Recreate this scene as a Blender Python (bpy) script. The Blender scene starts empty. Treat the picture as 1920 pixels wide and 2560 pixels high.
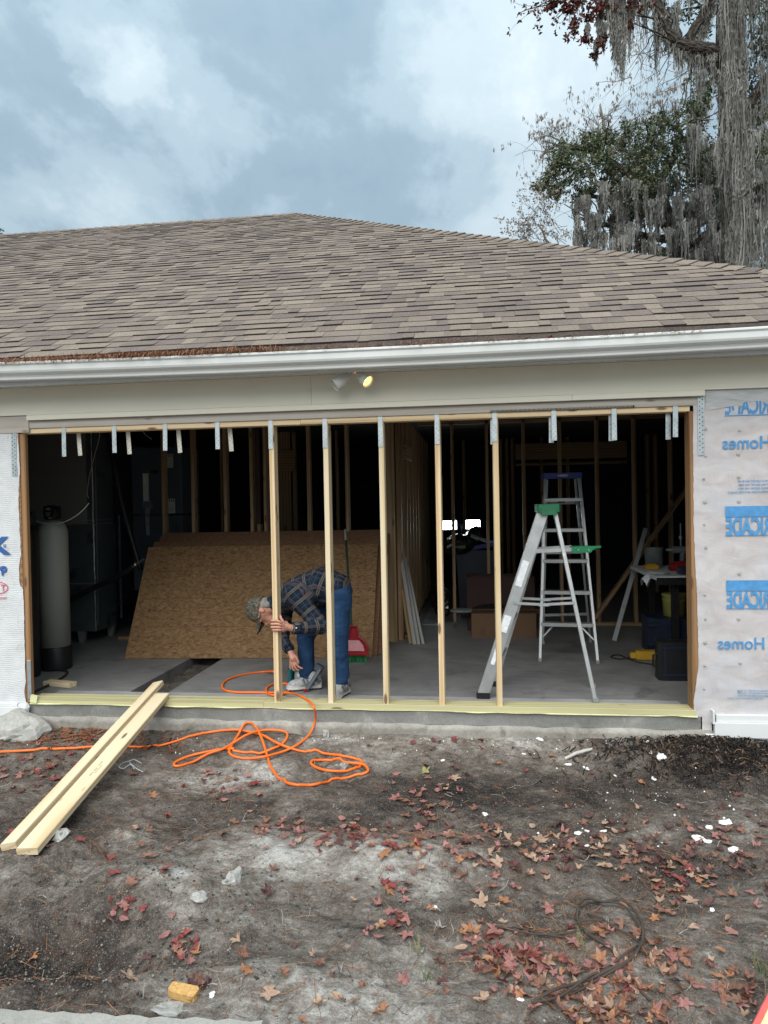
import bpy, math, random
import numpy as np
from mathutils import Vector, Matrix

# ------------------------------------------------------------------ camera, sky, sun, exposure
SC = bpy.context.scene
COL = SC.collection
CAM_P = Vector((3.4393, -5.0734, 1.5034)); CAM_F = 1775.0
_yaw, _pit, _rol = -.1304, -.0146, -.0190
_f = Vector((math.sin(_yaw)*math.cos(_pit), math.cos(_yaw)*math.cos(_pit), math.sin(_pit)))
_r = Vector((math.cos(_yaw), -math.sin(_yaw), 0)); _u = _r.cross(_f)
CAM_R = _r*math.cos(_rol)+_u*math.sin(_rol); CAM_U = -_r*math.sin(_rol)+_u*math.cos(_rol); CAM_D = _f
cd = bpy.data.cameras.new('camera'); cam = bpy.data.objects.new('camera', cd); COL.objects.link(cam)
cam.matrix_world = Matrix(((CAM_R.x, CAM_U.x, -_f.x, CAM_P.x), (CAM_R.y, CAM_U.y, -_f.y, CAM_P.y),
                           (CAM_R.z, CAM_U.z, -_f.z, CAM_P.z), (0, 0, 0, 1)))
cd.sensor_fit = 'VERTICAL'; cd.sensor_height = 36; cd.lens = CAM_F/2560*36
cd.clip_start = .05; cd.clip_end = 2000
SC.camera = cam

SUN_EL, SUN_AZ = math.radians(50), math.radians(190)
W = bpy.data.worlds.new('World'); SC.world = W; W.use_nodes = True
def build_sky():
    nt = W.node_tree; N = nt.nodes; L = nt.links; N.clear()
    out = N.new('ShaderNodeOutputWorld'); bg = N.new('ShaderNodeBackground'); bg.inputs['Strength'].default_value = .1
    sky = N.new('ShaderNodeTexSky'); sky.sky_type = 'NISHITA'; sky.sun_disc = False
    sky.sun_elevation = SUN_EL; sky.sun_rotation = SUN_AZ
    tc = N.new('ShaderNodeTexCoord'); sep = N.new('ShaderNodeSeparateXYZ'); L.new(tc.outputs['Generated'], sep.inputs[0])
    def math_(op, a, b=None, clamp=False):
        n = N.new('ShaderNodeMath'); n.operation = op; n.use_clamp = clamp
        for i, v in enumerate((a, b)):
            if v is None: continue
            if isinstance(v, (int, float)): n.inputs[i].default_value = v
            else: L.new(v, n.inputs[i])
        return n.outputs[0]
    zc = math_('MAXIMUM', sep.outputs['Z'], 0.0)
    den = math_('ADD', zc, .30)
    cmb = N.new('ShaderNodeCombineXYZ')
    L.new(math_('DIVIDE', sep.outputs['X'], den), cmb.inputs[0]); L.new(math_('DIVIDE', sep.outputs['Y'], den), cmb.inputs[1])
    def noise(scale, detail, rough, dist, off):
        mp = N.new('ShaderNodeMapping'); mp.inputs['Location'].default_value = off; mp.inputs['Scale'].default_value = (1.15, .8, 1)
        L.new(cmb.outputs[0], mp.inputs[0])
        n = N.new('ShaderNodeTexNoise'); n.inputs['Scale'].default_value = scale; n.inputs['Detail'].default_value = detail
        n.inputs['Roughness'].default_value = rough; n.inputs['Distortion'].default_value = dist
        L.new(mp.outputs[0], n.inputs['Vector']); return n.outputs['Fac']
    n1 = noise(1.5, 8, .58, .35, (3.1, 1.7, 0)); n2 = noise(4.6, 9, .58, .15, (7.3, 2.2, 0))
    s = math_('ADD', math_('MULTIPLY', n1, .50), math_('MULTIPLY', n2, .56))
    wn = N.new('ShaderNodeTexNoise'); wn.inputs['Scale'].default_value = 5.5; wn.inputs['Detail'].default_value = 6; wn.inputs['Roughness'].default_value = .6
    L.new(tc.outputs['Generated'], wn.inputs['Vector'])
    w1 = N.new('ShaderNodeVectorMath'); w1.operation = 'SUBTRACT'; L.new(wn.outputs['Color'], w1.inputs[0]); w1.inputs[1].default_value = (.5, .5, .5)
    w2 = N.new('ShaderNodeVectorMath'); w2.operation = 'SCALE'; L.new(w1.outputs[0], w2.inputs[0]); w2.inputs['Scale'].default_value = .30
    w3 = N.new('ShaderNodeVectorMath'); w3.operation = 'ADD'; L.new(tc.outputs['Generated'], w3.inputs[0]); L.new(w2.outputs[0], w3.inputs[1])
    w4 = N.new('ShaderNodeVectorMath'); w4.operation = 'NORMALIZE'; L.new(w3.outputs[0], w4.inputs[0]); warp = w4.outputs[0]
    # soft thin places in the cloud deck where more light comes through: (direction, angular size, gain)
    def patch(d, size, gain):
        v = N.new('ShaderNodeVectorMath'); v.operation = 'DOT_PRODUCT'; L.new(warp, v.inputs[0])
        v.inputs[1].default_value = Vector(d).normalized()
        mr = N.new('ShaderNodeMapRange'); mr.interpolation_type = 'SMOOTHSTEP'
        mr.inputs['From Min'].default_value = math.cos(size); mr.inputs['From Max'].default_value = 1
        mr.inputs['To Min'].default_value = 0; mr.inputs['To Max'].default_value = gain
        L.new(v.outputs['Value'], mr.inputs['Value']); return mr.outputs[0]
    for d, size, gain in SKY_PATCHES:
        s = math_('ADD', s, patch(d, size, gain))
    cr = N.new('ShaderNodeValToRGB'); L.new(s, cr.inputs[0])
    cr.color_ramp.interpolation = 'EASE'
    els = cr.color_ramp.elements
    els[0].position = .30; els[0].color = (.095, .138, .170, 1)
    els[1].position = .88; els[1].color = (.30, .33, .345, 1)
    for p, c in ((.44, (.116, .156, .184)), (.54, (.156, .200, .226)), (.65, (.206, .248, .268))):
        e = els.new(p); e.color = (*c, 1)
    # an overcast sky is brighter towards the zenith
    g = math_('MULTIPLY', math_('ADD', math_('MULTIPLY', math_('POWER', zc, 2.0), 1.3), .86), 10.0)
    vm = N.new('ShaderNodeVectorMath'); vm.operation = 'SCALE'; L.new(cr.outputs['Color'], vm.inputs[0]); L.new(g, vm.inputs['Scale'])
    mix = N.new('ShaderNodeMix'); mix.data_type = 'RGBA'; mix.inputs['Factor'].default_value = .93
    L.new(sky.outputs[0], mix.inputs['A']); L.new(vm.outputs[0], mix.inputs['B'])
    L.new(mix.outputs['Result'], bg.inputs['Color']); L.new(bg.outputs[0], out.inputs[0])
def pix_dir(px, py):
    return (CAM_D + CAM_R*((px-960)/CAM_F) + CAM_U*((1280-py)/CAM_F)).normalized()
SKY_PATCHES = [(pix_dir(225, 100), .08, .11), (pix_dir(310, 190), .07, .09), (pix_dir(420, 300), .10, .04), (pix_dir(1200, 150), .15, .10), (pix_dir(1500, 40), .16, .05),
               (pix_dir(1420, 330), .15, .05), (pix_dir(1370, 640), .18, .08), (pix_dir(760, 300), .26, -.07), (pix_dir(540, 40), .16, .05),
               (pix_dir(60, 250), .18, -.06), (pix_dir(450, 480), .24, -.03)]
build_sky()
sl = bpy.data.lights.new('sun', 'SUN'); sl.energy = 1.5; sl.angle = math.radians(75); sl.color = (1, .95, .87)
sun = bpy.data.objects.new('sun', sl); COL.objects.link(sun)
# sun stands behind the camera, a little to its left
_sd = Vector((math.sin(SUN_AZ)*math.cos(SUN_EL), math.cos(SUN_AZ)*math.cos(SUN_EL), math.sin(SUN_EL)))
sun.rotation_euler = _sd.to_track_quat('Z', 'Y').to_euler(); sun.location = _sd*50
SC.view_settings.view_transform = 'Standard'; SC.view_settings.look = 'None'
SC.view_settings.gamma = 1; SC.view_settings.use_curve_mapping = False; SC.view_settings.exposure = 1.6
SC.render.engine = 'CYCLES'; SC.cycles.max_bounces = 8; SC.cycles.diffuse_bounces = 5

# ------------------------------------------------------------------ helpers
R = random.Random(11); NR = np.random.default_rng(5)
def ray(px, py):
    return CAM_D + CAM_R*((px-960)/CAM_F) + CAM_U*((1280-py)/CAM_F)
def at(px, py, Y):
    d = ray(px, py); return CAM_P + d*((Y-CAM_P.y)/d.y)
def atz(px, py, Z):
    d = ray(px, py); return CAM_P + d*((Z-CAM_P.z)/d.z)
def link(name, me, parent=None, loc=None):
    o = bpy.data.objects.new(name, me); COL.objects.link(o)
    if parent is not None: o.parent = parent
    if loc is not None: o.location = loc
    return o
def tag(o, label, cat=None, group=None, kind=None):
    if label: o['label'] = label
    if cat: o['category'] = cat
    if group: o['group'] = group
    if kind: o['kind'] = kind
    return o
def thing(name, label, cat, loc=(0, 0, 0), rotz=0, group=None):
    o = bpy.data.objects.new(name, None); COL.objects.link(o); o.empty_display_size = .1
    o.location = loc; o.rotation_euler = (0, 0, rotz); return tag(o, label, cat, group)
def kidsof(o): return [c for c in bpy.data.objects if c.parent == o]

class MB:
    """collects shapes into one mesh; every vertex carries 'gco', the material coordinate"""
    def __init__(s): s.v = []; s.f = []; s.mi = []; s.g = []; s.tint = []
    def add(s, verts, faces, mi=0, g=None, tint=None):
        b = len(s.v); s.v += [tuple(p) for p in verts]; s.f += [tuple(i+b for i in f) for f in faces]
        s.mi += [mi]*len(faces); s.g += [tuple(p) for p in (g if g is not None else verts)]
        s.tint += [tint if tint else (1, 1, 1)]*len(verts)
    def box(s, c, d, mi=0, M=None, ch=0, tint=None):
        c = Vector(c); x, y, z = d[0]/2, d[1]/2, d[2]/2
        if ch:
            a = Vector((0, 0, -z)); b = Vector((0, 0, z))
            if M is not None: a = M@a; b = M@b; up = M@Vector((0, 1, 0))
            else: up = Vector((0, 1, 0))
            return s.beam(c+a, c+b, d[0], d[1], up, ch, mi, tint)
        vs = [Vector((i*x, j*y, k*z)) for k in (-1, 1) for j in (-1, 1) for i in (-1, 1)]
        if M is not None: vs = [M@v for v in vs]
        s.add([c+v for v in vs], [(0, 2, 3, 1), (4, 5, 7, 6), (0, 1, 5, 4), (2, 6, 7, 3), (0, 4, 6, 2), (1, 3, 7, 5)], mi, tint=tint)
    def beam(s, a, b, w, h, up=(0, 0, 1), ch=.002, mi=0, tint=None, off=None):
        """prism of width w and height h (towards up) with eased edges; gco runs along its length"""
        a = Vector(a); b = Vector(b); d = b-a; Ln = d.length; d = d/Ln; up = Vector(up)
        sd = d.cross(up)
        if sd.length < 1e-6: sd = d.orthogonal()
        sd.normalize(); u2 = sd.cross(d).normalized()
        x, y = w/2, h/2; c = min(ch, x*.6, y*.6)
        pr = [(-x+c, -y), (x-c, -y), (x, -y+c), (x, y-c), (x-c, y), (-x+c, y), (-x, y-c), (-x, -y+c)]
        o = off if off is not None else (R.uniform(-3, 3), R.uniform(-3, 3), R.uniform(-9, 9))
        vs = []; gs = []
        for k, p in ((0, a), (Ln, b)):
            for q in pr:
                vs.append(p+sd*q[0]+u2*q[1]); gs.append((q[0]+o[0], q[1]+o[1], k+o[2]))
        fs = [(i, (i+1) % 8, 8+(i+1) % 8, 8+i) for i in range(8)]+[tuple(range(7, -1, -1)), tuple(range(8, 16))]
        s.add(vs, fs, mi, gs, tint)
    def tube(s, pts, r, n=8, mi=0, caps=True, tint=None):
        pts = [Vector(p) for p in pts]; m = len(pts)
        rs = r if isinstance(r, (list, tuple)) else [r]*m
        t0 = (pts[1]-pts[0]).normalized(); nrm = t0.orthogonal().normalized(); vs = []; fs = []; gs = []; ln = 0
        for i, p in enumerate(pts):
            t = (pts[min(i+1, m-1)]-pts[max(i-1, 0)])
            t = t.normalized() if t.length > 1e-9 else t0
            nrm = (nrm-t*nrm.dot(t)); nrm = nrm.normalized() if nrm.length > 1e-6 else t.orthogonal().normalized()
            bi = t.cross(nrm)
            if i: ln += (p-pts[i-1]).length
            for k in range(n):
                a = 2*math.pi*k/n; q = nrm*math.cos(a)*rs[i]+bi*math.sin(a)*rs[i]
                vs.append(p+q); gs.append((math.cos(a)*rs[i], math.sin(a)*rs[i], ln))
        for i in range(m-1):
            for k in range(n):
                fs.append((i*n+k, i*n+(k+1) % n, (i+1)*n+(k+1) % n, (i+1)*n+k))
        if caps: fs += [tuple(range(n-1, -1, -1)), tuple((m-1)*n+k for k in range(n))]
        s.add(vs, fs, mi, gs, tint)
    def lathe(s, prof, n=20, c=(0, 0, 0), M=None, mi=0, caps=True):
        c = Vector(c); vs = []; fs = []
        for (r, z) in prof:
            for k in range(n):
                a = 2*math.pi*k/n; v = Vector((r*math.cos(a), r*math.sin(a), z))
                vs.append(c+(M@v if M is not None else v))
        m = len(prof)
        for i in range(m-1):
            for k in range(n): fs.append((i*n+k, i*n+(k+1) % n, (i+1)*n+(k+1) % n, (i+1)*n+k))
        if caps: fs += [tuple(range(n-1, -1, -1)), tuple((m-1)*n+k for k in range(n))]
        s.add(vs, fs, mi)
    def ball(s, c, r, nu=12, nv=8, M=None, mi=0, jit=0):
        c = Vector(c); rx, ry, rz = r if isinstance(r, (tuple, list)) else (r, r, r); vs = [Vector((0, 0, -rz))]
        for j in range(1, nv):
            b = -math.pi/2+math.pi*j/nv
            for k in range(nu):
                a = 2*math.pi*k/nu; q = 1+R.uniform(-jit, jit)
                vs.append(Vector((rx*math.cos(b)*math.cos(a)*q, ry*math.cos(b)*math.sin(a)*q, rz*math.sin(b)*q)))
        vs.append(Vector((0, 0, rz))); fs = []
        for k in range(nu): fs.append((0, 1+(k+1) % nu, 1+k))
        for j in range(nv-2):
            for k in range(nu):
                a = 1+j*nu; fs.append((a+k, a+(k+1) % nu, a+nu+(k+1) % nu, a+nu+k))
        l = len(vs)-1; a = 1+(nv-2)*nu
        for k in range(nu): fs.append((a+k, a+(k+1) % nu, l))
        s.add([c+(M@v if M is not None else v) for v in vs], fs, mi)
    def prism(s, poly, depth, M=None, c=(0, 0, 0), mi=0):
        """polygon in local xy, extruded to z = depth"""
        c = Vector(c); n = len(poly); vs = [Vector((x, y, 0)) for x, y in poly]+[Vector((x, y, depth)) for x, y in poly]
        if M is not None: vs = [M@v for v in vs]
        s.add([c+v for v in vs], [tuple(range(n-1, -1, -1)), tuple(range(n, 2*n))]+[(i, (i+1) % n, n+(i+1) % n, n+i) for i in range(n)], mi)
    def mesh(s, name, mats, smooth=False):
        me = bpy.data.meshes.new(name); me.from_pydata(s.v, [], s.f)
        for m in (mats if isinstance(mats, (list, tuple)) else [mats]): me.materials.append(m)
        if any(s.mi): me.polygons.foreach_set('material_index', s.mi)
        at_ = me.attributes.new('gco', 'FLOAT_VECTOR', 'POINT'); at_.data.foreach_set('vector', np.array(s.g, 'f').ravel())
        if any(t != (1, 1, 1) for t in s.tint):
            a2 = me.attributes.new('tint', 'FLOAT_VECTOR', 'POINT'); a2.data.foreach_set('vector', np.array(s.tint, 'f').ravel())
        if smooth: me.polygons.foreach_set('use_smooth', [True]*len(me.polygons))
        me.update(); return me
    def build(s, name, mats, parent=None, smooth=False, loc=None):
        return link(name, s.mesh(name, mats, smooth), parent, loc)
def np_mesh(name, V, F, mat, parent=None, attrs=None, smooth=False):
    """V (n,3), F (m,k) arrays"""
    me = bpy.data.meshes.new(name); n, k = F.shape
    me.vertices.add(len(V)); me.vertices.foreach_set('co', np.asarray(V, 'f').ravel())
    me.loops.add(n*k); me.loops.foreach_set('vertex_index', F.astype('i').ravel())
    me.polygons.add(n); me.polygons.foreach_set('loop_start', np.arange(0, n*k, k, dtype='i'))
    for m in (mat if isinstance(mat, (list, tuple)) else [mat]): me.materials.append(m)
    for an, arr in (attrs or {}).items():
        if arr.ndim == 2: a = me.attributes.new(an, 'FLOAT_VECTOR', 'POINT'); a.data.foreach_set('vector', np.asarray(arr, 'f').ravel())
        else: a = me.attributes.new(an, 'FLOAT', 'POINT'); a.data.foreach_set('value', np.asarray(arr, 'f'))
    if smooth: me.polygons.foreach_set('use_smooth', [True]*n)
    me.update(calc_edges=True); me.validate()
    return link(name, me, parent)
# value noise for terrain and folds
_perm = NR.random((64, 64, 64)).astype('f')
def vnoise(P, scale):
    q = np.asarray(P, float)*scale; i = np.floor(q).astype(int); f = q-i; f = f*f*(3-2*f); i &= 63; j = (i+1) & 63
    x0, y0, z0 = i.T; x1, y1, z1 = j.T; fx, fy, fz = f.T; g = _perm
    a = (g[x0, y0, z0]*(1-fx)+g[x1, y0, z0]*fx)*(1-fy)+(g[x0, y1, z0]*(1-fx)+g[x1, y1, z0]*fx)*fy
    b = (g[x0, y0, z1]*(1-fx)+g[x1, y0, z1]*fx)*(1-fy)+(g[x0, y1, z1]*(1-fx)+g[x1, y1, z1]*fx)*fy
    return (a*(1-fz)+b*fz)*2-1
def fbm(P, scale, oct=4, gain=.5):
    s = 0; a = 1
    for o in range(oct): s = s+a*vnoise(np.asarray(P)+o*7.31, scale*2**o); a *= gain
    return s

# ------------------------------------------------------------------ materials
class Mt:
    def __init__(s, name):
        s.m = bpy.data.materials.new(name); s.m.use_nodes = True; s.nt = s.m.node_tree; s.N = s.nt.nodes; s.L = s.nt.links
        s.b = s.N['Principled BSDF']
    def co(s, kind='gco'):
        if kind == 'gco': n = s.N.new('ShaderNodeAttribute'); n.attribute_name = 'gco'; return n.outputs['Vector']
        return s.N.new('ShaderNodeTexCoord').outputs['Object']
    def attr(s, name, fac=False):
        n = s.N.new('ShaderNodeAttribute'); n.attribute_name = name; return n.outputs['Fac' if fac else 'Vector']
    def mp(s, co, scale=(1, 1, 1), loc=(0, 0, 0), rot=(0, 0, 0)):
        n = s.N.new('ShaderNodeMapping'); n.inputs['Scale'].default_value = scale; n.inputs['Location'].default_value = loc
        n.inputs['Rotation'].default_value = rot; s.L.new(co, n.inputs[0]); return n.outputs[0]
    def noise(s, co, scale, detail=4, rough=.55, dist=0, out='Fac'):
        n = s.N.new('ShaderNodeTexNoise'); n.inputs['Scale'].default_value = scale; n.inputs['Detail'].default_value = detail
        n.inputs['Roughness'].default_value = rough; n.inputs['Distortion'].default_value = dist; s.L.new(co, n.inputs['Vector']); return n.outputs[out]
    def vor(s, co, scale, feat='F1', out='Distance', rnd=1):
        n = s.N.new('ShaderNodeTexVoronoi'); n.feature = feat; n.inputs['Scale'].default_value = scale; n.inputs['Randomness'].default_value = rnd
        s.L.new(co, n.inputs['Vector']); return n.outputs[out]
    def wave(s, co, scale, dist=0, detail=2, dscale=1, wt='BANDS', axis='X'):
        n = s.N.new('ShaderNodeTexWave'); n.wave_type = wt
        if wt == 'BANDS': n.bands_direction = axis
        else: n.rings_direction = axis
        n.inputs['Scale'].default_value = scale; n.inputs['Distortion'].default_value = dist; n.inputs['Detail'].default_value = detail
        n.inputs['Detail Scale'].default_value = dscale; s.L.new(co, n.inputs['Vector']); return n.outputs['Fac']
    def ramp(s, fac, stops, interp='LINEAR'):
        n = s.N.new('ShaderNodeValToRGB'); n.color_ramp.interpolation = interp; e = n.color_ramp.elements
        while len(e) < len(stops): e.new(.5)
        for i, (p, c) in enumerate(stops):
            e[i].position = p; e[i].color = (*c, 1) if not isinstance(c, (int, float)) else (c, c, c, 1)
        s.L.new(fac, n.inputs[0]); return n.outputs['Color']
    def mix(s, fac, a, b, mode='MIX'):
        n = s.N.new('ShaderNodeMix'); n.data_type = 'RGBA'; n.blend_type = mode
        for k, v in (('Factor', fac), ('A', a), ('B', b)):
            if isinstance(v, tuple): n.inputs[k].default_value = (*v, 1)
            elif isinstance(v, (int, float)): n.inputs[k].default_value = v
            else: s.L.new(v, n.inputs[k])
        return n.outputs['Result']
    def math(s, op, a, b=0., clamp=False):
        n = s.N.new('ShaderNodeMath'); n.operation = op; n.use_clamp = clamp
        for i, v in enumerate((a, b)):
            if isinstance(v, (int, float)): n.inputs[i].default_value = v
            else: s.L.new(v, n.inputs[i])
        return n.outputs[0]
    def bump(s, h, strength=.3, dist=.01):
        n = s.N.new('ShaderNodeBump'); n.inputs['Strength'].default_value = strength; n.inputs['Distance'].default_value = dist
        s.L.new(h, n.inputs['Height']); s.L.new(n.outputs[0], s.b.inputs['Normal'])
    def out(s, col=None, rough=.7, metal=0, spec=.5, emit=None, estr=0):
        if col is not None:
            if isinstance(col, tuple): s.b.inputs['Base Color'].default_value = (*col, 1)
            else: s.L.new(col, s.b.inputs['Base Color'])
        if isinstance(rough, (int, float)): s.b.inputs['Roughness'].default_value = rough
        else: s.L.new(rough, s.b.inputs['Roughness'])
        s.b.inputs['Metallic'].default_value = metal; s.b.inputs['Specular IOR Level'].default_value = spec
        if emit: s.b.inputs['Emission Color'].default_value = (*emit, 1); s.b.inputs['Emission Strength'].default_value = estr
        return s.m
def simple(name, col, rough=.6, metal=0, vary=.18, scale=12, bump=.0, bscale=60, spec=.4, dirt=None):
    t = Mt(name); co = t.co('obj'); n = t.noise(co, scale, 5)
    c = t.ramp(n, [(.25, tuple(x*(1-vary) for x in col)), (.75, tuple(min(1, x*(1+vary)) for x in col))])
    if dirt:
        dm = t.ramp(t.noise(co, scale*.6, 6, .65, .4), [(dirt[1], 0.), (dirt[1]+.1, 1.)]); c = t.mix(dm, c, dirt[0])
    if bump: t.bump(t.noise(co, bscale, 4), bump, .004)
    return t.out(c, t.math('ADD', t.math('MULTIPLY', n, .2), rough-.1), metal, spec)
def wood(name, light, dark, knot=(.10, .05, .025), rough=.65, ring=9, weather=0, wcol=(.3, .3, .3), contrast=1):
    t = Mt(name); co = t.co('gco')
    wob = t.noise(t.mp(co, (3, 3, .7)), 1.2, 2, .5, 0, 'Color')
    wv = t.mix(.05, co, wob, 'ADD')
    rings = t.wave(t.mp(wv, (1, 1, .028), (.13, .02, 0)), ring, 2.2, 2, 1.5, 'RINGS', 'Z')
    fib = t.noise(t.mp(co, (160, 160, 4)), 1.0, 4, .6)
    f = t.math('ADD', t.math('MULTIPLY', t.math('POWER', rings, 2.0), .80*contrast), t.math('MULTIPLY', fib, .45))
    c = t.ramp(f, [(.12, light), (.55, tuple((a*.55+b*.45) for a, b in zip(light, dark))), (.95, dark)])
    big = t.noise(t.mp(co, (1, 1, .5)), 2.0, 2)
    c = t.mix(t.math('MULTIPLY', big, .22), c, tuple(x*.78 for x in light))
    kd = t.vor(t.mp(co, (11, 11, 3.2)), 1.0)
    km = t.ramp(kd, [(.10, 1.), (.17, .0)])
    c = t.mix(t.math('MULTIPLY', km, .85), c, knot)
    if weather:
        wm = t.ramp(t.noise(t.mp(co, (6, 6, 1.2)), 1.6, 5, .6), [(.35, 0.), (.65, 1.)])
        c = t.mix(t.math('MULTIPLY', wm, weather), c, wcol)
    t.bump(fib, .18, .002)
    return t.out(c, rough, 0, .3)
MAT = {}
MAT['pine'] = wood('fresh_pine', (.72, .58, .38), (.55, .38, .20))
MAT['pine2'] = wood('pale_board', (.70, .60, .42), (.55, .41, .23), ring=7)
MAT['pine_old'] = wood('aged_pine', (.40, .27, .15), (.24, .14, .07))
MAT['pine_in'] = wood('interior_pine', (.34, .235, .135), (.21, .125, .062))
MAT['jamb'] = wood('weathered_orange_wood', (.36, .205, .095), (.22, .11, .045), weather=.35, wcol=(.16, .11, .07))
MAT['treated'] = wood('treated_sill', (.50, .47, .275), (.34, .315, .17), ring=8)
MAT['header'] = wood('grey_header', (.46, .42, .37), (.32, .29, .26), weather=.5, wcol=(.50, .49, .47), contrast=.5)
MAT['gasket'] = simple('foam_gasket', (.58, .60, .34), .6, bump=.2)
MAT['beige'] = simple('beige_paint', (.69, .67, .575), .5, vary=.04, scale=1.5, bump=.05, bscale=200)
MAT['white_metal'] = simple('white_gutter_paint', (.60, .625, .62), .36, vary=.05, scale=2, spec=.5, dirt=((.45, .44, .40), .68))
MAT['soffit'] = simple('soffit_vinyl', (.80, .79, .74), .45, vary=.03, scale=2)
MAT['white_trim'] = simple('white_trim_board', (.60, .62, .63), .5, vary=.05, scale=4, dirt=((.30, .24, .18), .70))
MAT['galv'] = simple('galvanised_steel', (.42, .47, .49), .42, .75, .18, 18, bump=.05)
MAT['galv_pale'] = simple('dusty_strap', (.62, .61, .54), .6, .1, .12, 18)
MAT['hole'] = simple('punched_hole', (.015, .015, .015), .9)
MAT['drip'] = simple('drip_edge_brown', (.035, .026, .024), .4)
MAT['black'] = simple('black_plastic', (.012, .012, .014), .42, bump=.05, bscale=300)
MAT['rubber'] = simple('black_rubber', (.02, .02, .02), .75)
MAT['navy'] = simple('navy_plastic', (.012, .018, .04), .45)
MAT['grey_tank'] = simple('grey_resin', (.30, .31, .28), .45, vary=.06, scale=3)
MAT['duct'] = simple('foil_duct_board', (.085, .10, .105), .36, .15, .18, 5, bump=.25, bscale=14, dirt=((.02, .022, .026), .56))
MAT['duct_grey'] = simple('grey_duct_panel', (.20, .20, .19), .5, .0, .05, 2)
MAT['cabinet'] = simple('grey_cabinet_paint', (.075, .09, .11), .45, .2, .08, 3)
MAT['seam'] = simple('foil_tape', (.55, .54, .50), .32, .8, .2, 40, bump=.6, bscale=90)
MAT['paper'] = simple('paper_label', (.55, .55, .48), .8)
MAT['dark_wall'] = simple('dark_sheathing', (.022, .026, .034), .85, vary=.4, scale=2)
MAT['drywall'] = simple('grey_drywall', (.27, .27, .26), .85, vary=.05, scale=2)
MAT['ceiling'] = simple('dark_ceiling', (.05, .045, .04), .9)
MAT['alu'] = simple('ladder_aluminium', (.40, .415, .425), .42, .6, .14, 9, bump=.04, bscale=120, dirt=((.80, .80, .78), .66))
MAT['green_paint'] = simple('green_plastic', (.014, .135, .06), .45, dirt=((.55, .62, .55), .70))
MAT['green_clean'] = simple('green_shelf', (.010, .15, .066), .4)
MAT['dark_green'] = simple('dark_green_paint', (.006, .035, .022), .5)
MAT['blue_cap'] = simple('blue_plastic', (.018, .035, .22), .4)
MAT['sticker'] = simple('white_sticker', (.72, .76, .80), .55, dirt=((.35, .38, .40), .62), scale=30)
MAT['orange'] = simple('orange_hose', (.80, .15, .014), .42, vary=.12, scale=9, spec=.5, dirt=((.36, .12, .05), .66))
MAT['red'] = simple('red_plastic', (.27, .012, .020), .4)
MAT['red_clear'] = simple('pinkish_plastic', (.62, .30, .32), .35)
MAT['bristle'] = simple('green_bristle', (.012, .17, .055), .7, bump=.5, bscale=200)
MAT['card'] = simple('cardboard', (.12, .068, .038), .85, vary=.1, scale=5)
MAT['card_dark'] = simple('red_brown_cardboard', (.042, .022, .018), .85)
MAT['yellow'] = simple('yellow_plastic', (.44, .26, .02), .5)
MAT['yellow_bucket'] = simple('yellow_bucket', (.36, .345, .10), .5)
MAT['teal'] = simple('teal_plastic', (.01, .10, .115), .45)
MAT['tool_grey'] = simple('grey_metal_tool', (.26, .29, .29), .4, .3)
MAT['grey_stick'] = simple('grey_painted_stick', (.37, .38, .39), .55)
MAT['plaster'] = simple('white_plaster', (.78, .80, .80), .8, bump=.4, bscale=90)
MAT['sky_blue'] = simple('blue_print', (.070, .255, .52), .6, vary=.2, scale=30)
MAT['pale_blue'] = simple('faint_blue_print', (.20, .36, .56), .6, vary=.2, scale=60)
MAT['deep_blue'] = simple('dark_blue_print', (.025, .10, .32), .6, vary=.1)
MAT['red_print'] = simple('red_print', (.55, .10, .17), .6)
MAT['nail_cap'] = simple('grey_nail_cap', (.36, .36, .34), .5)
MAT['white_lens'] = simple('white_plastic', (.62, .62, .60), .5)
MAT['lamp_grey'] = simple('lamp_holder_paint', (.62, .62, .59), .5, vary=.04)
def emit(name, col, st):
    t = Mt(name); return t.out(col, .4, 0, .3, col, st)
MAT['led'] = emit('led_panel_light', (.86, .97, 1.0), 9)
MAT['bulb'] = emit('warm_lamp_light', (1.0, .66, .16), 1.1)
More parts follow.
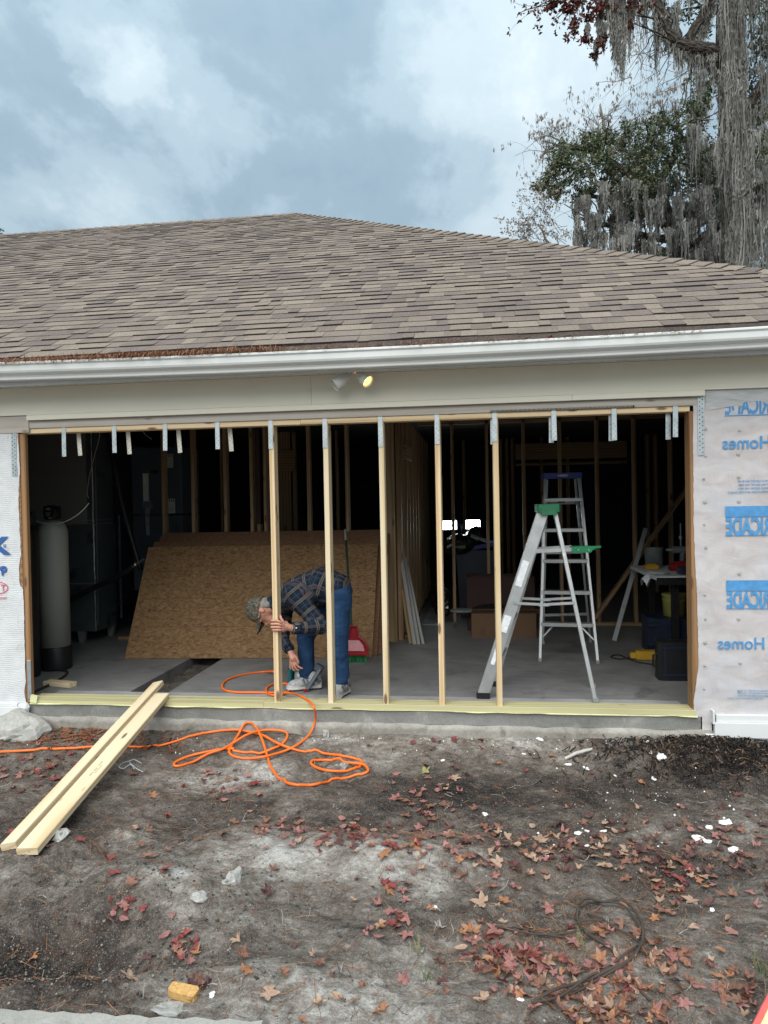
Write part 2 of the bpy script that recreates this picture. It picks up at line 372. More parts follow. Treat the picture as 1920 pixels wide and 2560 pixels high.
def special_materials():
    # strand board
    t = Mt('strand_board'); co = t.co('gco')
    w = t.mix(.06, co, t.noise(co, 9, 2, .5, 0, 'Color'), 'ADD')
    v1 = t.vor(t.mp(w, (30, 70, 30), rot=(0, 0, .5)), 1, 'F1', 'Color'); v2 = t.vor(t.mp(w, (27, 74, 27), rot=(0, 0, -.6)), 1, 'F1', 'Color')
    v3 = t.vor(t.mp(w, (40, 95, 40), rot=(0, 0, .05)), 1, 'F1', 'Color')
    m = t.mix(.5, v1, v2); m = t.mix(.33, m, v3)
    bw = t.N.new('ShaderNodeRGBToBW'); t.L.new(m, bw.inputs[0])
    c = t.ramp(bw.outputs[0], [(.20, (.095, .048, .020)), (.40, (.165, .094, .042)), (.58, (.205, .122, .057)), (.80, (.26, .165, .083))])
    fl = t.noise(t.mp(w, (60, 150, 60), rot=(0, 0, .3)), 1, 3, .6)
    c = t.mix(t.ramp(fl, [(.60, 0.), (.72, .75)]), c, (.045, .024, .011))
    ln = t.wave(t.mp(co, (0, 1, 0)), 4.0/ (2*math.pi)*4.2, 0, 0)
    t.bump(bw.outputs[0], .35, .003); MAT['osb'] = t.out(c, .75, 0, .3)
    t2 = Mt('shaded_strand_board'); co2 = t2.co('gco'); nn = t2.noise(t2.mp(co2, (20, 50, 20)), 1, 4, .6)  # rear sheets: shade put into a darker, redder copy of the board colour
    MAT['osb_shaded'] = t2.out(t2.ramp(nn, [(.3, (.10, .045, .022)), (.7, (.175, .092, .045))]), .8)
    t = Mt('strand_board_edge'); co = t.co('gco'); n = t.noise(t.mp(co, (40, 40, 300)), 1, 3)
    MAT['osb_edge'] = t.out(t.ramp(n, [(.3, (.045, .014, .010)), (.7, (.10, .036, .022))]), .8)
    # slab concrete: broom wear, stains, speckle
    def concrete(name, lo, hi, stain, bump=.25, fs=130):
        t = Mt(name); co = t.co('obj')
        a = t.noise(co, 1.6, 7, .62, .5); b = t.noise(t.mp(co, (1, 2.4, 1)), 5.5, 6, .6, .3); f = t.noise(co, fs, 3, .7)
        c = t.ramp(t.math('ADD', t.math('MULTIPLY', a, .6), t.math('MULTIPLY', b, .4)), [(.34, lo), (.62, hi)])
        c = t.mix(t.ramp(t.noise(co, 2.7, 6, .7, .8), [(.57, 0.), (.70, .65)]), c, stain)
        c = t.mix(.22, c, t.ramp(f, [(.3, .12), (.7, .85)]), 'OVERLAY')
        t.bump(t.math('ADD', t.math('MULTIPLY', f, .6), b), bump, .004); return t.out(c, t.math('ADD', t.math('MULTIPLY', a, .35), .42), 0, .4)
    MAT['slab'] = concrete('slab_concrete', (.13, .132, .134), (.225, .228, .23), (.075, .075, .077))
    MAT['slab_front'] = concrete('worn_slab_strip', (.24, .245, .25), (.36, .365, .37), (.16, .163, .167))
    MAT['skim'] = concrete('grey_skim_coat', (.14, .145, .135), (.22, .22, .21), (.34, .33, .31), .5, 90)
    MAT['stem'] = concrete('stained_footing', (.15, .14, .12), (.33, .315, .285), (.075, .066, .056), .9, 45)
    MAT['walk'] = concrete('walk_concrete', (.25, .245, .225), (.36, .35, .325), (.16, .155, .14))
    MAT['rock'] = concrete('rough_concrete_lump', (.23, .23, .215), (.40, .40, .38), (.12, .115, .105), .9, 40)
    # bare dirt: sandy patches over dark humus; 'tone' is the sand share laid over the terrain
    t = Mt('dirt'); co = t.co('obj'); tone = t.attr('tone', True)
    a = t.noise(co, 2.2, 9, .66, .6); b = t.noise(t.mp(co, (1, 1.6, 1), rot=(0, 0, .5)), 9, 8, .68, .8); f = t.noise(co, 75, 6, .75); g = t.noise(co, 190, 3, .8)
    d = t.noise(t.mp(co, (1, 1.5, 1), (4, 2, 0), (0, 0, .4)), 26, 7, .7, .6)
    s = t.math('ADD', t.math('ADD', t.math('MULTIPLY', a, .80), t.math('MULTIPLY', b, .66)), t.math('ADD', t.math('ADD', t.math('MULTIPLY', d, .50), t.math('MULTIPLY', f, .38)), t.math('MULTIPLY', tone, .62)))
    s = t.math('SUBTRACT', s, .495)
    c = t.ramp(s, [(.36, (.018, .015, .0135)), (.50, (.056, .046, .041)), (.62, (.114, .095, .081)), (.76, (.205, .182, .160)), (.90, (.36, .336, .306)), (1.0, (.52, .51, .49))])
    c = t.mix(t.ramp(t.noise(co, 3.4, 6, .7, .5), [(.50, 0.), (.64, .45)]), c, (.092, .060, .045))
    c = t.mix(t.ramp(g, [(.57, 0.), (.68, .70)]), c, (.46, .45, .43))
    c = t.mix(t.ramp(g, [(.32, .75), (.42, 0.)]), c, (.014, .012, .011))
    t.bump(t.math('ADD', t.math('MULTIPLY', f, 1.0), t.math('ADD', t.math('MULTIPLY', b, .8), t.math('ADD', t.math('MULTIPLY', g, .4), t.math('MULTIPLY', d, .9)))), .9, .016)
    MAT['dirt'] = t.out(c, .95, 0, .15)
    t = Mt('dark_soil'); co = t.co('obj'); f = t.noise(co, 40, 6, .7)
    t.bump(f, .9, .02); MAT['soil'] = t.out(t.ramp(f, [(.3, (.04, .034, .03)), (.7, (.16, .145, .13))]), .95, 0, .1)
    # roof shingle: granules over the tab's own colour
    t = Mt('shingle_granules'); co = t.co('obj'); tint = t.attr('tint'); g = t.noise(co, 170, 3, .85); b = t.noise(co, 2.2, 5, .6); k = t.noise(co, 34, 4, .6)
    c = t.mix(.80, tint, t.ramp(g, [(.32, (.10, .095, .10)), (.50, (.48, .46, .44)), (.66, (.95, .92, .87))]), 'OVERLAY')
    c = t.mix(t.ramp(b, [(.40, 0.), (.7, .30)]), c, (.25, .205, .17)); c = t.mix(t.ramp(k, [(.58, 0.), (.74, .30)]), c, (.33, .25, .17))
    t.bump(g, .5, .003); MAT['shingle'] = t.out(c, .9, 0, .2)
    MAT['shingle_edge'] = simple('shingle_cut_edge', (.026, .022, .022), .95)
    # house wraps
    t = Mt('white_house_wrap'); co = t.co('obj')
    n = t.noise(co, 7, 6, .6, .4); wr = t.wave(t.mp(co, (1.5, 1, 1)), 20, 6, 3, 1.6, 'BANDS', 'Z'); st = t.noise(t.mp(co, (3, 3, 1.2)), 3, 7, .7, .5)
    c = t.ramp(n, [(.25, (.50, .52, .545)), (.7, (.62, .64, .66))]); c = t.mix(t.ramp(st, [(.60, 0.), (.70, .7)]), c, (.40, .34, .27))
    t.bump(t.math('ADD', t.math('MULTIPLY', wr, .45), n), .5, .006); MAT['wrap_white'] = t.out(c, .5, 0, .4)
    t = Mt('ribbed_house_wrap'); co = t.co('obj')
    n = t.noise(t.mp(co, (1, 1, 2.2)), 4.5, 7, .62, .8); rib = t.wave(co, 88, .6, 1, 2, 'BANDS', 'X'); w2 = t.noise(t.mp(co, (5, 5, 1.3), rot=(0, .7, 0)), 3, 5, .6, 1.0)
    c = t.ramp(n, [(.28, (.48, .455, .46)), (.52, (.61, .585, .595)), (.75, (.70, .70, .725))])
    c = t.mix(t.ramp(rib, [(.2, .30), (.6, 0.)]), c, (.36, .30, .29))
    c = t.mix(t.ramp(t.noise(co, 2.3, 4, .6, .5), [(.52, 0.), (.72, .35)]), c, (.47, .56, .70))
    c = t.mix(t.ramp(t.noise(t.mp(co, (30, 1, 60)), 1.3, 5, .75), [(.70, 0.), (.76, .55)]), c, (.16, .13, .12))
    t.bump(t.math('ADD', t.math('MULTIPLY', rib, .22), t.math('ADD', t.math('MULTIPLY', n, .5), t.math('MULTIPLY', w2, .9))), .7, .008)
    MAT['wrap_rib'] = t.out(c, .42, 0, .45)
    t = Mt('clear_overlap_wrap'); co = t.co('obj'); w = t.noise(t.mp(co, (2, 2, 9)), 2.2, 5, .6, .8); rb = t.wave(co, 88, .6, 1, 2, 'BANDS', 'X')
    t.bump(w, .7, .012); MAT['wrap_top'] = t.out(t.mix(t.ramp(rb, [(.2, .2), (.6, 0.)]), t.ramp(w, [(.3, (.33, .35, .36)), (.7, (.50, .52, .53))]), (.28, .25, .25)), .35, 0, .5)
    # cloth
    t = Mt('plaid_flannel'); p = t.attr('plaid'); sep = t.N.new('ShaderNodeSeparateXYZ'); t.L.new(p, sep.inputs[0])
    def stripes(v, period, a0, a1, off=0):
        x = t.math('FRACT', t.math('ADD', t.math('DIVIDE', v, period), off))
        return t.math('MULTIPLY', t.math('GREATER_THAN', x, a0), t.math('LESS_THAN', x, a1))
    c = None; U, V = sep.outputs[0], sep.outputs[1]; PU = .098
    wob = t.noise(t.co('obj'), 14, 2)
    U = t.math('ADD', U, t.math('MULTIPLY', wob, .012)); V = t.math('ADD', V, t.math('MULTIPLY', wob, .012))
    base = t.mix(stripes(U, PU, .45, .95), (.005, .008, .018), (.009, .018, .036)); base = t.mix(t.math('MULTIPLY', stripes(V, PU, .45, .95), .5), base, (.008, .022, .040))
    tan = (.15, .135, .115); pur = (.085, .070, .076)
    s1 = t.math('MAXIMUM', stripes(U, PU, .06, .17), stripes(U, PU, .21, .32)); s2 = t.math('MAXIMUM', stripes(V, PU, .06, .17), stripes(V, PU, .21, .32))
    c = t.mix(t.math('MULTIPLY', s1, .62), base, tan); c = t.mix(t.math('MULTIPLY', s2, .62), c, pur)
    c = t.mix(t.math('MULTIPLY', stripes(U, PU, .68, .72), .5), c, (.09, .085, .085)); c = t.mix(t.math('MULTIPLY', stripes(V, PU, .68, .72), .45), c, (.085, .075, .08))
    f = t.noise(t.co('obj'), 420, 2); c = t.mix(.25, c, t.ramp(f, [(.3, .25), (.7, .75)]), 'OVERLAY')
    fold = t.noise(t.mp(t.co('obj'), (1, 1, 1.6), rot=(0, .7, 0)), 16, 4, .55, .7)
    t.bump(t.math('ADD', t.math('MULTIPLY', f, .06), fold), .55, .02); MAT['plaid'] = t.out(c, .92, 0, .15)
    t = Mt('blue_denim'); co = t.co('obj'); f = t.noise(co, 350, 2); b = t.noise(co, 6, 4); fold = t.noise(t.mp(co, (1, 1, 2.2), rot=(0, .4, 0)), 9, 5, .55, .8)
    c = t.ramp(b, [(.3, (.009, .030, .078)), (.7, (.022, .062, .142))]); c = t.mix(.3, c, t.ramp(f, [(.3, .2), (.7, .8)]), 'OVERLAY')
    t.bump(t.math('ADD', t.math('MULTIPLY', f, .05), fold), .6, .025); MAT['denim'] = t.out(c, .85, 0, .2)
    t = Mt('camouflage_cloth'); co = t.co('obj'); v = t.noise(co, 42, 4, .65, 1.2); v2 = t.noise(co, 85, 4, .7, .8)
    c = t.ramp(v, [(.34, (.03, .029, .022)), (.47, (.085, .080, .062)), (.58, (.05, .052, .036)), (.70, (.15, .145, .12))], 'CONSTANT'); c = t.mix(t.ramp(v2, [(.58, 0.), (.62, .8)], 'LINEAR'), c, (.30, .30, .27))
    MAT['camo'] = t.out(c, .85, 0, .2)
    t = Mt('skin'); co = t.co('obj'); n = t.noise(co, 40, 4, .6); n2 = t.noise(co, 130, 3)
    c = t.ramp(n, [(.3, (.40, .175, .125)), (.7, (.56, .30, .22))]); t.bump(n2, .25, .003); MAT['skin'] = t.out(c, .5, 0, .4)
    MAT['hair'] = simple('grey_hair', (.23, .21, .19), .8, scale=120, bump=.6, bscale=240)
    MAT['shoe'] = simple('grey_white_mesh', (.33, .335, .34), .6, vary=.25, scale=60, bump=.3, bscale=300)
    MAT['shoe_dark'] = simple('silver_grey_overlay', (.11, .115, .12), .5, .1)
    MAT['sole'] = simple('white_sole', (.46, .46, .44), .6, dirt=((.3, .28, .25), .6)); MAT['sole_dark'] = simple('black_outsole', (.03, .03, .03), .7)
    MAT['inner_shirt'] = simple('grey_lining', (.28, .27, .26), .9)
    MAT['glass_dark'] = simple('black_frame', (.01, .01, .01), .3)
    # leaves, bark, moss
    def leaf(name, a, b, spot):
        t = Mt(name); co = t.co('obj'); n = t.noise(co, 28, 5, .6, .5); oi = t.N.new('ShaderNodeObjectInfo')
        c = t.ramp(n, [(.3, a), (.7, b)]); c = t.mix(t.ramp(t.noise(co, 90, 3), [(.60, 0.), (.70, .6)]), c, spot)
        c = t.mix(t.math('MULTIPLY', oi.outputs['Random'], .35), c, spot); return t.out(c, .6, 0, .35)
    MAT['leaf_red'] = leaf('red_dry_leaf', (.155, .026, .028), (.235, .065, .055), (.13, .03, .03))
    MAT['leaf_rose'] = leaf('rose_dry_leaf', (.215, .085, .078), (.32, .165, .145), (.20, .08, .07))
    MAT['leaf_orange'] = leaf('orange_dry_leaf', (.25, .105, .05), (.33, .18, .10), (.25, .08, .03))
    MAT['leaf_brown'] = leaf('brown_dry_leaf', (.155, .068, .045), (.245, .125, .085), (.08, .035, .025))
    MAT['leaf_tan'] = leaf('tan_dry_leaf', (.28, .18, .125), (.38, .27, .20), (.19, .11, .07))
    MAT['leaf_dark'] = leaf('dark_purple_leaf', (.060, .024, .025), (.125, .060, .052), (.03, .015, .015))
    MAT['leaf_green'] = leaf('yellow_green_leaf', (.26, .28, .11), (.38, .38, .18), (.2, .13, .05))
    MAT['leaf_grey'] = leaf('pale_grey_leaf', (.42, .40, .38), (.52, .50, .47), (.28, .25, .22))
    t = Mt('oak_bark'); co = t.co('gco'); v = t.vor(t.mp(co, (26, 26, 6)), 1); n = t.noise(co, 14, 5)
    t.bump(t.math('ADD', v, n), 1., .09); MAT['bark'] = t.out(t.ramp(t.math('ADD', t.math('MULTIPLY', v, .5), t.math('MULTIPLY', n, .5)), [(.25, (.022, .019, .016)), (.75, (.13, .115, .10))]), .9, 0, .2)
    def tinted(name, cols, rough=.75, scale=.9):
        t = Mt(name); tn = t.attr('tone', True); c = t.ramp(tn, [(i/(len(cols)-1), q) for i, q in enumerate(cols)]); return t.out(c, rough, 0, .25)
    MAT['moss'] = tinted('spanish_moss', [(.105, .105, .098), (.20, .20, .188), (.32, .32, .30)], .95)
    MAT['oak_leaf'] = tinted('evergreen_oak_leaf', [(.035, .058, .034), (.078, .112, .058), (.145, .17, .095), (.21, .185, .11)], .5)
    MAT['red_leaf'] = tinted('dark_red_foliage', [(.040, .022, .018), (.10, .030, .025), (.17, .05, .035), (.055, .06, .035)], .6)
    MAT['catkin'] = tinted('brown_hanging_seed', [(.10, .08, .065), (.17, .135, .105), (.27, .22, .18)], .8)
    MAT['twig'] = simple('grey_twig', (.17, .15, .13), .9); MAT['root'] = simple('dark_root', (.055, .042, .034), .9, bump=.5)
    MAT['needle'] = tinted('pine_needle', [(.12, .045, .022), (.24, .10, .05), (.33, .20, .11)], .8)
    MAT['mulch'] = tinted('bark_mulch', [(.006, .0055, .005), (.016, .013, .011), (.035, .025, .018), (.14, .09, .06)], .9)
    MAT['clod'] = tinted('dirt_crumb', [(.03, .026, .023), (.11, .10, .09), (.25, .235, .21), (.40, .39, .36)], .95)
    MAT['grass'] = tinted('grass_blade', [(.05, .11, .03), (.14, .17, .06), (.30, .26, .14)], .7)
special_materials()

# ------------------------------------------------------------------ ground
MOUNDS = [  # x, y, sx, sy, height
    (2.95, -1.62, .75, .22, .085), (2.0, -2.05, .35, .20, .09), (1.75, -2.42, .34, .17, -.10), (3.3, -1.22, .7, .14, -.035),
    (2.2, -1.0, .8, .20, .035), (4.3, -1.1, .5, .3, .035), (4.95, -.22, .5, .20, .06), (1.2, -1.2, .5, .25, .03),
    (3.8, -2.2, .5, .25, .03), (2.7, -2.55, .3, .14, .03), (.4, -.4, .6, .2, .02), (3.6, -.55, .8, .2, -.02), (4.25, -1.75, .3, .12, -.03)]
def terrain(x, y):
    x = np.atleast_1d(np.asarray(x, float)); y = np.atleast_1d(np.asarray(y, float))
    P = np.stack([x, y, np.zeros_like(x)+3.3], 1)
    near = np.exp(-((np.maximum(np.abs(x-2.8)-5, 0))**2+(np.maximum(np.abs(y+1.8)-3, 0))**2)/4)
    z = -.235-.035*np.clip(-y/1.2, 0, 1)
    for mx, my, sx, sy, h in MOUNDS: z = z+1.35*h*np.exp(-((x-mx)/sx)**2-((y-my)/sy)**2)
    front = np.clip((-y-.0)/.25, 0, 1)
    rough = np.clip(.55+1.1*fbm(P, 1.9, 2), .12, 1.3)      # trampled smooth here, broken and cloddy there
    warp = P+np.stack([.10*vnoise(P, 3.1), .10*vnoise(P+9, 3.1), 0*x], 1)
    rid = 1-np.abs(fbm(warp*[1, 1.5, 1], 4.2, 3))
    z = z+near*front*(.030*fbm(P, 1.7, 3)+.020*(rid-.7)+rough*(.019*fbm(warp, 10, 3)+.0095*np.abs(fbm(P, 27, 3, .6))))
    z = z+(.058-.012*np.clip((x-4)/1.5, 0, 1))*np.exp(-(np.minimum(y, 0)/.30)**2)*(y <= .02)+.020*np.exp(-(y/.12)**2)*fbm(P, 5, 3)*(y <= .02)
    z = np.where(y > .02, np.minimum(z, -.235), z)
    return z
def atg(px, py):
    """the point of the dirt that lies along a line of sight"""
    ys = np.linspace(-3.6, -.055, 260); d = ray(px, py); t = (ys-CAM_P.y)/d.y; xs = CAM_P.x+t*d.x; zs = CAM_P.z+t*d.z
    h = zs-terrain(xs, ys); k = np.nonzero(h < 0)[0]
    if len(k) == 0: return at(px, py, -.055)
    i = k[0]
    if i == 0: return Vector((xs[0], ys[0], zs[0]+h[0]*-1))
    w = h[i-1]/(h[i-1]-h[i]); y = ys[i-1]+(ys[i]-ys[i-1])*w; p = at(px, py, float(y)); return Vector((p.x, p.y, float(terrain(p.x, p.y)[0])))
def build_ground():
    def axis(lo, hi, step, far):
        f = np.arange(lo, hi, step); a = [lo]; b = [f[-1]]; s = step
        while a[-1] > -far: s *= 1.35; a.append(a[-1]-s)
        s = step
        while b[-1] < far: s *= 1.35; b.append(b[-1]+s)
        return np.array(a[:0:-1]+list(f)+b[1:])
    xs = axis(-1.0, 6.2, .0105, 400); ys = axis(-3.3, .12, .0095, 400)
    X, Yy = np.meshgrid(xs, ys); x = X.ravel(); y = Yy.ravel(); z = terrain(x, y)
    nx, ny = len(xs), len(ys); i = np.arange(nx*ny).reshape(ny, nx)
    F = np.stack([i[:-1, :-1].ravel(), i[:-1, 1:].ravel(), i[1:, 1:].ravel(), i[1:, :-1].ravel()], 1)
    P = np.stack([x, y, x*0+1.7], 1)
    # where pale sand lies and where dark humus lies
    tone = .22*fbm(P, 1.3, 3)
    for bx, by, sx, sy, h in [(2.95, -1.75, .6, .2, .30), (1.35, -1.95, .7, .28, .22), (2.9, -2.65, .7, .22, .34), (2.02, -2.02, .12, .05, .6), (1.55, -.75, .5, .25, .18),
                              (3.8, -2.35, .5, .2, .22), (2.7, -.15, 1.6, .12, .18), (1.0, -.5, .9, .25, .10), (4.5, -2.2, .4, .2, .15), (1.6, -1.55, .2, .1, .25),
                              (3.7, -.75, 1.0, .38, -.26), (3.9, -1.55, .6, .18, -.22), (1.85, -2.45, .45, .2, -.28), (2.1, -1.15, .45, .16, -.20), (4.9, -.3, .6, .28, -.5), (2.6, -1.30, .7, .10, -.15), (.6, -.2, .6, .2, -.1)]:
        tone = tone+h*np.exp(-((x-bx)/sx)**2-((y-by)/sy)**2)
    o = np_mesh('ground', np.stack([x, y, z], 1), F, MAT['dirt'], None, {'tone': tone}, True)
    tag(o, 'bare grey and dark brown dirt yard in front of the garage', kind='structure')
build_ground()

# ------------------------------------------------------------------ slab with its open trench, walk
def build_slab():
    b = MB(); TX0, TX1, TY0, TY1 = .62, .95, .36, 2.2; BACK = 7.6; LX, RX = -1.9, 7.3
    def blk(x0, x1, y0, y1, mi=0, z=0.): b.box(((x0+x1)/2, (y0+y1)/2, z-.06), (x1-x0, y1-y0, .12), mi)
    blk(LX, TX0, TY0, BACK); blk(TX1, RX, TY0, BACK); blk(TX0, TX1, TY1, BACK)
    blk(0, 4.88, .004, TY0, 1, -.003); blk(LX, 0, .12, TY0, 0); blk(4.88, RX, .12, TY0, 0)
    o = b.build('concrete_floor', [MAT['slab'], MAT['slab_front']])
    tag(o, 'grey concrete garage floor with a cut trench', kind='structure')
    # dirt in the bottom of the trench
    n = 60; xs = np.linspace(TX0-.02, TX1+.02, 14); ys = np.linspace(TY0-.03, TY1, n); X, Yy = np.meshgrid(xs, ys)
    P = np.stack([X.ravel(), Yy.ravel(), X.ravel()*0], 1); z = -.085+.02*fbm(P, 9, 3); i = np.arange(14*n).reshape(n, 14)
    F = np.stack([i[:-1, :-1].ravel(), i[:-1, 1:].ravel(), i[1:, 1:].ravel(), i[1:, :-1].ravel()], 1)
    tag(np_mesh('trench_soil', np.stack([P[:, 0], P[:, 1], z], 1), F, MAT['soil'], None, None, True), 'dark soil at the bottom of the floor trench', kind='structure')
    # broken lip of the cut
    # concrete walk in the near left corner
    a = atz(-60, 2523, -.235); c = atz(640, 2557, -.235); d = (c-a).normalized(); nrm = Vector((d.y, -d.x, 0)); b = MB(); L_ = (c-a).length+.02
    nn = 26; top = []; 
    poly = [a+d*(L_*k/nn)+nrm*(-.006+.006*math.sin(k*2.1)+R.uniform(-.003, .003)) for k in range(nn+1)]+[a+d*L_+nrm*1.3, a-d*1.5+nrm*1.3, a-d*1.5]
    b.prism([(p.x, p.y) for p in poly], .12, None, (0, 0, -.355))
    tag(b.build('walkway', MAT['walk']), 'pale concrete walk edge in the near left corner', kind='structure')
build_slab()
# ------------------------------------------------------------------ the house
H = thing('house', 'single storey house with brown shingle hip roof and opened garage front', 'house')
XS, SP = 1.931, .4064       # first new stud, stud spacing
EY, EZ, SL, RUN, AX = -.36, 2.575, .556, 6.24, .66
def roof_pt(x, run, up=0.):
    n = Vector((0, -SL, 1)).normalized(); return Vector((x, EY+run, EZ+SL*run))+n*up
def build_roof():
    b = MB(); XL = -9.0; ry, rz = EY+RUN, EZ+SL*RUN; cx = AX+RUN
    v = [(XL, EY, EZ), (cx, EY, EZ), (AX, ry, rz), (XL, ry, rz), (cx, EY+2*RUN, EZ), (XL, EY+2*RUN, EZ)]
    v += [(p[0], p[1], p[2]-.05) for p in v]
    b.add(v, [(0, 1, 2, 3), (1, 4, 2), (4, 5, 3, 2), (6, 9, 8, 7), (7, 8, 10), (10, 8, 9, 11), (0, 6, 7, 1), (1, 7, 10, 4), (4, 10, 11, 5), (0, 3, 9, 6), (3, 5, 11, 9)])
    roof = b.build('roof', MAT['shingle'], H)
    a2 = roof.data.attributes.new('tint', 'FLOAT_VECTOR', 'POINT'); a2.data.foreach_set('vector', np.tile(np.array([.10, .085, .08], 'f'), (len(v), 1)).ravel())
    e = .143; cosr = 1/math.sqrt(1+SL*SL); n_c = int(RUN/(e*cosr)); far = MB(); cnt = 0
    cols = [(.198, .170, .148), (.214, .184, .158), (.184, .157, .139), (.160, .136, .125), (.140, .118, .114), (.172, .148, .132), (.226, .196, .168), (.146, .124, .118)]
    for i in range(n_c+1):
        run0 = i*e*cosr; run1 = min(run0+(e+.025)*cosr, RUN+.01); x = -6.5-R.uniform(0, .3); xe = AX+RUN-run0-.05
        last = None
        while x < xe:
            w = R.choice([.08, .11, .14, .17, .20, .26]); x1 = min(x+w, xe)
            c = R.choice([q for q in cols if q != last]); last = c; k = R.uniform(.78, .97); thick = R.choice([.005, .0065, .008, .011, .013])
            x1c = min(x1, AX+RUN-run1+.12) if x1 >= xe else x1
            dr = R.uniform(-.004, .004)*cosr; g = .0005
            lo, hi = .002, .0005
            p = [roof_pt(x+g, run0+dr, lo), roof_pt(x1-g, run0+dr+R.uniform(-.002, .002), lo), roof_pt(x1c-g, run1, hi), roof_pt(x+g, run1, hi),
                 roof_pt(x+g, run0+dr, lo+thick), roof_pt(x1-g, run0+dr, lo+thick+R.uniform(0, .002)), roof_pt(x1c-g, run1, hi+.0028), roof_pt(x+g, run1, hi+.0028)]
            fs = [(4, 5, 6, 7), (0, 4, 7, 3), (1, 2, 6, 5), (0, 1, 5, 4)]
            near = (-.5 < x < 5.7) and i <= 6 and cnt < 296
            m = MB() if near else far
            m.add(p, fs[:3], 0, None, tuple(min(1, q*k) for q in c)); m.add(p, fs[3:], 1, None, (.03, .026, .026))
            if near: m.build('shingle', [MAT['shingle'], MAT['shingle_edge']], roof); cnt += 1
            x = x1
    tag(far.build('shingle_field', [MAT['shingle'], MAT['shingle_edge']], roof), None, kind='stuff')
    # caps over the hip and the ridge
    def caps(a, b_, n1, n2, name):
        d = (b_-a).normalized(); L_ = (b_-a).length; s = 0
        s1 = n1.cross(d).normalized(); s2 = -n2.cross(d).normalized()
        up = (n1+n2).normalized()
        if s1.dot(Vector((0, -1, 0))) < 0: s1 = -s1
        if s2.dot(s1) > 0 and s2.dot(up) > 0: s2 = -s2
        while s < L_:
            m = MB(); q0 = a+d*s; q1 = a+d*min(s+.155, L_+.1); w = .125+R.uniform(-.006, .006); h0, h1 = .022+R.uniform(0, .004), .012
            P = []
            for q, h in ((q0, h0), (q1, h1)):
                P += [q+s1*w+n1*(h-.006), q+up*h*1.15, q+s2*w+n2*(h-.006)]
            P += [p-up*.008 for p in P]
            c = R.choice(cols[:4]+cols[5:7]); k = R.uniform(.75, .92)
            m.add(P, [(0, 1, 4, 3), (1, 2, 5, 4), (0, 6, 7, 1), (1, 7, 8, 2), (0, 3, 9, 6), (2, 8, 11, 5), (3, 4, 10, 9), (4, 5, 11, 10)], 0, None, tuple(q*k for q in c))
            m.build('ridge_cap', MAT['shingle'], roof); s += .142
    nf = Vector((0, -SL, 1)).normalized(); nr = Vector((SL, 0, 1)).normalized(); nb = Vector((0, SL, 1)).normalized()
    ap = Vector((AX, ry, rz)); co = Vector((cx, EY, EZ))
    caps(co, ap, nf, nr, 'hip'); caps(Vector((-5.5, ry, rz)), ap, nf, nb, 'ridge')
build_roof()
def extrude_x(name, prof, x0, x1, mat, sag=None, nseg=1):
    """closed (y,z) profile carried along x"""
    b = MB(); n = len(prof); vs = []
    for k in range(nseg+1):
        x = x0+(x1-x0)*k/nseg; dz = sag(x) if sag else 0
        vs += [(x, y, z+dz) for y, z in prof]
    fs = []
    for k in range(nseg):
        for i in range(n): fs.append((k*n+i, k*n+(i+1) % n, (k+1)*n+(i+1) % n, (k+1)*n+i))
    fs += [tuple(range(n-1, -1, -1)), tuple(nseg*n+i for i in range(n))]
    b.add(vs, fs); return b.build(name, mat, H)
GSAG = lambda x: .0026*(min(x, 6.5)-2.85)**2 if x > -1 else .0026*14.8
outer = [(-.298, 2.520), (-.298, 2.402), (-.372, 2.402), (-.376, 2.407), (-.377, 2.419), (-.384, 2.430), (-.398, 2.439), (-.411, 2.449), (-.417, 2.462), (-.4185, 2.497), (-.423, 2.502), (-.4285, 2.508), (-.4285, 2.519), (-.424, 2.5225), (-.412, 2.522), (-.410, 2.517)]
inner = [(-.4155, 2.515), (-.4155, 2.462), (-.408, 2.452), (-.374, 2.421), (-.370, 2.406), (-.302, 2.406), (-.302, 2.520)]
extrude_x('gutter', outer+inner, -9, 7.1, MAT['white_metal'], GSAG, 24)
extrude_x('fascia_board', [(-.276, 2.392), (-.296, 2.392), (-.296, 2.505), (-.276, 2.505)], -9, 6.95, MAT['white_trim'])
extrude_x('drip_edge', [(-.300, 2.507), (-.342, 2.507), (-.346, 2.572), (-.300, 2.572)], -9, 6.95, MAT['drip'])
def build_soffit():
    extrude_x('soffit_backing', [(-.275, 2.452), (-.275, 2.449), (.1, 2.449), (.1, 2.452)], -9, 6.95, MAT['hole'])
    x = -.6
    while x < 6.0:
        b = MB(); w = .1045
        pr = [(x, 2.4475), (x, 2.4465), (x+.010, 2.4345), (x+w-.016, 2.4335), (x+w-.006, 2.4440), (x+w-.006, 2.4475)]
        b.add([(px, -.295, z) for px, z in pr]+[(px, -.037, z) for px, z in pr], [tuple(range(5, -1, -1)), tuple(range(6, 12))]+[(i, (i+1) % 6, 6+(i+1) % 6, 6+i) for i in range(6)])
        b.build('soffit_panel', MAT['soffit'], H); x += w
    # lip that holds the soffit along the wall
    extrude_x('soffit_channel', [(-.056, 2.428), (-.056, 2.4315), (-.036, 2.4315), (-.036, 2.428)], -3, 6.95, MAT['soffit'])
build_soffit()
def lum(name, a, b, w, h, up, mat, parent=None, ch=.003, label=None):
    m = MB(); m.beam(a, b, w, h, up, ch); o = m.build(name, MAT[mat] if isinstance(mat, str) else mat, parent if parent else H)
    if label: o['label'] = label
    return o
def boxp(name, x0, x1, y0, y1, z0, z1, mat, parent=None, ch=.0015, label=None):
    m = MB(); m.beam((x0, (y0+y1)/2, (z0+z1)/2), (x1, (y0+y1)/2, (z0+z1)/2), y1-y0, z1-z0, (0, 0, 1), ch)
    o = m.build(name, MAT[mat], parent if parent else H)
    if label: o['label'] = label
    return o
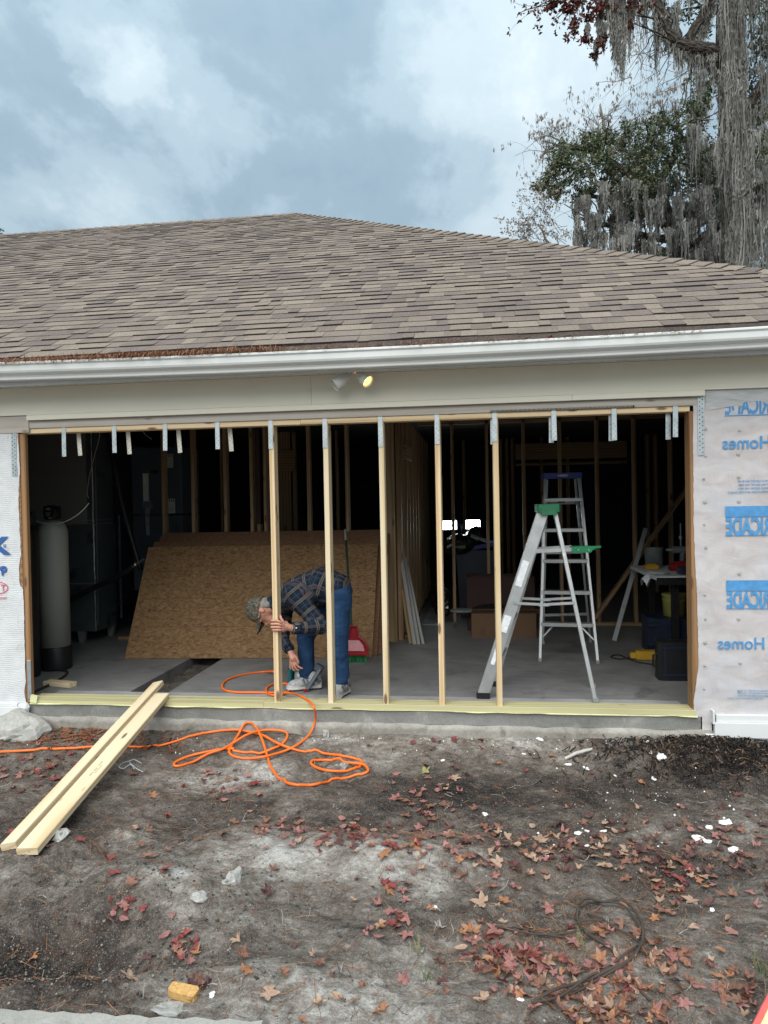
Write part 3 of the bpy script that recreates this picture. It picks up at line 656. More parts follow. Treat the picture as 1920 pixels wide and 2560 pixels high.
def build_front():
    boxp('frieze_board', -4, 2.262, -.036, -.008, 2.2155, 2.427, 'beige'); boxp('frieze_board', 2.264, 7, -.036, -.008, 2.2155, 2.427, 'beige')
    boxp('trim_strip', .045, 4.1, -.050, -.008, 2.175, 2.213, 'beige'); boxp('trim_strip', 4.102, 4.972, -.050, -.008, 2.1755, 2.2135, 'beige')
    boxp('corner_block', -.6, .043, -.022, 0, 2.085, 2.213, 'header')
    boxp('header_board', -.028, 4.93, -.014, .05, 2.1165, 2.1725, 'header')
    boxp('top_plate', -.03, 2.17, -.002, .0885, 2.0785, 2.1155, 'pine'); boxp('top_plate', 2.172, 4.885, -.002, .0885, 2.0785, 2.1155, 'pine')
    boxp('sill_plate', .0, 1.85, -.014, .124, .001, .0385, 'treated'); boxp('sill_plate', 1.853, 4.895, -.018, .122, .001, .0395, 'treated')
    # pale foam gasket that pokes out in waves under the sill
    n = 150; V = []; F = []
    for k in range(n+1):
        x = -.01+4.915*k/n; w = fbm([[x*2.2, 3, 0]], 1., 4)[0]; y = -.026-.008*w; z = -.003+.004*math.sin(x*3.1+w*4)
        V += [(x, .05, .0005), (x, y+.004, .0005), (x, y, z+.003), (x, y+.001, z-.002), (x, y+.006, z-.004)]
    for k in range(n):
        for i in range(4): F.append((k*5+i, k*5+i+1, k*5+6+i, k*5+5+i))
    g = MB(); g.add(V, F); g.build('foam_gasket', MAT['gasket'], H, True)
    g = MB(); g.box((.03, -.02, .035), (.055, .02, .055), M=Matrix.Rotation(.2, 3, 'Y')); g.build('folded_gasket_end', MAT['gasket'], H)
    for i in range(5):
        tw = R.uniform(-.05, .05)
        lum('wall_stud', (XS+i*SP+.019, .0445, .0395), (XS+i*SP+.019, .0445, 2.0785), .038, .0885, (math.sin(tw), math.cos(tw), 0), ('pine', 'pine2', 'pine2', 'pine', 'pine2')[i])
    # trimmer studs of the opening
    lum('door_trimmer', (-.024, .012, -.0), (-.024, .012, 2.078), .047, .034, (0, 1, 0), 'jamb'); lum('door_trimmer', (4.906, .055, -.0), (4.906, .055, 2.0785), .05, .12, (0, 1, 0), 'jamb')
    boxp('old_casing', -.075, -.049, -.006, .05, .0, 2.085, 'jamb'); boxp('old_casing', 4.932, 4.958, -.006, .05, .0, 2.085, 'jamb')
    boxp('post_base_plate', -.028, .001, -.012, -.0055, .03, .33, 'galv')
    # foundation
    n = 220; b = MB(); V = []; F = []
    def strip(x0, x1, y, z0, z1, mat, name, amp, seed):
        nx, nz = int((x1-x0)/.02), 9; xs = np.linspace(x0, x1, nx); zs = np.linspace(z0, z1, nz); X, Z = np.meshgrid(xs, zs)
        P = np.stack([X.ravel(), np.full(X.size, seed), Z.ravel()], 1); d = amp*fbm(P, 7, 4)
        ztop = Z.ravel()+np.where(Z.ravel() > z1-1e-6, amp*1.2*fbm(P, 5, 3), 0)
        Vf = np.stack([X.ravel(), y+d, ztop], 1); back = np.stack([xs, np.full(nx, y+.12), ztop[-nx:]], 1)
        i = np.arange(nx*nz).reshape(nz, nx); F1 = np.stack([i[:-1, :-1].ravel(), i[:-1, 1:].ravel(), i[1:, 1:].ravel(), i[1:, :-1].ravel()], 1)
        t = i[-1]; bk = nx*nz+np.arange(nx); F2 = np.stack([t[:-1], t[1:], bk[1:], bk[:-1]], 1)
        return np_mesh(name, np.vstack([Vf, back]), np.vstack([F1, F2]), MAT[mat], H, None, True)
    strip(-.1, 4.93, -.008, -.10, -.008, 'skim', 'skim_coat', .004, 1.3)
    strip(-.4, 5.0, -.034, -.42, -.098, 'stem', 'foundation', .009, 4.1)
    strip(4.95, 8, -.040, -.42, -.115, 'white_trim', 'foundation', .006, 2.2); strip(-3, -.12, -.03, -.42, -.12, 'stem', 'foundation', .006, 6.2)
    # skirt boards under the wraps
    boxp('skirt_board', 5.005, 7.5, -.062, -.030, -.130, -.030, 'white_trim'); boxp('skirt_ledge', 5.02, 7.5, -.045, -.01, -.029, .018, 'white_trim')
    boxp('skirt_board', -3, -.085, -.055, -.028, -.115, -.025, 'white_trim'); boxp('skirt_ledge', -3, -.1, -.04, -.01, -.024, .0, 'white_trim')
    boxp('corner_flashing', 4.992, 5.004, -.066, -.012, -.04, .05, 'white_trim')
build_front()
def build_straps():
    def strap(x, z0, z1, y, mat, tilt=0, w=.034, holes=True):
        b = MB(); M_ = Matrix.Rotation(tilt, 3, 'Y'); top = Vector((x, y, z1)); L_ = z1-z0
        b.beam(top, top+M_@Vector((0, 0, -L_)), w, .0022, (0, 1, 0), .0008)
        b.beam(top+Vector((0, .001, .0)), top+Vector((0, .05, .0)), w, .002, (0, 0, 1), .0005)
        if holes:
            for k in range(7):
                q = top+M_@Vector(((.008 if k % 2 else -.006)+R.uniform(-.003, .003), 0, -L_+.012+k*.017)); b.lathe([(.0026, -.0018), (.0026, .0018)], 8, q, Matrix.Rotation(math.pi/2, 3, 'X'), 1)
        o = b.build('metal_strap', [MAT[mat], MAT['hole']], H); return o
    for i in range(-4, 8):
        x = XS+i*SP+.016; zt = 2.148
        y = -.0055
        if i in (5, 6, 7): y = -.008
        strap(x, 1.905+R.uniform(-.012, .012), zt, y, 'galv', R.uniform(-.015, .015))
        if i < 0: strap(x+.058, 1.905, 2.11, .094, 'galv_pale', -.06)['label'] = 'pale bent back leg of a hanging strap'
        if i >= 4: strap(x-.012 if i < 7 else x-.034, 1.895, 2.11, .03 if i < 7 else .05, 'galv', .01)
    for x, z0, z1 in ((-.0875, 1.755, 2.188), (4.953, 1.775, 2.188)):
        b = MB(); b.box((x, -.0175, (z0+z1)/2), (.042, .0016, z1-z0))
        k = 0; z = z1-.02
        while z > z0+.01:
            b.lathe([(.0042, -.0012), (.0042, .0012)], 8, (x+(.009 if k % 2 else -.009), -.0178, z), Matrix.Rotation(math.pi/2, 3, 'X'), 1); z -= .0148; k += 1
        b.build('perforated_strap', [MAT['galv'], MAT['hole']], H)
    b = MB(); b.box((4.03, -.0172, 2.124), (.98, .003, .014), 1)
    for k in range(110): b.box((3.545+k*.0088, -.0200, 2.124), (.0032, .003, .012), 0)
    b.box((4.03, -.0202, 2.1315), (.98, .003, .0022), 0)
    b.build('vent_mesh_strip', [MAT['header'], MAT['hole']], H)
build_straps()
def build_wraps():
    Yw = -.0125
    eL = [(43, 1079), (46, 1115), (50, 1169), (46, 1231), (47, 1280), (49, 1327), (52, 1385), (47, 1423), (49, 1462), (57, 1472), (60, 1539), (61, 1600), (62, 1654), (64, 1705), (60, 1731), (64, 1752)]
    eR = [(1733.5, 1003), (1733, 1060), (1733, 1113), (1734, 1200), (1734, 1300), (1736, 1350), (1739, 1424), (1742, 1474), (1744, 1549), (1746, 1598), (1746, 1673), (1737, 1735), (1734, 1755), (1738, 1792), (1739, 1807)]
    def sheet(edge, xfar, top, bot, mat, name, sgn):
        pts = [at(px, py, Yw) for px, py in edge]; zs = np.array([p.z for p in pts])[::-1]; xs_ = np.array([p.x for p in pts])[::-1]
        nz, nx = 150, 70; Z = np.linspace(bot, top, nz); V = []; 
        for z in Z:
            xe = np.interp(z, zs, xs_)+.002*vnoise([[z*40, 1, 1]], 1)[0]
            for k in range(nx):
                t = (k/(nx-1))**1.8; x = xe+(xfar-xe)*t; V.append((x, z, t))
        V = np.array(V); P = np.stack([V[:, 0]*1.2, V[:, 1]*1.0, V[:, 0]*0+.7], 1)
        near = np.exp(-np.abs(V[:, 2])*60)
        P2 = np.stack([V[:, 0], V[:, 1]*1.0, V[:, 0]*0+5], 1)
        bulge = .0035*np.abs(fbm(P, 5, 4))+.0025*fbm(P2*[2, 1, 1], 14, 2)*np.exp(-np.abs(V[:, 2])*12)
        y = Yw-np.abs(bulge)-.001+.004*near
        i = np.arange(nx*nz).reshape(nz, nx); F = np.stack([i[:-1, :-1].ravel(), i[:-1, 1:].ravel(), i[1:, 1:].ravel(), i[1:, :-1].ravel()], 1)
        if sgn < 0: F = F[:, ::-1]
        return np_mesh(name, np.stack([V[:, 0], y, V[:, 1]], 1), F, MAT[mat], H, None, True)
    wl = sheet(eL, -3.0, 2.088, -.03, 'wrap_white', 'house_wrap', -1); wr = sheet(eR, 7.6, 2.222, -.005, 'wrap_rib', 'house_wrap', 1)
    wl['label'] = 'smooth white house wrap left of the opening'; wr['label'] = 'ribbed translucent house wrap right of the opening'
    b = MB(); b.box((4.968, -.0135, -.06), (.062, .004, .15)); b.build('wrap_tail', MAT['wrap_rib'], wr)
    # overlapping upper course of wrap
    n = 40; V = []; F = []
    for k in range(n+1):
        x = 4.985+2.6*k/n; zb = 2.075+.03*min(1, k/4)+.006*math.sin(k*.7); V += [(x, -.017-.003*math.sin(k), zb), (x, -.019, (zb+2.214)/2), (x, -.0165, 2.2145)]
    for k in range(n): F += [(k*3, k*3+3, k*3+4, k*3+1), (k*3+1, k*3+4, k*3+5, k*3+2)]
    b = MB(); b.add(V, F); b.build('wrap_overlap', MAT['wrap_top'], wr, True)
    for px, pys in ((1762, (1072, 1140, 1197, 1255, 1311, 1369, 1487, 1548, 1607, 1665, 1722)), (1849, (1016, 1075, 1135, 1193, 1254, 1434, 1492, 1548, 1606, 1658, 1727)), (1938, (1140, 1255, 1370, 1492, 1606))):
        for py in pys:
            p = at(px+R.uniform(-3, 3), py, -.02); b = MB(); rr = R.choice([.0085, .0115, .0125])
            b.lathe([(rr, .0), (rr*.92, -.0025), (rr*.35, -.0035), (.003, -.006), (.001, -.0065)], 14, (p.x, -.0185, p.z), Matrix.Rotation(-math.pi/2, 3, 'X'), 0, False)
            # bring the cap's own axis out of the wall
            b.v = [(x, -.0175-abs(y+.0185), z) for x, y, z in b.v]
            b.build('cap_nail', MAT['nail_cap'], wr)
    # printing on the wraps (the ribbed one hangs inside out, so its print reads mirrored)
    dg = lambda: bpy.context.evaluated_depsgraph_get()
    def text(s, x, z, h, mat, parent, mirror=False, xs=1., bold=0., y=-.0215, name='printed_text', align='LEFT'):
        cu = bpy.data.curves.new('txt', 'FONT'); cu.body = s; cu.size = 1; cu.offset = bold; cu.align_x = align; cu.fill_mode = 'BOTH'; cu.extrude = .02
        o = bpy.data.objects.new('txt', cu); COL.objects.link(o); bpy.context.view_layer.update()
        me = bpy.data.meshes.new_from_object(o.evaluated_get(dg())); bpy.data.objects.remove(o)
        n = len(me.vertices); c = np.empty(n*3, 'f'); me.vertices.foreach_get('co', c); c = c.reshape(-1, 3); cap = .70
        lx = c[:, 0]*h/cap*xs*(-1 if mirror else 1); lz = c[:, 1]*h/cap; ly = -(c[:, 2])*.02
        if mirror: lx = lx-lx.min()
        elif align == 'RIGHT': pass
        c = np.stack([x+lx, y+ly, z+lz], 1); me.vertices.foreach_set('co', c.astype('f').ravel()); me.materials.clear(); me.materials.append(MAT[mat]); me.name = name
        me.update(); return link(name, me, parent)
    def band(x0, x1, z0, z1, mat, parent, y=-.0212, name='printed_band'):
        b = MB(); b.box(((x0+x1)/2, y, (z0+z1)/2), (x1-x0, .0006, z1-z0)); return b.build(name, MAT[mat], parent)
    for zt, zb in ((1.427, 1.232), (.927, .738)):
        hh = zt-zb; band(5.101, 6.4, zt-.072, zt, 'sky_blue', wr)
        text('BARRICADE', 5.103, zb+.006, hh-.084, 'sky_blue', wr, True, .53, .035)
        band(5.101, 6.4, zb-.004, zb+.001, 'sky_blue', wr)
    text('BARRICADE', 5.108, 2.050, .108, 'sky_blue', wr, True, .53, .035, y=-.0162); band(5.106, 6.4, 2.036, 2.041, 'sky_blue', wr)
    text('rk Homes', 5.088, 1.815, .082, 'sky_blue', wr, True, .92, .012); text('rk Homes', 5.043, .462, .080, 'sky_blue', wr, True, .92, .012)
    for k, (s, x) in enumerate((('RESEARCH REPORT NO 05-40', 5.185), ('EVALUATION REPORT NO 4449', 5.188), ('COMPLIANCE REPORT NO 0016', 5.186), ('CERTIFICATION UU-P-790a Grade D', 5.118))):
        text(s, x, 1.590-k*.0245, .0125, 'sky_blue', wr, True, 1.0, .006); text(s, x-.02, .176-k*.017, .0105, 'pale_blue', wr, True, 1.0, .004)
    text('K', -.158, 1.158, .125, 'deep_blue', wl, False, 1.25, .05, align='RIGHT'); text('\u00ae', -.170, 1.205, .024, 'deep_blue', wl, align='RIGHT', bold=.01)
    text('HomeWrap', -.170, 1.015, .066, 'deep_blue', wl, False, 1.0, .05, align='RIGHT')
    b = MB(); n = 40; V = []; F = []; cx, cz = -.262, .893
    for k in range(n):
        a = 2*math.pi*k/n; V += [(cx+.098*math.cos(a), -.0212, cz+.050*math.sin(a)), (cx+.090*math.cos(a), -.0212, cz+.043*math.sin(a))]
    for k in range(n): q = (k+1) % n; F.append((2*k, 2*k+1, 2*q+1, 2*q))
    b.add(V, F); b.build('printed_oval', MAT['red_print'], wl)
    text('T', -.186, .868, .050, 'red_print', wl, False, .9, .01, align='RIGHT')
    for k in range(3): band(-.3, -.172-.006*k, .818-k*.006, .8205-k*.006, 'red_print', wl, name='printed_line')
build_wraps()
def build_interior():
    # shell of the room
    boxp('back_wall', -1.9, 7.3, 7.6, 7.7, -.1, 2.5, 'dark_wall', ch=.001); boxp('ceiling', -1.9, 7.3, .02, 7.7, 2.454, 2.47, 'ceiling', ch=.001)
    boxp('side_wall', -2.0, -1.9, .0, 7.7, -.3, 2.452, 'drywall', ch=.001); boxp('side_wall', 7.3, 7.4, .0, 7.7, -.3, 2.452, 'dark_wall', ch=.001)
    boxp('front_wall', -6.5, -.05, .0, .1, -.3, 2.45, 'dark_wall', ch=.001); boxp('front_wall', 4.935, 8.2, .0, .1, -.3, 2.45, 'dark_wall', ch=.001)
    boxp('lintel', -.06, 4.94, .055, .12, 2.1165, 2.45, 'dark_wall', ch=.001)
    Z1 = 2.453
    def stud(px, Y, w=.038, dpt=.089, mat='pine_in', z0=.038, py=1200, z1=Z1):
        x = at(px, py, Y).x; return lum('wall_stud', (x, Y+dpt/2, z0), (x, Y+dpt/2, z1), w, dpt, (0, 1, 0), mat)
    for px in (407, 481, 562, 771, 867): stud(px, 2.45)
    for px in (628, 645, 662): stud(px, 2.45, z1=Z1 if px != 645 else 1.28)
    lum('wall_stud', at(645, 1200, 2.50)-Vector((0, 0, at(645, 1200, 2.5).z-.04)), at(645, 1200, 2.50)-Vector((0, 0, at(645, 1200, 2.5).z-Z1)), .05, .03, (0, 1, 0), 'card_dark')
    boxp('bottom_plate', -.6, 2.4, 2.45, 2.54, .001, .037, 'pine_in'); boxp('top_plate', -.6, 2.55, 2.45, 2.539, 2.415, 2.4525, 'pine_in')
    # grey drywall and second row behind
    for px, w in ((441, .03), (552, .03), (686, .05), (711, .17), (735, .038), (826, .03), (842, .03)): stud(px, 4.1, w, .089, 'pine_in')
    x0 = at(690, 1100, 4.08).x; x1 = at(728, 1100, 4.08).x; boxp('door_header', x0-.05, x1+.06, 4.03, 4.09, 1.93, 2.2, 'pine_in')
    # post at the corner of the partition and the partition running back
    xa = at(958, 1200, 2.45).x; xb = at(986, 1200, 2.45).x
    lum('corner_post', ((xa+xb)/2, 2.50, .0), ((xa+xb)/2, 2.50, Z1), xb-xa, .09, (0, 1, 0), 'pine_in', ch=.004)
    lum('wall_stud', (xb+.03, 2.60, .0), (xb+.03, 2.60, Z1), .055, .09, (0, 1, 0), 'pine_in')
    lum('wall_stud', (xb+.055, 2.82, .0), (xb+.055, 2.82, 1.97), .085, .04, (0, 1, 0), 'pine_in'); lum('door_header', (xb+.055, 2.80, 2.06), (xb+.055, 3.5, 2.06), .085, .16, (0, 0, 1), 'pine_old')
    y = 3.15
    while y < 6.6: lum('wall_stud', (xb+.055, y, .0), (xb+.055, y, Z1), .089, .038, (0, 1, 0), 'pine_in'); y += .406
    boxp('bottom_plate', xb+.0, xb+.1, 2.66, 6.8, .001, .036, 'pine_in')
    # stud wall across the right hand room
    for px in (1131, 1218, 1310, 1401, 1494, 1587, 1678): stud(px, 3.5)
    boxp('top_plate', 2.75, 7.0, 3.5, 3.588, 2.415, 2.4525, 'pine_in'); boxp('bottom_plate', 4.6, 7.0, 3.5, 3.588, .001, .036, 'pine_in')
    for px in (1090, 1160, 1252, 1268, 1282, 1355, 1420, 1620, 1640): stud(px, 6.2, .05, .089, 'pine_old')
    a = at(1288, 1130, 6.15); c = at(1565, 1120, 6.15); boxp('window_header', a.x, c.x, 6.08, 6.16, a.z-.13, a.z+.12, 'pine_old'); boxp('window_sill', a.x, c.x, 6.09, 6.15, a.z-.22, a.z-.18, 'pine_old')
    # raking brace nailed across the wall
    lum('wall_brace', at(1487, 1545, 3.46), at(1722, 1215, 3.30), .038, .10, (0, 1, 0), 'pine_in')
    x = at(1110, 1500, 6.).x
    boxp('floor_step', 2.85, 4.3, 4.4, 4.5, .001, .06, 'pine_old')
build_interior()
# ------------------------------------------------------------------ things inside the garage
V3 = Vector
def rotz(a): return Matrix.Rotation(a, 3, 'Z')
def build_sheets():
    for k, (xl, xr, y0, y1, z1, dl, lab) in enumerate([(-.034, 2.412, 1.515, 2.085, 1.062, .155, 'front most strand board sheet leaning behind the bent man'),
                                                  (-.02, 2.452, 1.60, 2.19, 1.112, .14, 'middle strand board sheet leaning between two others'),
                                                  (-.0, 2.49, 1.70, 2.30, 1.165, .12, 'rear most strand board sheet of the leaning stack'),
                                                  (.01, 2.515, 1.80, 2.375, 1.20, .10, 'tallest standing strand board sheet against the stud wall')]):
        # yaw so that the right end stands a little farther back
        A = V3((xl, y0, .004)); B = V3((xr, y0+dl, .004)); u = (B-A).normalized(); up = V3((0, y1-y0, z1)).normalized(); n = u.cross(up).normalized()
        L_ = (B-A).length; Hh = math.hypot(y1-y0, z1); th = .018; c = A
        m = MB(); vs = [V3((0, 0, 0)), V3((L_, 0, 0)), V3((L_, Hh, 0)), V3((0, Hh, 0))]
        P = [u*v.x+up*v.y for v in vs]+[u*v.x+up*v.y-n*th for v in vs]
        g = [(v.x+k*3, v.y+k, 0) for v in vs]*2
        m.add(P, [(0, 1, 2, 3), (7, 6, 5, 4)], 0, g); m.add(P, [(0, 4, 5, 1), (1, 5, 6, 2), (2, 6, 7, 3), (3, 7, 4, 0)], 1, g)
        o = m.build('strand_board_sheet', [MAT['osb' if k == 0 else 'osb_shaded'], MAT['osb_edge']], None, loc=A); tag(o, lab, 'board', 'strand board sheets leaning on the stud wall')
        if k == 0:
            for j in range(1, 4):   # chalk snap lines
                m = MB(); q = up*(Hh*j/4+.02)+n*.0006
                m.beam(q+u*.02, q+u*(L_-.02), .0012, .0025, up, .0002); l = m.build('guide_line', MAT['osb_edge'], o)
build_sheets()
def build_tanks():
    t = thing('water_softener_tank', 'tall grey resin water tank with black foot and black control head', 'tank', (-.495, 1.10, 0))
    r = .132; b = MB(); b.lathe([(r+.006, .001), (r+.008, .02), (r+.008, .20), (r+.001, .215)], 32); b.build('tank_foot', MAT['black'], t, True)
    b = MB(); b.lathe([(r, .20), (r, 1.25), (r*.97, 1.30), (r*.85, 1.345), (r*.6, 1.375), (.05, 1.39)], 32); b.build('tank_shell', MAT['grey_tank'], t, True)
    def head(par, c, w):
        m = MB(); m.box(c, (w, .13, .12), 0, None, .02); m.build('control_head', MAT['black'], par)
        m = MB(); m.lathe([(.058, 0), (.066, -.01), (.066, -.05), (.055, -.07)], 20, V3(c)+V3((w*.32, -.05, .005)), Matrix.Rotation(-math.pi/2, 3, 'X')@Matrix.Identity(3)); 
        h = m.build('control_cover', MAT['black'], par)
        m = MB()
        for i in range(3):
            for j in range(2):
                if j == 1 and i == 2: continue
                m.box(V3(c)+V3((w*.32-.018+i*.018+j*.006, -.125, -.002-j*.02)), (.008, .006, .010))
        m.box(V3(c)+V3((w*.32+.015, -.124, -.05)), (.03, .005, .015)); m.box(V3(c)+V3((w*.32, -.124, .035)), (.04, .005, .02))
        m.build('keypad', MAT['lamp_grey'] if False else MAT['tool_grey'], h)
    head(t, (.0, 0, 1.46), .12)
    m = MB(); m.tube([(.0, 0, 1.38), (0, 0, 1.42)], .05, 14); m.build('neck', MAT['black'], t)
    t = thing('brine_tank', 'narrow black water tank half hidden by the left trimmer', 'tank', (-.565, .80, 0))
    b = MB(); b.lathe([(.09, .002), (.095, .02), (.095, 1.25), (.085, 1.31), (.05, 1.34)], 24); b.build('tank_shell', MAT['black'], t, True)
    head(t, (.02, 0, 1.415), .11)
    m = MB(); m.box((.067, -.07, .32), (.02, .004, .12)); m.build('side_label', MAT['paper'], t)
    m = MB(); pts = [at(px, py, 1.0) for px, py in ((88, 1301), (105, 1307), (128, 1310), (150, 1308), (172, 1300), (195, 1286), (212, 1270), (222, 1258))]
    tag(smooth_tube(pts, .0045, 6, 'drain_tube', MAT['galv_pale']), 'thin pale tube looping from the tank head to the duct', 'tube')
    pts = [(-.42, 1.0, .012), (-.30, .95, .012), (-.22, .8, .012), (-.17, .55, .012), (-.16, .33, .012), (-.14, .2, .012)]
    tag(smooth_tube([V3(p) for p in pts], .011, 8, 'floor_pipe', MAT['rubber']), 'black pipe on the floor running from the tank to the sill', 'pipe')
def smooth_tube(pts, r, n, name, mat, parent=None, sub=6, rest=None):
    pts = [V3(p) for p in pts]; P = [pts[0]*2-pts[1]]+pts+[pts[-1]*2-pts[-2]]; out = []
    for i in range(1, len(P)-2):
        for k in range(sub):
            t = k/sub; a, b, c, d = P[i-1], P[i], P[i+1], P[i+2]
            out.append(.5*((2*b)+(c-a)*t+(2*a-5*b+4*c-d)*t*t+(3*b-a-3*c+d)*t**3))
    out.append(pts[-1])
    if rest is not None:      # keep it lying on the ground, never under it
        for q in out:
            g = q+rest
            if g.y < -.03: q.z = max(q.z, float(terrain(g.x, g.y)[0])+r*.85-rest.z)
    m = MB(); m.tube(out, r, n); return m.build(name, mat, parent, True)
build_tanks()
def build_hvac():
    t = thing('return_duct', 'tall dark foil faced duct box with a shiny taped corner', 'duct', (-.76, 2.27, 0))
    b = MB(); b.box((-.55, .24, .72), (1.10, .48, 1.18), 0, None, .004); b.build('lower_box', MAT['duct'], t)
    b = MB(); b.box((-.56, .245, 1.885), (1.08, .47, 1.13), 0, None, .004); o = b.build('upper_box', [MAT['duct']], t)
    b = MB(); b.box((-.585, .003, 1.885), (1.03, .006, 1.12), 0); b.build('grey_panel', MAT['duct_grey'], t)
    for k, (z0, z1) in enumerate(((.14, .64), (.66, 1.31), (1.33, 2.44))):
        m = MB(); pts = [(.004+R.uniform(-.003, .003), -.004+R.uniform(-.002, .002), z0+(z1-z0)*i/24) for i in range(25)]
        m.tube(pts, [.0045+R.uniform(0, .004)*(1 if k == 1 else .4) for _ in pts], 6); m.build('foil_seam', MAT['seam'], t)
    for z in (.66, 1.32, 1.36): 
        m = MB(); m.box((-.2, -.003, z), (.4, .004, .012)); m.box((.003, .2, z), (.004, .4, .012)); m.build('tape_band', MAT['duct_grey'], t)
    for x, y in ((-.18, .03), (-.95, .03), (-.05, .42)):
        m = MB(); m.prism([(-.045, .13), (.045, .13), (.025, .001), (-.025, .001)], .05, Matrix.Rotation(math.pi/2, 3, 'X'), (x, y+.03, 0)); m.build('foot', MAT['duct_grey'], t)
    m = MB(); m.tube([(.03, .0, 0.2), (.03, .02, 2.4)], .012, 6); m.tube([(.055, .47, .2), (.055, .47, 1.4)], .015, 6); m.build('corner_angle', MAT['cabinet'], t)
    t = thing('air_handler', 'dark grey air handler cabinet with paper labels behind the duct', 'air handler', (-.30, 2.85, 0))
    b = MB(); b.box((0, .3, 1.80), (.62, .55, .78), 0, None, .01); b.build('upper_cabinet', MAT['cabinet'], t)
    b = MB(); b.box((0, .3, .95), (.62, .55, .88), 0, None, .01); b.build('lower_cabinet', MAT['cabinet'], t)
    for x, z, w, h in ((.17, 2.03, .09, .16), (.17, 1.50, .11, .17), (-.13, 1.72, .07, .34)):
        m = MB(); m.box((x, .0215, z), (w, .004, h)); l = m.build('paper_label', MAT['paper'], t)
        if w > .08:
            m = MB()
            for k in range(4): m.box((x-w*.34+k*w*.23, .018, z+h*.36), (w*.09, .003, h*.2))
            for k in range(5): m.box((x, .018, z-h*.35+k*h*.12), (w*.8, .003, h*.02))
            m.build('label_print', MAT['black'], l)
    m = MB(); m.box((-.02, .0215, 1.905), (.09, .006, .04)); m.build('badge', MAT['black'], t)
    tag(smooth_tube([at(px, py, 2.16) for px, py in ((262, 1070), (283, 1150), (305, 1260), (330, 1350), (352, 1425))], .028, 8, 'insulated_pipe', MAT['black']), 'black insulated pipe slanting down across the cabinet', 'pipe')
    tag(smooth_tube([at(px, py, 2.08) for px, py in ((130, 1535), (160, 1513), (200, 1487), (250, 1462), (300, 1438), (338, 1413))], .030, 8, 'insulated_pipe', MAT['black']), 'thick black insulated pipe rising in front of the duct foot', 'pipe')
    m = MB(); a = at(338, 1412, 2.08); m.ball(a, .022, 8, 6, None, 0, .25); m.tube([a, a+V3((.05, .1, .05))], .012, 6); tag(m.build('valve', MAT['seam']), 'shiny crumpled foil end of a pipe beside the boards', 'valve')
    for k, (pts, lab) in enumerate((([(250, 1075), (247, 1100), (236, 1140), (226, 1180), (222, 1200), (218, 1235), (222, 1245)], 'thin pale wire hanging down along the duct corner'), ([(352, 1068), (362, 1085), (375, 1095), (380, 1098)], 'short curled wire end hanging from the ceiling'))):
        tag(smooth_tube([at(px, py, 2.12) for px, py in pts], .0035, 5, 'cable', MAT['galv_pale']), lab, 'cable')
    t = thing('conduit_box', 'small dark electrical box with pale wires beside the cabinet', 'electrical box', at(370, 1262, 2.46))
    m = MB(); m.box((0, 0, 0), (.10, .06, .08), 0, None, .004); m.build('box_body', MAT['cabinet'], t)
    m = MB()
    for k in range(4): m.tube([(-.02+.014*k, -.01, -.03), (-.015+.012*k, -.035, -.15), (-.012+.010*k, -.02, -.34)], .004, 5)
    m.build('wires', MAT['tool_grey'], t)
build_hvac()
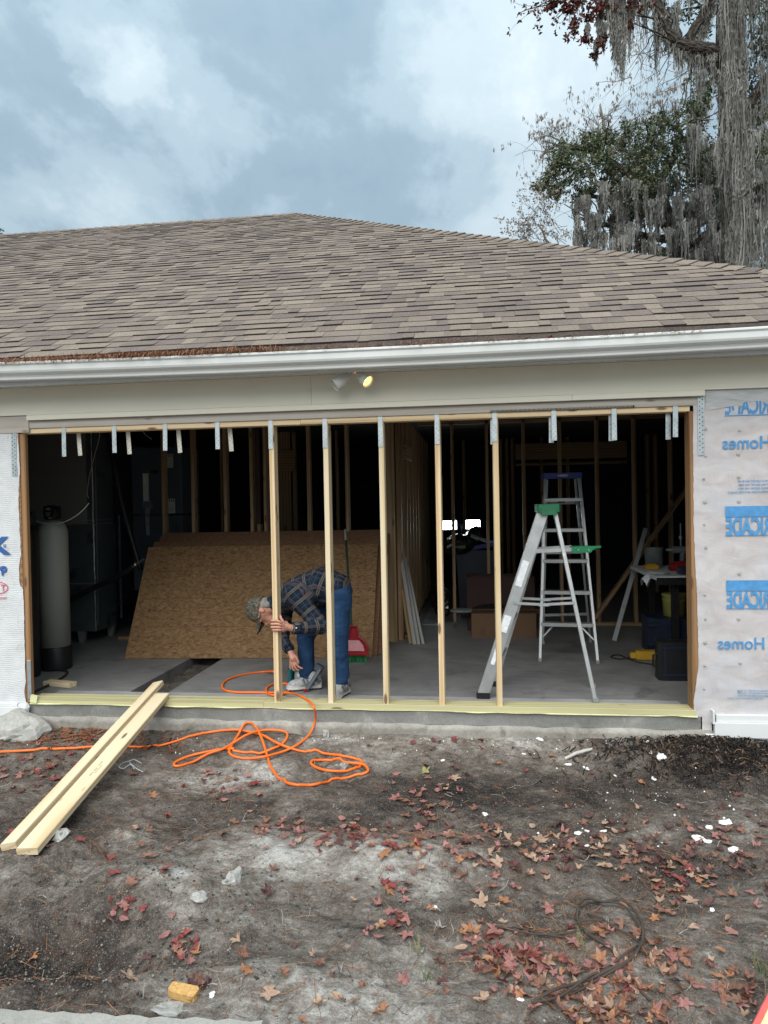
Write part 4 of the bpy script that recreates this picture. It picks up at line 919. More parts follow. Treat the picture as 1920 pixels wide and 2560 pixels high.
def build_ladders():
    # small ladder seen from its side
    t = thing('step_ladder', 'short paint spattered aluminium step ladder with green top and shelf, seen side on', 'ladder', (3.87, .5, 0), 0, 'step ladders in the garage')
    o = V3((3.87, .5, 0)); W_ = lambda p: V3(p)-o
    def rail(a, b, w, d, up, name='rail', ribs=True):
        a, b = W_(a), W_(b); m = MB(); m.beam(a, b, w, d, up, .003)
        dr = (b-a).normalized(); sd = dr.cross(V3(up)).normalized(); u2 = sd.cross(dr)
        if ribs:
            for q in (-.36, -.12, .12, .36): m.beam(a+sd*(w/2+.001)+u2*(d*q) if False else a-V3((0, d/2+.0008, 0))+dr.cross(V3((0, 1, 0)))*(w*q), b-V3((0, d/2+.0008, 0))+dr.cross(V3((0, 1, 0)))*(w*q), .006, .002, (0, 1, 0), .0005)
        return m.build(name, MAT['alu'], t)
    FN, FT = (3.462, .339, .03), (3.935, .43, 1.405); GN, GT = (3.535, .694, .03), (3.955, .625, 1.405)
    BN, BT = (4.278, .284, .012), (4.025, .43, 1.405); ff = atz(1482, 1716, .012); tt = at(1386, 1275, .625); CN, CT = tuple(ff), (tt.x, .625, 1.400)
    rail(FN, FT, .088, .028, (0, 1, 0)); rail(GN, GT, .088, .028, (0, 1, 0), ribs=False)
    for a, b in ((BN, BT), (CN, CT)): rail(a, b, .030, .026, (0, 1, 0), 'rear_leg', False)
    fN = V3(FN); fT = V3(FT); gN = V3(GN); gT = V3(GT)
    for k in range(1, 5):
        s = k*.292/1.42; a = W_(fN.lerp(fT, s)); b = W_(gN.lerp(gT, s)); m = MB(); m.beam(a, b, .075, .028, (0, 0, 1), .003); m.build('step', MAT['alu'], t)
    m = MB(); c = W_((3.975, .527, 1.43)); m.box(c, (.17, .28, .06), 0, None, .012); m.box(c+V3((.0, -.146, -.025)), (.12, .012, .05), 0, None, .004); m.build('top_cap', MAT['green_paint'], t)
    # shelf
    for y in (.40, .64):
        a = fN.lerp(fT, .80) if y < .5 else gN.lerp(gT, .80); m = MB(); m.beam(W_((a.x, y, 1.105)), W_((4.17, y, 1.118)), .006, .030, (0, 0, 1), .001); m.build('shelf_arm', MAT['alu'], t)
    m = MB(); m.box(W_((4.235, .52, 1.122)), (.155, .29, .012), 0, None, .004); m.prism([(-.075, -.028), (.06, -.028), (.085, .004), (.135, .008), (.135, .022), (-.075, .018)], .012, Matrix.Rotation(math.pi/2, 3, 'X'), W_((4.215, .384, 1.122)))
    m.build('shelf_tray', MAT['green_clean'], t)
    m = MB()
    for x in (4.185, 4.262): m.lathe([(.006, 0), (.005, .004)], 8, W_((x, .372, 1.115)), Matrix.Rotation(math.pi/2, 3, 'X'))
    m.build('rivets', MAT['alu'], t)
    for y, z in ((.37, .735), (.66, .745)):
        a = fN.lerp(fT, .50) if y < .5 else gN.lerp(gT, .50); bb = V3(BN).lerp(V3(BT), .51) if y < .5 else V3(CN).lerp(V3(CT), .51); mid = (a+bb)/2-V3((0, 0, .012))
        for p, q in ((a, mid), (mid, bb)):
            m = MB(); m.beam(W_(p+V3((0, -.02, 0))), W_(q+V3((0, -.02, 0))), .004, .020, (0, 0, 1), .001); m.build('spreader', MAT['alu'], t)
        m = MB(); m.box(W_(mid+V3((0, -.027, 0))), (.08, .005, .022), 0, None, .001); m.build('spreader_hinge', MAT['galv'], t)
    dr = (fT-fN).normalized(); nx = dr.cross(V3((0, 1, 0)))
    for s, hl, w in ((.66, .10, .050), (.385, .065, .055), (.215, .075, .03)):
        p = fN.lerp(fT, s)+V3((0, -.0165, 0)); m = MB(); m.beam(W_(p-dr*hl+nx*.006), W_(p+dr*hl+nx*.006), w, .0016, (0, 1, 0), .0004); m.build('sticker', MAT['sticker'], t)
    for p, w in ((FN, .10), (GN, .09)):
        m = MB(); m.box(W_((p[0], p[1], .022)), (w, .04, .042), 0, None, .004); m.build('rubber_foot', MAT['black'], t)
    for p in (BN, CN): m = MB(); m.box(W_((p[0], p[1], .016)), (.045, .035, .03), 0, None, .004); m.build('rubber_foot', MAT['tool_grey'], t)
    # tall ladder seen from the front
    o2 = V3((4.26, 1.8, 0)); t = thing('step_ladder', 'tall aluminium step ladder with blue top standing farther back', 'ladder', o2, 0, 'step ladders in the garage')
    W2 = lambda p: V3(p)-o2
    A0, A1, B0, B1 = V3((3.992, 1.62, .02)), V3((4.105, 2.02, 1.70)), V3((4.500, 1.56, .02)), V3((4.425, 2.0, 1.70))
    C0 = V3(tuple(atz(1357, 1604, .02))); D0 = V3(tuple(atz(1475, 1600, .02))); C1, D1 = V3((4.13, 2.10, 1.69)), V3((4.40, 2.09, 1.69))
    def bar(a, b, w, d, up, name, mat='alu'):
        m = MB(); m.beam(W2(a), W2(b), w, d, up, .002); m.build(name, MAT[mat], t)
    for a, b in ((A0, A1), (B0, B1)): bar(a, b, .026, .065, (0, 1, 0), 'rail')
    for a, b in ((C0, C1), (D0, D1)): bar(a, b, .022, .03, (0, 1, 0), 'rear_leg')
    for k in range(5):
        s = (.315+k*.2925)/1.70; bar(A0.lerp(A1, s), B0.lerp(B1, s), .08, .034, (0, 0, 1), 'step')
    for s in (.86, .56, .17): bar(C0.lerp(C1, s), D0.lerp(D1, s), .02, .028, (0, 0, 1), 'rear_rung')
    for P0, P1, sgn in ((A0, A1, 1), (B0, B1, -1)):
        bar(P0.lerp(P1, .10), P0.lerp(P1, .185)+V3((sgn*.11, .0, -.02)), .016, .006, (0, 1, 0), 'corner_brace'); bar(P0.lerp(P1, .78), P0.lerp(P1, .86)+V3((sgn*.05, .05, 0)), .014, .006, (0, 1, 0), 'corner_brace')
    for P0, P1, Q0, Q1 in ((A0, A1, C0, C1), (B0, B1, D0, D1)): bar(P0.lerp(P1, .5), Q0.lerp(Q1, .5), .004, .018, (0, 0, 1), 'spreader')
    m = MB(); m.box(W2((4.265, 2.03, 1.722)), (.375, .17, .055), 0, None, .012); cp = m.build('top_cap', MAT['blue_cap'], t)
    m = MB(); n = 26; V = []; F = []
    for k in range(n):
        a = 2*math.pi*k/n; V += [W2((4.265+.05*math.cos(a), 1.9435, 1.722+.012*math.sin(a))), W2((4.265+.044*math.cos(a), 1.9435, 1.722+.0085*math.sin(a)))]
    for k in range(n): q = (k+1) % n; F.append((2*k, 2*k+1, 2*q+1, 2*q))
    m.add(V, F); m.box(W2((4.265, 1.9437, 1.722)), (.06, .0006, .006)); m.build('oval_emblem', MAT['galv'], cp)
    for p in (A0, B0, C0, D0): m = MB(); m.box(W2((p.x, p.y, .016)), (.036, .07, .030), 0, None, .004); m.build('rubber_foot', MAT['tool_grey'], t)
    m = MB(); m.beam(W2(A0.lerp(A1, .86)+V3((.12, -.045, 0))), W2(A0.lerp(A1, .86)+V3((.19, -.047, 0))), .001, .018, (0, 0, 1), .0002); m.build('sticker', MAT['black'], t)
build_ladders()
def build_clutter():
    # boards leaning by the post
    for k, (b0, b1, y0, y1, w, mat, lab) in enumerate((((1037, 1613), (986, 1288), 2.30, 2.72, .035, 'drywall', 'longest white trim strip leaning beside the post'), ((1047, 1611), (1002, 1354), 2.31, 2.70, .03, 'drywall', 'middle white trim strip leaning beside the post'),
        ((1058, 1611), (1013, 1393), 2.32, 2.68, .026, 'drywall', 'shortest white trim strip at the right of the leaning three'), ((1027, 1606), (987, 1345), 2.36, 2.76, .04, 'pine_in', 'brown wood strip leaning behind the white trim strips'))):
        p = at(*b0, y0); p.z = .004; q = at(*b1, y1); m = MB(); m.beam(V3((0, 0, 0)), q-p, w, .012, (.35, 1, 0), .001); m.beam(V3((w*.5, -.006, 0)), q-p+V3((w*.5, -.006, 0)), .008, .012, (.35, 1, 0), .001)
        tag(m.build('trim_strip_board', MAT[mat], None, loc=p), lab, 'board', 'strips leaning beside the post')
    p = at(1535, 1602, 2.59); p.z = .002; q = at(1614, 1321, 3.22); m = MB(); m.beam(V3((0, 0, .0)), q-p, .045, .02, (0, 1, 0), .001); tag(m.build('grey_stick', MAT['grey_stick'], None, loc=p), 'straight grey stick leaning against the slanting brace', 'stick')
    # cardboard boxes
    def carton(loc, w, d, h, mat, lab, flap=True, rz=0):
        t = thing('cardboard_box', lab, 'box', loc, rz, 'cardboard boxes on the garage floor'); m = MB()
        for c, s in (((0, -d/2, h/2), (w, .006, h)), ((0, d/2, h/2), (w, .006, h)), ((-w/2, 0, h/2), (.006, d-.012, h)), ((w/2, 0, h/2), (.006, d-.012, h)), ((0, 0, .004), (w-.014, d-.014, .006))): m.box(c, s)
        m.build('box_body', MAT[mat], t)
        if flap:
            m = MB(); M_ = Matrix.Rotation(-.55, 3, 'X'); m.box((0, -d/2-.05, h+.028), (w*.98, .11, .004), 0, M_); m.build('flap', MAT[mat], t)
            m = MB(); m.box((0, d/2+.03, h+.05), (w*.98, .004, .12), 0, Matrix.Rotation(-.5, 3, 'X')); m.build('flap', MAT[mat], t)
        return t
    c = carton((3.705, 2.92, 0), .69, .42, .27, 'card', 'low open cardboard box in front behind the short ladder')
    m = MB(); 
    for k in range(5): m.box((-.22, -.2135, .035+k*.018), (.035, .001, .004))
    m.box((-.238, -.2135, .07), (.003, .001, .085)); m.box((-.203, -.2135, .07), (.003, .001, .085)); m.build('printed_mark', MAT['black'], c)
    carton((3.69, 3.30, 0), .76, .36, .62, 'card_dark', 'tall red brown cardboard box standing behind the low one', False)
    # crumpled bags over the low box and on the bin
    def bag(loc, r, mat, lab, seed, nm='plastic_bag'):
        m = MB(); m.ball((0, 0, 0), r, 22, 14); P = np.array(m.v); d = fbm(P+seed, 6, 4); P = P*(1+.28*d[:, None]); P[:, 2] = np.maximum(P[:, 2], -r[2]*.95); m.v = [tuple(p) for p in P]
        return tag(m.build(nm, MAT[mat], None, False, loc), lab, 'bag')
    bag((3.62, 2.92, .275), (.26, .16, .07), 'black', 'black crumpled plastic heaped in the low cardboard box', 3.)
    bag((3.30, 2.95, .262), (.15, .12, .022), 'tool_grey', 'pale crumpled sheet at the left of the low cardboard box', 8.)
    t = thing('garbage_bin', 'dark blue wheeled garbage bin under the work lamps', 'bin', (3.43, 4.25, 0))
    m = MB(); m.prism([(-.22, .02), (.22, .02), (.27, .86), (-.27, .86)], .46, Matrix.Rotation(math.pi/2, 3, 'X'), (0, .23, 0)); m.build('bin_body', MAT['navy'], t)
    m = MB(); m.box((.0, .05, .90), (.56, .52, .05), 0, Matrix.Rotation(-.15, 3, 'Y'), .015); m.build('lid', MAT['blue_cap'], t)
    m = MB(); m.tube([(-.28, .24, .84), (.28, .24, .84)], .015, 8); m.build('handle', MAT['black'], t)
    for x in (-.2, .2): m = MB(); m.lathe([(.1, -.02), (.1, .02)], 18, (x, .24, .102), Matrix.Rotation(math.pi/2, 3, 'Y')); m.build('wheel', MAT['rubber'], t)
    mb = simple('glossy_black_bag', (.014, .014, .016), .16, bump=.7, bscale=16, spec=.9); MAT['bag'] = mb
    bag((3.20, 4.05, .93), (.20, .15, .14), 'bag', 'glossy black bag bulging over the bin edge', 5.); bag((3.42, 4.2, 1.02), (.13, .12, .15), 'bag', 'standing black bag catching the lamp light', 9.)
    bag((3.0, 4.0, .18), (.16, .16, .17), 'bag', 'black bag low on the floor beside the bin', 2.)
    m = MB(); m.box((0, 0, 0), (.20, .10, .006), 0, Matrix.Rotation(.35, 3, 'Y')@Matrix.Rotation(.3, 3, 'X')); tag(m.build('paper_sheet', MAT['sticker'], None, loc=at(1196, 1345, 4.02)), 'white folded paper shining on the bin', 'paper')
    # twin lamp
    lp = at(1154, 1312, 4.6); t = thing('work_lamp', 'twin white work lamp glaring in the dark back room', 'work lamp', (lp.x, lp.y, 0))
    m = MB(); m.tube([(0, .05, .04), (0, .05, lp.z-.02)], .014, 8); m.build('pole', MAT['black'], t)
    for k in range(3): a = 2.1*k+.5; m = MB(); m.tube([(0, .05, .40), (.36*math.cos(a), .05+.36*math.sin(a), .012)], .011, 6); m.build('leg', MAT['black'], t)
    m = MB(); m.beam((-.2, .05, lp.z), (.2, .05, lp.z), .02, .02); m.build('cross_bar', MAT['black'], t)
    for px, py, sg in ((1124, 1313, 1), (1182, 1311, -1)):
        p = at(px, py, 4.55)-V3((lp.x, lp.y, 0)); M_ = Matrix.Rotation(.12*sg, 3, 'Z')
        m = MB(); m.box(p+V3((0, .03, 0)), (.205, .05, .132), 0, M_, .012); h = m.build('lamp_head', MAT['black'], t)
        m = MB(); m.box(p+M_@V3((0, .002, 0)), (.188, .008, .112), 0, M_, .012); m.build('lamp_panel', MAT['led'], h)
        m = MB()
        for q in (-.07, -.025, .025, .07): m.box(p+M_@V3((q, -.004, 0)), (.012, .004, .014), 0, M_, .003)
        m.build('led_chips', MAT['tool_grey'], h)
    m = MB(); m.box((0, 0, 0), (.19, 1.3, .02), 0, None, .004); tag(m.build('floor_sheet', MAT['tool_grey'], None, loc=(2.86, 4.1, .012)), 'pale flat panel lying low beside the partition', 'panel')
    # bench with tools
    zb = .765; t = thing('work_bench', 'workbench with pale top half hidden by the right door trimmer', 'bench', (5.62, 2.3, 0))
    m = MB(); m.box((0, 0, zb-.02), (1.10, 1.12, .035), 0, None, .003); m.build('bench_top', MAT['sticker'], t)
    m = MB(); m.box((0, -.562, zb-.045), (1.10, .012, .07), 0, None, .002); m.box((0, -.57, zb-.03), (1.1, .006, .006)); m.box((0, -.57, zb-.055), (1.1, .006, .006)); m.build('front_rail', MAT['black'], t)
    for x in (-.36, .5):
        for y in (-.45, .45): m = MB(); m.beam((x, y, 0), (x, y, zb-.04), .06, .06, (0, 1, 0)); m.build('leg', MAT['black'], t)
    m = MB(); n = 9; V = []; F = []
    for i in range(n):
        for j in range(n): u, v = i/(n-1), j/(n-1); V.append((-.60+.22*u+.02*math.sin(v*7), -.40+.26*v+.02*math.sin(u*6), zb+.006+.008*math.sin(u*9+v*4)-max(0, .3-u)*.34*(1+.35*math.sin(v*8))))
    for i in range(n-1):
        for j in range(n-1): F.append((i*n+j, i*n+n+j, i*n+n+j+1, i*n+j+1))
    m.add(V, F); tag(m.build('dust_cloth', MAT['sticker'], None, True, (5.62, 2.3, 0)), 'pale rag hanging over the left bench edge', 'cloth')
    def lump(name, boxes, loc, mat, lab, cat):
        m = MB()
        for c, s in boxes: m.box(c, s, 0, None, min(s)*.25)
        return tag(m.build(name, MAT[mat], None, loc=loc), lab, cat)
    lump('circular_saw', [((0, 0, .04), (.38, .12, .06)), ((.05, .0, .085), (.16, .07, .05)), ((.22, 0, .05), (.12, .05, .04))], (5.50, 1.93, zb), 'navy', 'dark blue power tool lying on the bench front', 'tool')
    lump('utility_knife', [((0, 0, .014), (.16, .05, .026)), ((.09, 0, .02), (.06, .04, .02))], (5.50, 1.79, zb), 'yellow', 'yellow handled tool at the bench front edge', 'tool')
    lump('tool_box', [((0, 0, .035), (.22, .12, .07)), ((0, 0, .08), (.14, .04, .02))], (5.44, 2.30, zb), 'red', 'small red tool case on the bench', 'tool case')
    lump('stud_finder', [((0, 0, .02), (.14, .10, .04)), ((0, .0, .045), (.09, .07, .02))], (5.19, 2.45, zb), 'yellow', 'yellow and black gadget near the bench back', 'tool')
    m = MB(); m.lathe([(.085, 0), (.095, .2), (.099, .205), (.092, .2), (.083, .006)], 22); tag(m.build('metal_pot', MAT['tool_grey'], None, True, (5.27, 2.68, zb)), 'dull metal pail on the back of the bench', 'pail')
    t = thing('cordless_drill', 'cordless drill standing upright on the bench', 'drill', (5.50, 2.5, zb)); m = MB(); m.box((0, 0, .03), (.09, .07, .06), 0, None, .01); m.build('battery', MAT['black'], t)
    m = MB(); m.beam((0, 0, .05), (.01, 0, .17), .04, .05, (0, 1, 0), .01); m.beam((-.09, 0, .19), (.07, 0, .19), .06, .07, (0, 0, 1), .015); m.tube([(-.09, 0, .19), (-.15, 0, .19)], [.022, .012], 10); m.build('body', MAT['tool_grey'], t)
    m = MB(); m.tube([(.0, .02, .2), (.0, .02, .46)], .008, 8); m.tube([(0, .02, .3), (0, .02, .33)], .02, 8); m.build('extension_rod', MAT['tool_grey'], t)
    t = thing('bucket', 'pale yellow bucket on a dark crate under the bench', 'bucket', (5.33, 2.15, .34)); m = MB(); m.lathe([(.10, 0), (.108, .19), (.114, .195), (.114, .215), (.104, .215), (.096, .01)], 24); m.build('bucket_body', MAT['yellow_bucket'], t, True)
    m = MB(); m.lathe([(.111, .15), (.113, .155), (.111, .16)], 24); m.build('rim_band', MAT['yellow_bucket'], t)
    lump('crate', [((0, 0, .17), (.5, .4, .335)), ((0, -.2, .28), (.52, .02, .03)), ((0, -.2, .1), (.52, .02, .03))], (5.30, 2.15, .0), 'navy', 'dark blue crate under the bench', 'crate')
    t = thing('tool_stand', 'dark folding saw stand under the bench', 'stand', (5.40, 1.45, 0))
    for x in (-.09, .12):
        m = MB(); m.beam((x, 0, .0), (x+.06, .05, .66), .07, .03, (0, 1, 0), .004); m.build('leg', MAT['navy'], t)
        m = MB()
        for k in range(22): m.beam((x-.045+.0027*k, -.005, .06+.027*k), (x-.045+.0027*k+.012, -.005, .06+.027*k), .006, .006)
        m.build('tooth_rack', MAT['tool_grey'], t)
    lump('grinder', [((0, 0, .045), (.30, .085, .075)), ((.20, 0, .06), (.16, .10, .10)), ((-.17, 0, .04), (.06, .05, .05))], (5.02, 1.72, 0), 'yellow', 'yellow power tool lying on the floor by the black case', 'tool')
    tag(smooth_tube([(4.85, 1.72, .03), (4.72, 1.68, .01), (4.66, 1.78, .01), (4.75, 1.86, .01), (4.84, 1.6, .01), (4.96, 1.48, .01)], .006, 6, 'power_cord', MAT['rubber']), 'black cord curled beside the yellow floor tool', 'cord')
    t = thing('tool_case', 'black plastic tool case standing on the floor at the right trimmer', 'tool case', (5.11, 1.0, 0)); m = MB(); m.box((0, 0, .16), (.45, .14, .31), 0, None, .02); m.build('case_body', MAT['black'], t)
    m = MB()
    for z in (.05, .27): m.box((0, -.073, z), (.40, .010, .018), 0, None, .003)
    for x in (-.17, .0, .17): m.box((x, -.073, .16), (.016, .010, .2), 0, None, .003)
    m.build('ribs', MAT['navy'], t)
    m = MB(); m.box((.08, -.074, .255), (.11, .012, .045), 0, None, .003); m.build('latch', MAT['tool_grey'], t); m = MB(); m.tube([(-.226, -.02, .10), (-.255, -.02, .11), (-.255, -.02, .2), (-.226, -.02, .21)], .010, 6); m.build('handle', MAT['black'], t)
    # dustpan and broom in front of the boards
    p = at(862, 1652, 1.50); t = thing('broom', 'broom with dark green handle and green bristles behind the man', 'broom', (p.x+.10, 1.47, 0))
    q = at(863, 1324, 2.02)-V3((p.x+.10, 1.47, 0)); m = MB(); m.tube([(-.02, .02, .16), tuple(V3((-.02, .02, .16)).lerp(q, .9))], .012, 8); m.build('handle', MAT['dark_green'], t); m = MB(); m.tube([tuple(V3((-.02, .02, .16)).lerp(q, .9)), q], .013, 8); m.build('handle_end', MAT['alu'], t)
    m = MB()
    for k in range(60):
        x = -.13+.25*k/59; m.tube([(x*.8, R.uniform(-.015, .02), .085), (x*1.05+R.uniform(-.006, .006), R.uniform(-.03, .02), .002)], .0035, 4)
    m.build('bristles', MAT['bristle'], t)
    m = MB(); m.box((0, .0, .10), (.24, .05, .035), 0, None, .01); m.build('broom_head', MAT['green_paint'], t)
    t = thing('dustpan', 'red dustpan with a pinkish clear middle leaning by the broom', 'dustpan', (p.x+.10, 1.44, .085)); MX = Matrix.Rotation(math.pi/2+.0, 3, 'X')
    sh = [(-.13, .0), (.13, .0), (.135, .05), (.10, .12), (.045, .17), (.03, .26), (-.03, .26), (-.045, .17), (-.10, .12), (-.135, .05)]
    m = MB(); m.prism(sh, .012, MX, (0, .012, 0)); 
    n = len(sh); m.tube([(x, -.006, z) for x, z in sh+[sh[0]]], .012, 6); m.build('pan', MAT['red'], t)
    m = MB(); m.prism([(-.10, .03), (.10, .03), (.09, .08), (.05, .13), (-.05, .13), (-.09, .08)], .004, MX, (0, .001, 0)); m.build('pan_floor', MAT['red_clear'], t)
    # offcut near the left jamb
    m = MB(); m.beam((-.145, .055, .02), (.145, -.055, .02), .038, .088, (.3, 1, 0)); 
    m = MB(); m.beam(V3((0, 0, .0205)), V3((.27, -.06, .0205)), .088, .038, (0, 0, 1), .003); tag(m.build('wood_offcut', MAT['pine2'], None, loc=atz(118, 1712, 0)), 'short pale lumber offcut lying on the slab by the left trimmer', 'offcut')
build_clutter()
def build_flood():
    p = at(893, 926, -.14); t = thing('flood_light', 'white twin flood light under the soffit with its right bulb lit', 'flood light', (p.x, -.14, 2.4345))
    m = MB(); m.lathe([(.05, 0), (.05, -.008), (.03, -.022), (.012, -.024)], 20); m.build('mount_plate', MAT['lamp_grey'], t, True)
    for (a, b, lit) in (((836, 964), (870, 940), False), ((921, 955), (895, 934), True)):
        e = at(*a, -.205)-V3((p.x, -.14, 2.4345)); s = at(*b, -.16)-V3((p.x, -.14, 2.4345))
        d = (e-s); L_ = d.length; M_ = d.to_track_quat('Z', 'Y').to_matrix()
        m = MB(); m.tube([(0.008*(1 if lit else -1), 0, -.022), s*.75], .010, 10); m.build('swivel_arm', MAT['lamp_grey'], t, True)
        m = MB(); m.lathe([(.012, -.015), (.026, .0), (.030, .03), (.042, .055), (.047, L_), (.044, L_), (.040, .06), (.02, .03)], 24, s, M_, 0, False); h = m.build('lamp_head', MAT['lamp_grey'], t, True)
        m = MB(); m.lathe([(.018, .03), (.028, .05), (.036, L_-.03), (.034, L_-.012), (.02, L_-.006), (.001, L_-.004)], 20, s, M_, 0, False); m.build('bulb', MAT['bulb'] if lit else MAT['white_lens'], h, True)
build_flood()
# ------------------------------------------------------------------ the man bending at the first stud
def organic(name, prims, voxel, iters, mat, parent, o=V3((0, 0, 0)), wrinkle=None, extra=None, link_it=True):
    """union of tapered capsules and ellipsoids, skinned into one smooth closed surface"""
    m = MB()
    for p in prims:
        if p[0] == 'cap':
            _, a, b, ra, rb = p; a = V3(a)-o; b = V3(b)-o; d = b-a; L_ = max(d.length, 1e-4); M_ = d.to_track_quat('Z', 'Y').to_matrix(); prof = []
            for k in range(5): t = -math.pi/2+math.pi/2*k/4; prof.append((max(ra*math.cos(t), .0004), ra*math.sin(t)))
            for k in range(5): t = math.pi/2*k/4; prof.append((max(rb*math.cos(t), .0004), L_+rb*math.sin(t)))
            m.lathe(prof, 14, a, M_)
        else:
            _, c, r, M_ = p; m.ball(V3(c)-o, r, 20, 14, M_)
    me = m.mesh('tmp', MAT[mat]); ob = bpy.data.objects.new('tmp', me); COL.objects.link(ob)
    r = ob.modifiers.new('r', 'REMESH'); r.mode = 'VOXEL'; r.voxel_size = voxel
    s = ob.modifiers.new('s', 'SMOOTH'); s.factor = .5; s.iterations = iters
    bpy.context.view_layer.update(); me2 = bpy.data.meshes.new_from_object(ob.evaluated_get(bpy.context.evaluated_depsgraph_get())); bpy.data.objects.remove(ob)
    n = len(me2.vertices); c = np.empty(n*3); me2.vertices.foreach_get('co', c); c = c.reshape(-1, 3)
    if wrinkle:
        nr = np.empty(n*3); me2.vertices.foreach_get('normal', nr); nr = nr.reshape(-1, 3); c = c+nr*wrinkle(c+np.array(o))[:, None]; me2.vertices.foreach_set('co', c.ravel())
    me2.materials.clear(); me2.materials.append(MAT[mat]); me2.polygons.foreach_set('use_smooth', [True]*len(me2.polygons)); me2.name = name; me2.update()
    if extra: extra(me2, c+np.array(o))
    return link(name, me2, parent) if link_it else me2
def build_man():
    O = V3((2.17, .45, 0)); t = thing('person', 'man bending over in plaid shirt, jeans and camouflage cap, gripping a stud', 'person', O)
    A = at
    pel, wai, che, neb = A(843, 1476, .46), A(802, 1462, .46), A(742, 1484, .46), A(694, 1508, .45)
    skc = A(653, 1524, .44)
    up = V3((-.98, 0, .17)).normalized(); fw = V3((-.17, 0, -.98)).normalized(); lat = V3((0, -1, 0))
    HM = Matrix((fw, lat, up)).transposed()       # head frame: x forward, y to the near side, z crown
    shN, elN, wrN = A(737, 1490, .29), A(801, 1566, .25), A(731, 1571, .085)
    shF, elF, wrF = A(712, 1510, .64), A(704, 1598, .52), A(724, 1624, .42)
    hiN, knN, anN = A(848, 1492, .37), A(846, 1592, .325), A(853, 1702, .33)
    hiF, knF, anF = A(828, 1490, .58), A(764, 1588, .60), A(768, 1700, .53)
    # --- body: one skin, fingers rooted in the palms
    palmN = V3((1.992, .038, A(705, 1566, .03).z)); palmF = A(733, 1645, .40)
    pr = [('cap', pel, wai, .10, .10), ('cap', wai, che, .105, .11), ('cap', che, neb, .09, .05), ('cap', neb, A(672, 1521, .44), .052, .05),
          ('ell', skc, (.098, .076, .100), HM), ('cap', skc-up*.02+fw*.03, skc-up*.095+fw*.055, .062, .036), ('cap', skc-up*.03-fw*.02, neb, .055, .05),
          ('cap', skc-up*.028+fw*.092, skc-up*.062+fw*.108, .008, .012), ('cap', skc-up*.07+fw*.075, skc-up*.082+fw*.085, .02, .02), ('cap', skc-up*.015+fw*.083-lat*.04, skc-up*.015+fw*.083+lat*.04, .014, .014),
          ('ell', skc-up*.025-fw*.008+lat*.078, (.019, .009, .026), HM), ('ell', skc-up*.025-fw*.008-lat*.078, (.019, .009, .026), HM),
          ('cap', che+lat*.12, shN, .06, .055), ('cap', che-lat*.12, shF, .06, .055), ('cap', shN, elN, .045, .038), ('cap', elN, wrN, .038, .027), ('cap', shF, elF, .045, .038), ('cap', elF, wrF, .038, .026),
          ('cap', hiN, knN, .065, .05), ('cap', knN, anN, .05, .035), ('cap', hiF, knF, .065, .05), ('cap', knF, anF, .05, .035), ('cap', pel, hiN, .09, .07), ('cap', pel, hiF, .09, .07),
          ('cap', wrN, palmN+V3((.018, .012, 0)), .026, .026), ('cap', palmN+V3((.008, .0, .024)), palmN+V3((.008, .0, -.026)), .019, .019), ('cap', palmN+V3((.006, -.022, .024)), palmN+V3((.006, -.022, -.028)), .014, .013), ('cap', palmN+V3((.02, .02, .018)), palmN+V3((.02, .02, -.02)), .02, .02),
          ('cap', wrF, palmF, .024, .030), ('cap', palmF+V3((-.014, .0, .012)), palmF+V3((-.008, 0, -.024)), .018, .016), ('cap', palmF+V3((.014, -.004, .012)), palmF+V3((.014, -.004, -.022)), .018, .016)]
    body = organic('body', pr, .0055, 5, 'skin', t, O)
    fm = MB()
    def finger(pts, r0, r1):
        pts = [V3(p)-O for p in pts]; P = [pts[0]*2-pts[1]]+pts+[pts[-1]*2-pts[-2]]; out = []; rs = []
        for i in range(1, len(P)-2):
            for k in range(5):
                u = k/5; a, b, c, d = P[i-1], P[i], P[i+1], P[i+2]
                out.append(.5*((2*b)+(c-a)*u+(2*a-5*b+4*c-d)*u*u+(3*b-a-3*c+d)*u**3))
        out.append(pts[-1]); n = len(out)
        for k in range(n): u = k/(n-1); rs.append((r0+(r1-r0)*u)*(1.06 if abs(u-.36) < .05 or abs(u-.7) < .05 else 1)*(1 if u < .93 else .72))
        e = out[-1]+(out[-1]-out[-2]).normalized()*r1*.55; out.append(e); rs.append(r1*.3); fm.tube(out, rs, 10)
    zs = [A(690, y, -.01).z for y in (1551.5, 1559.5, 1567.5, 1574.5)]
    for k, z in enumerate(zs):
        ln = (.0, -.004, -.002, .006)[k]; rr = (.0092, .0096, .0092, .0082)[k]; zz = palmN.z+(.026, .009, -.009, -.026)[k]
        finger([(1.996, .015, zz), (1.990, -.010, (zz+z)/2+.001), (1.968, -.0155, z), (1.940+ln, -.0140, z-.001), (1.924+ln, -.004, z-.002), (1.9225+ln*.4, .017, z-.003)], rr*1.08, rr*.86)
    finger([palmN+V3((.008, -.005, .018)), palmN+V3((.006, -.012, .04)), palmN+V3((-.006, -.012, .062)), palmN+V3((-.013, -.006, .082))], .0125, .0095)
    # the free right hand hangs half open
    for k, (dx, dy, tx, ty, tz, l) in enumerate(((-.022, .004, -.004, .0, 0, .070), (-.008, -.004, .012, -.006, 0, .080), (.006, -.006, .026, -.008, 0, .076), (.018, -.004, .040, -.006, .006, .060))):
        b = palmF+V3((dx, dy, -.026)); finger([b+V3((0, 0, .02)), b, b+V3((tx*.35, ty-.004, -l*.42)), b+V3((tx*.9, ty, -l*.78)), b+V3((tx*1.25+.008, ty+.006, -l*.92))], .0095, .0075)
    finger([palmF+V3((.012, -.008, .022)), palmF+V3((.032, -.014, .004)), palmF+V3((.042, -.016, -.022)), palmF+V3((.045, -.014, -.044))], .012, .009)
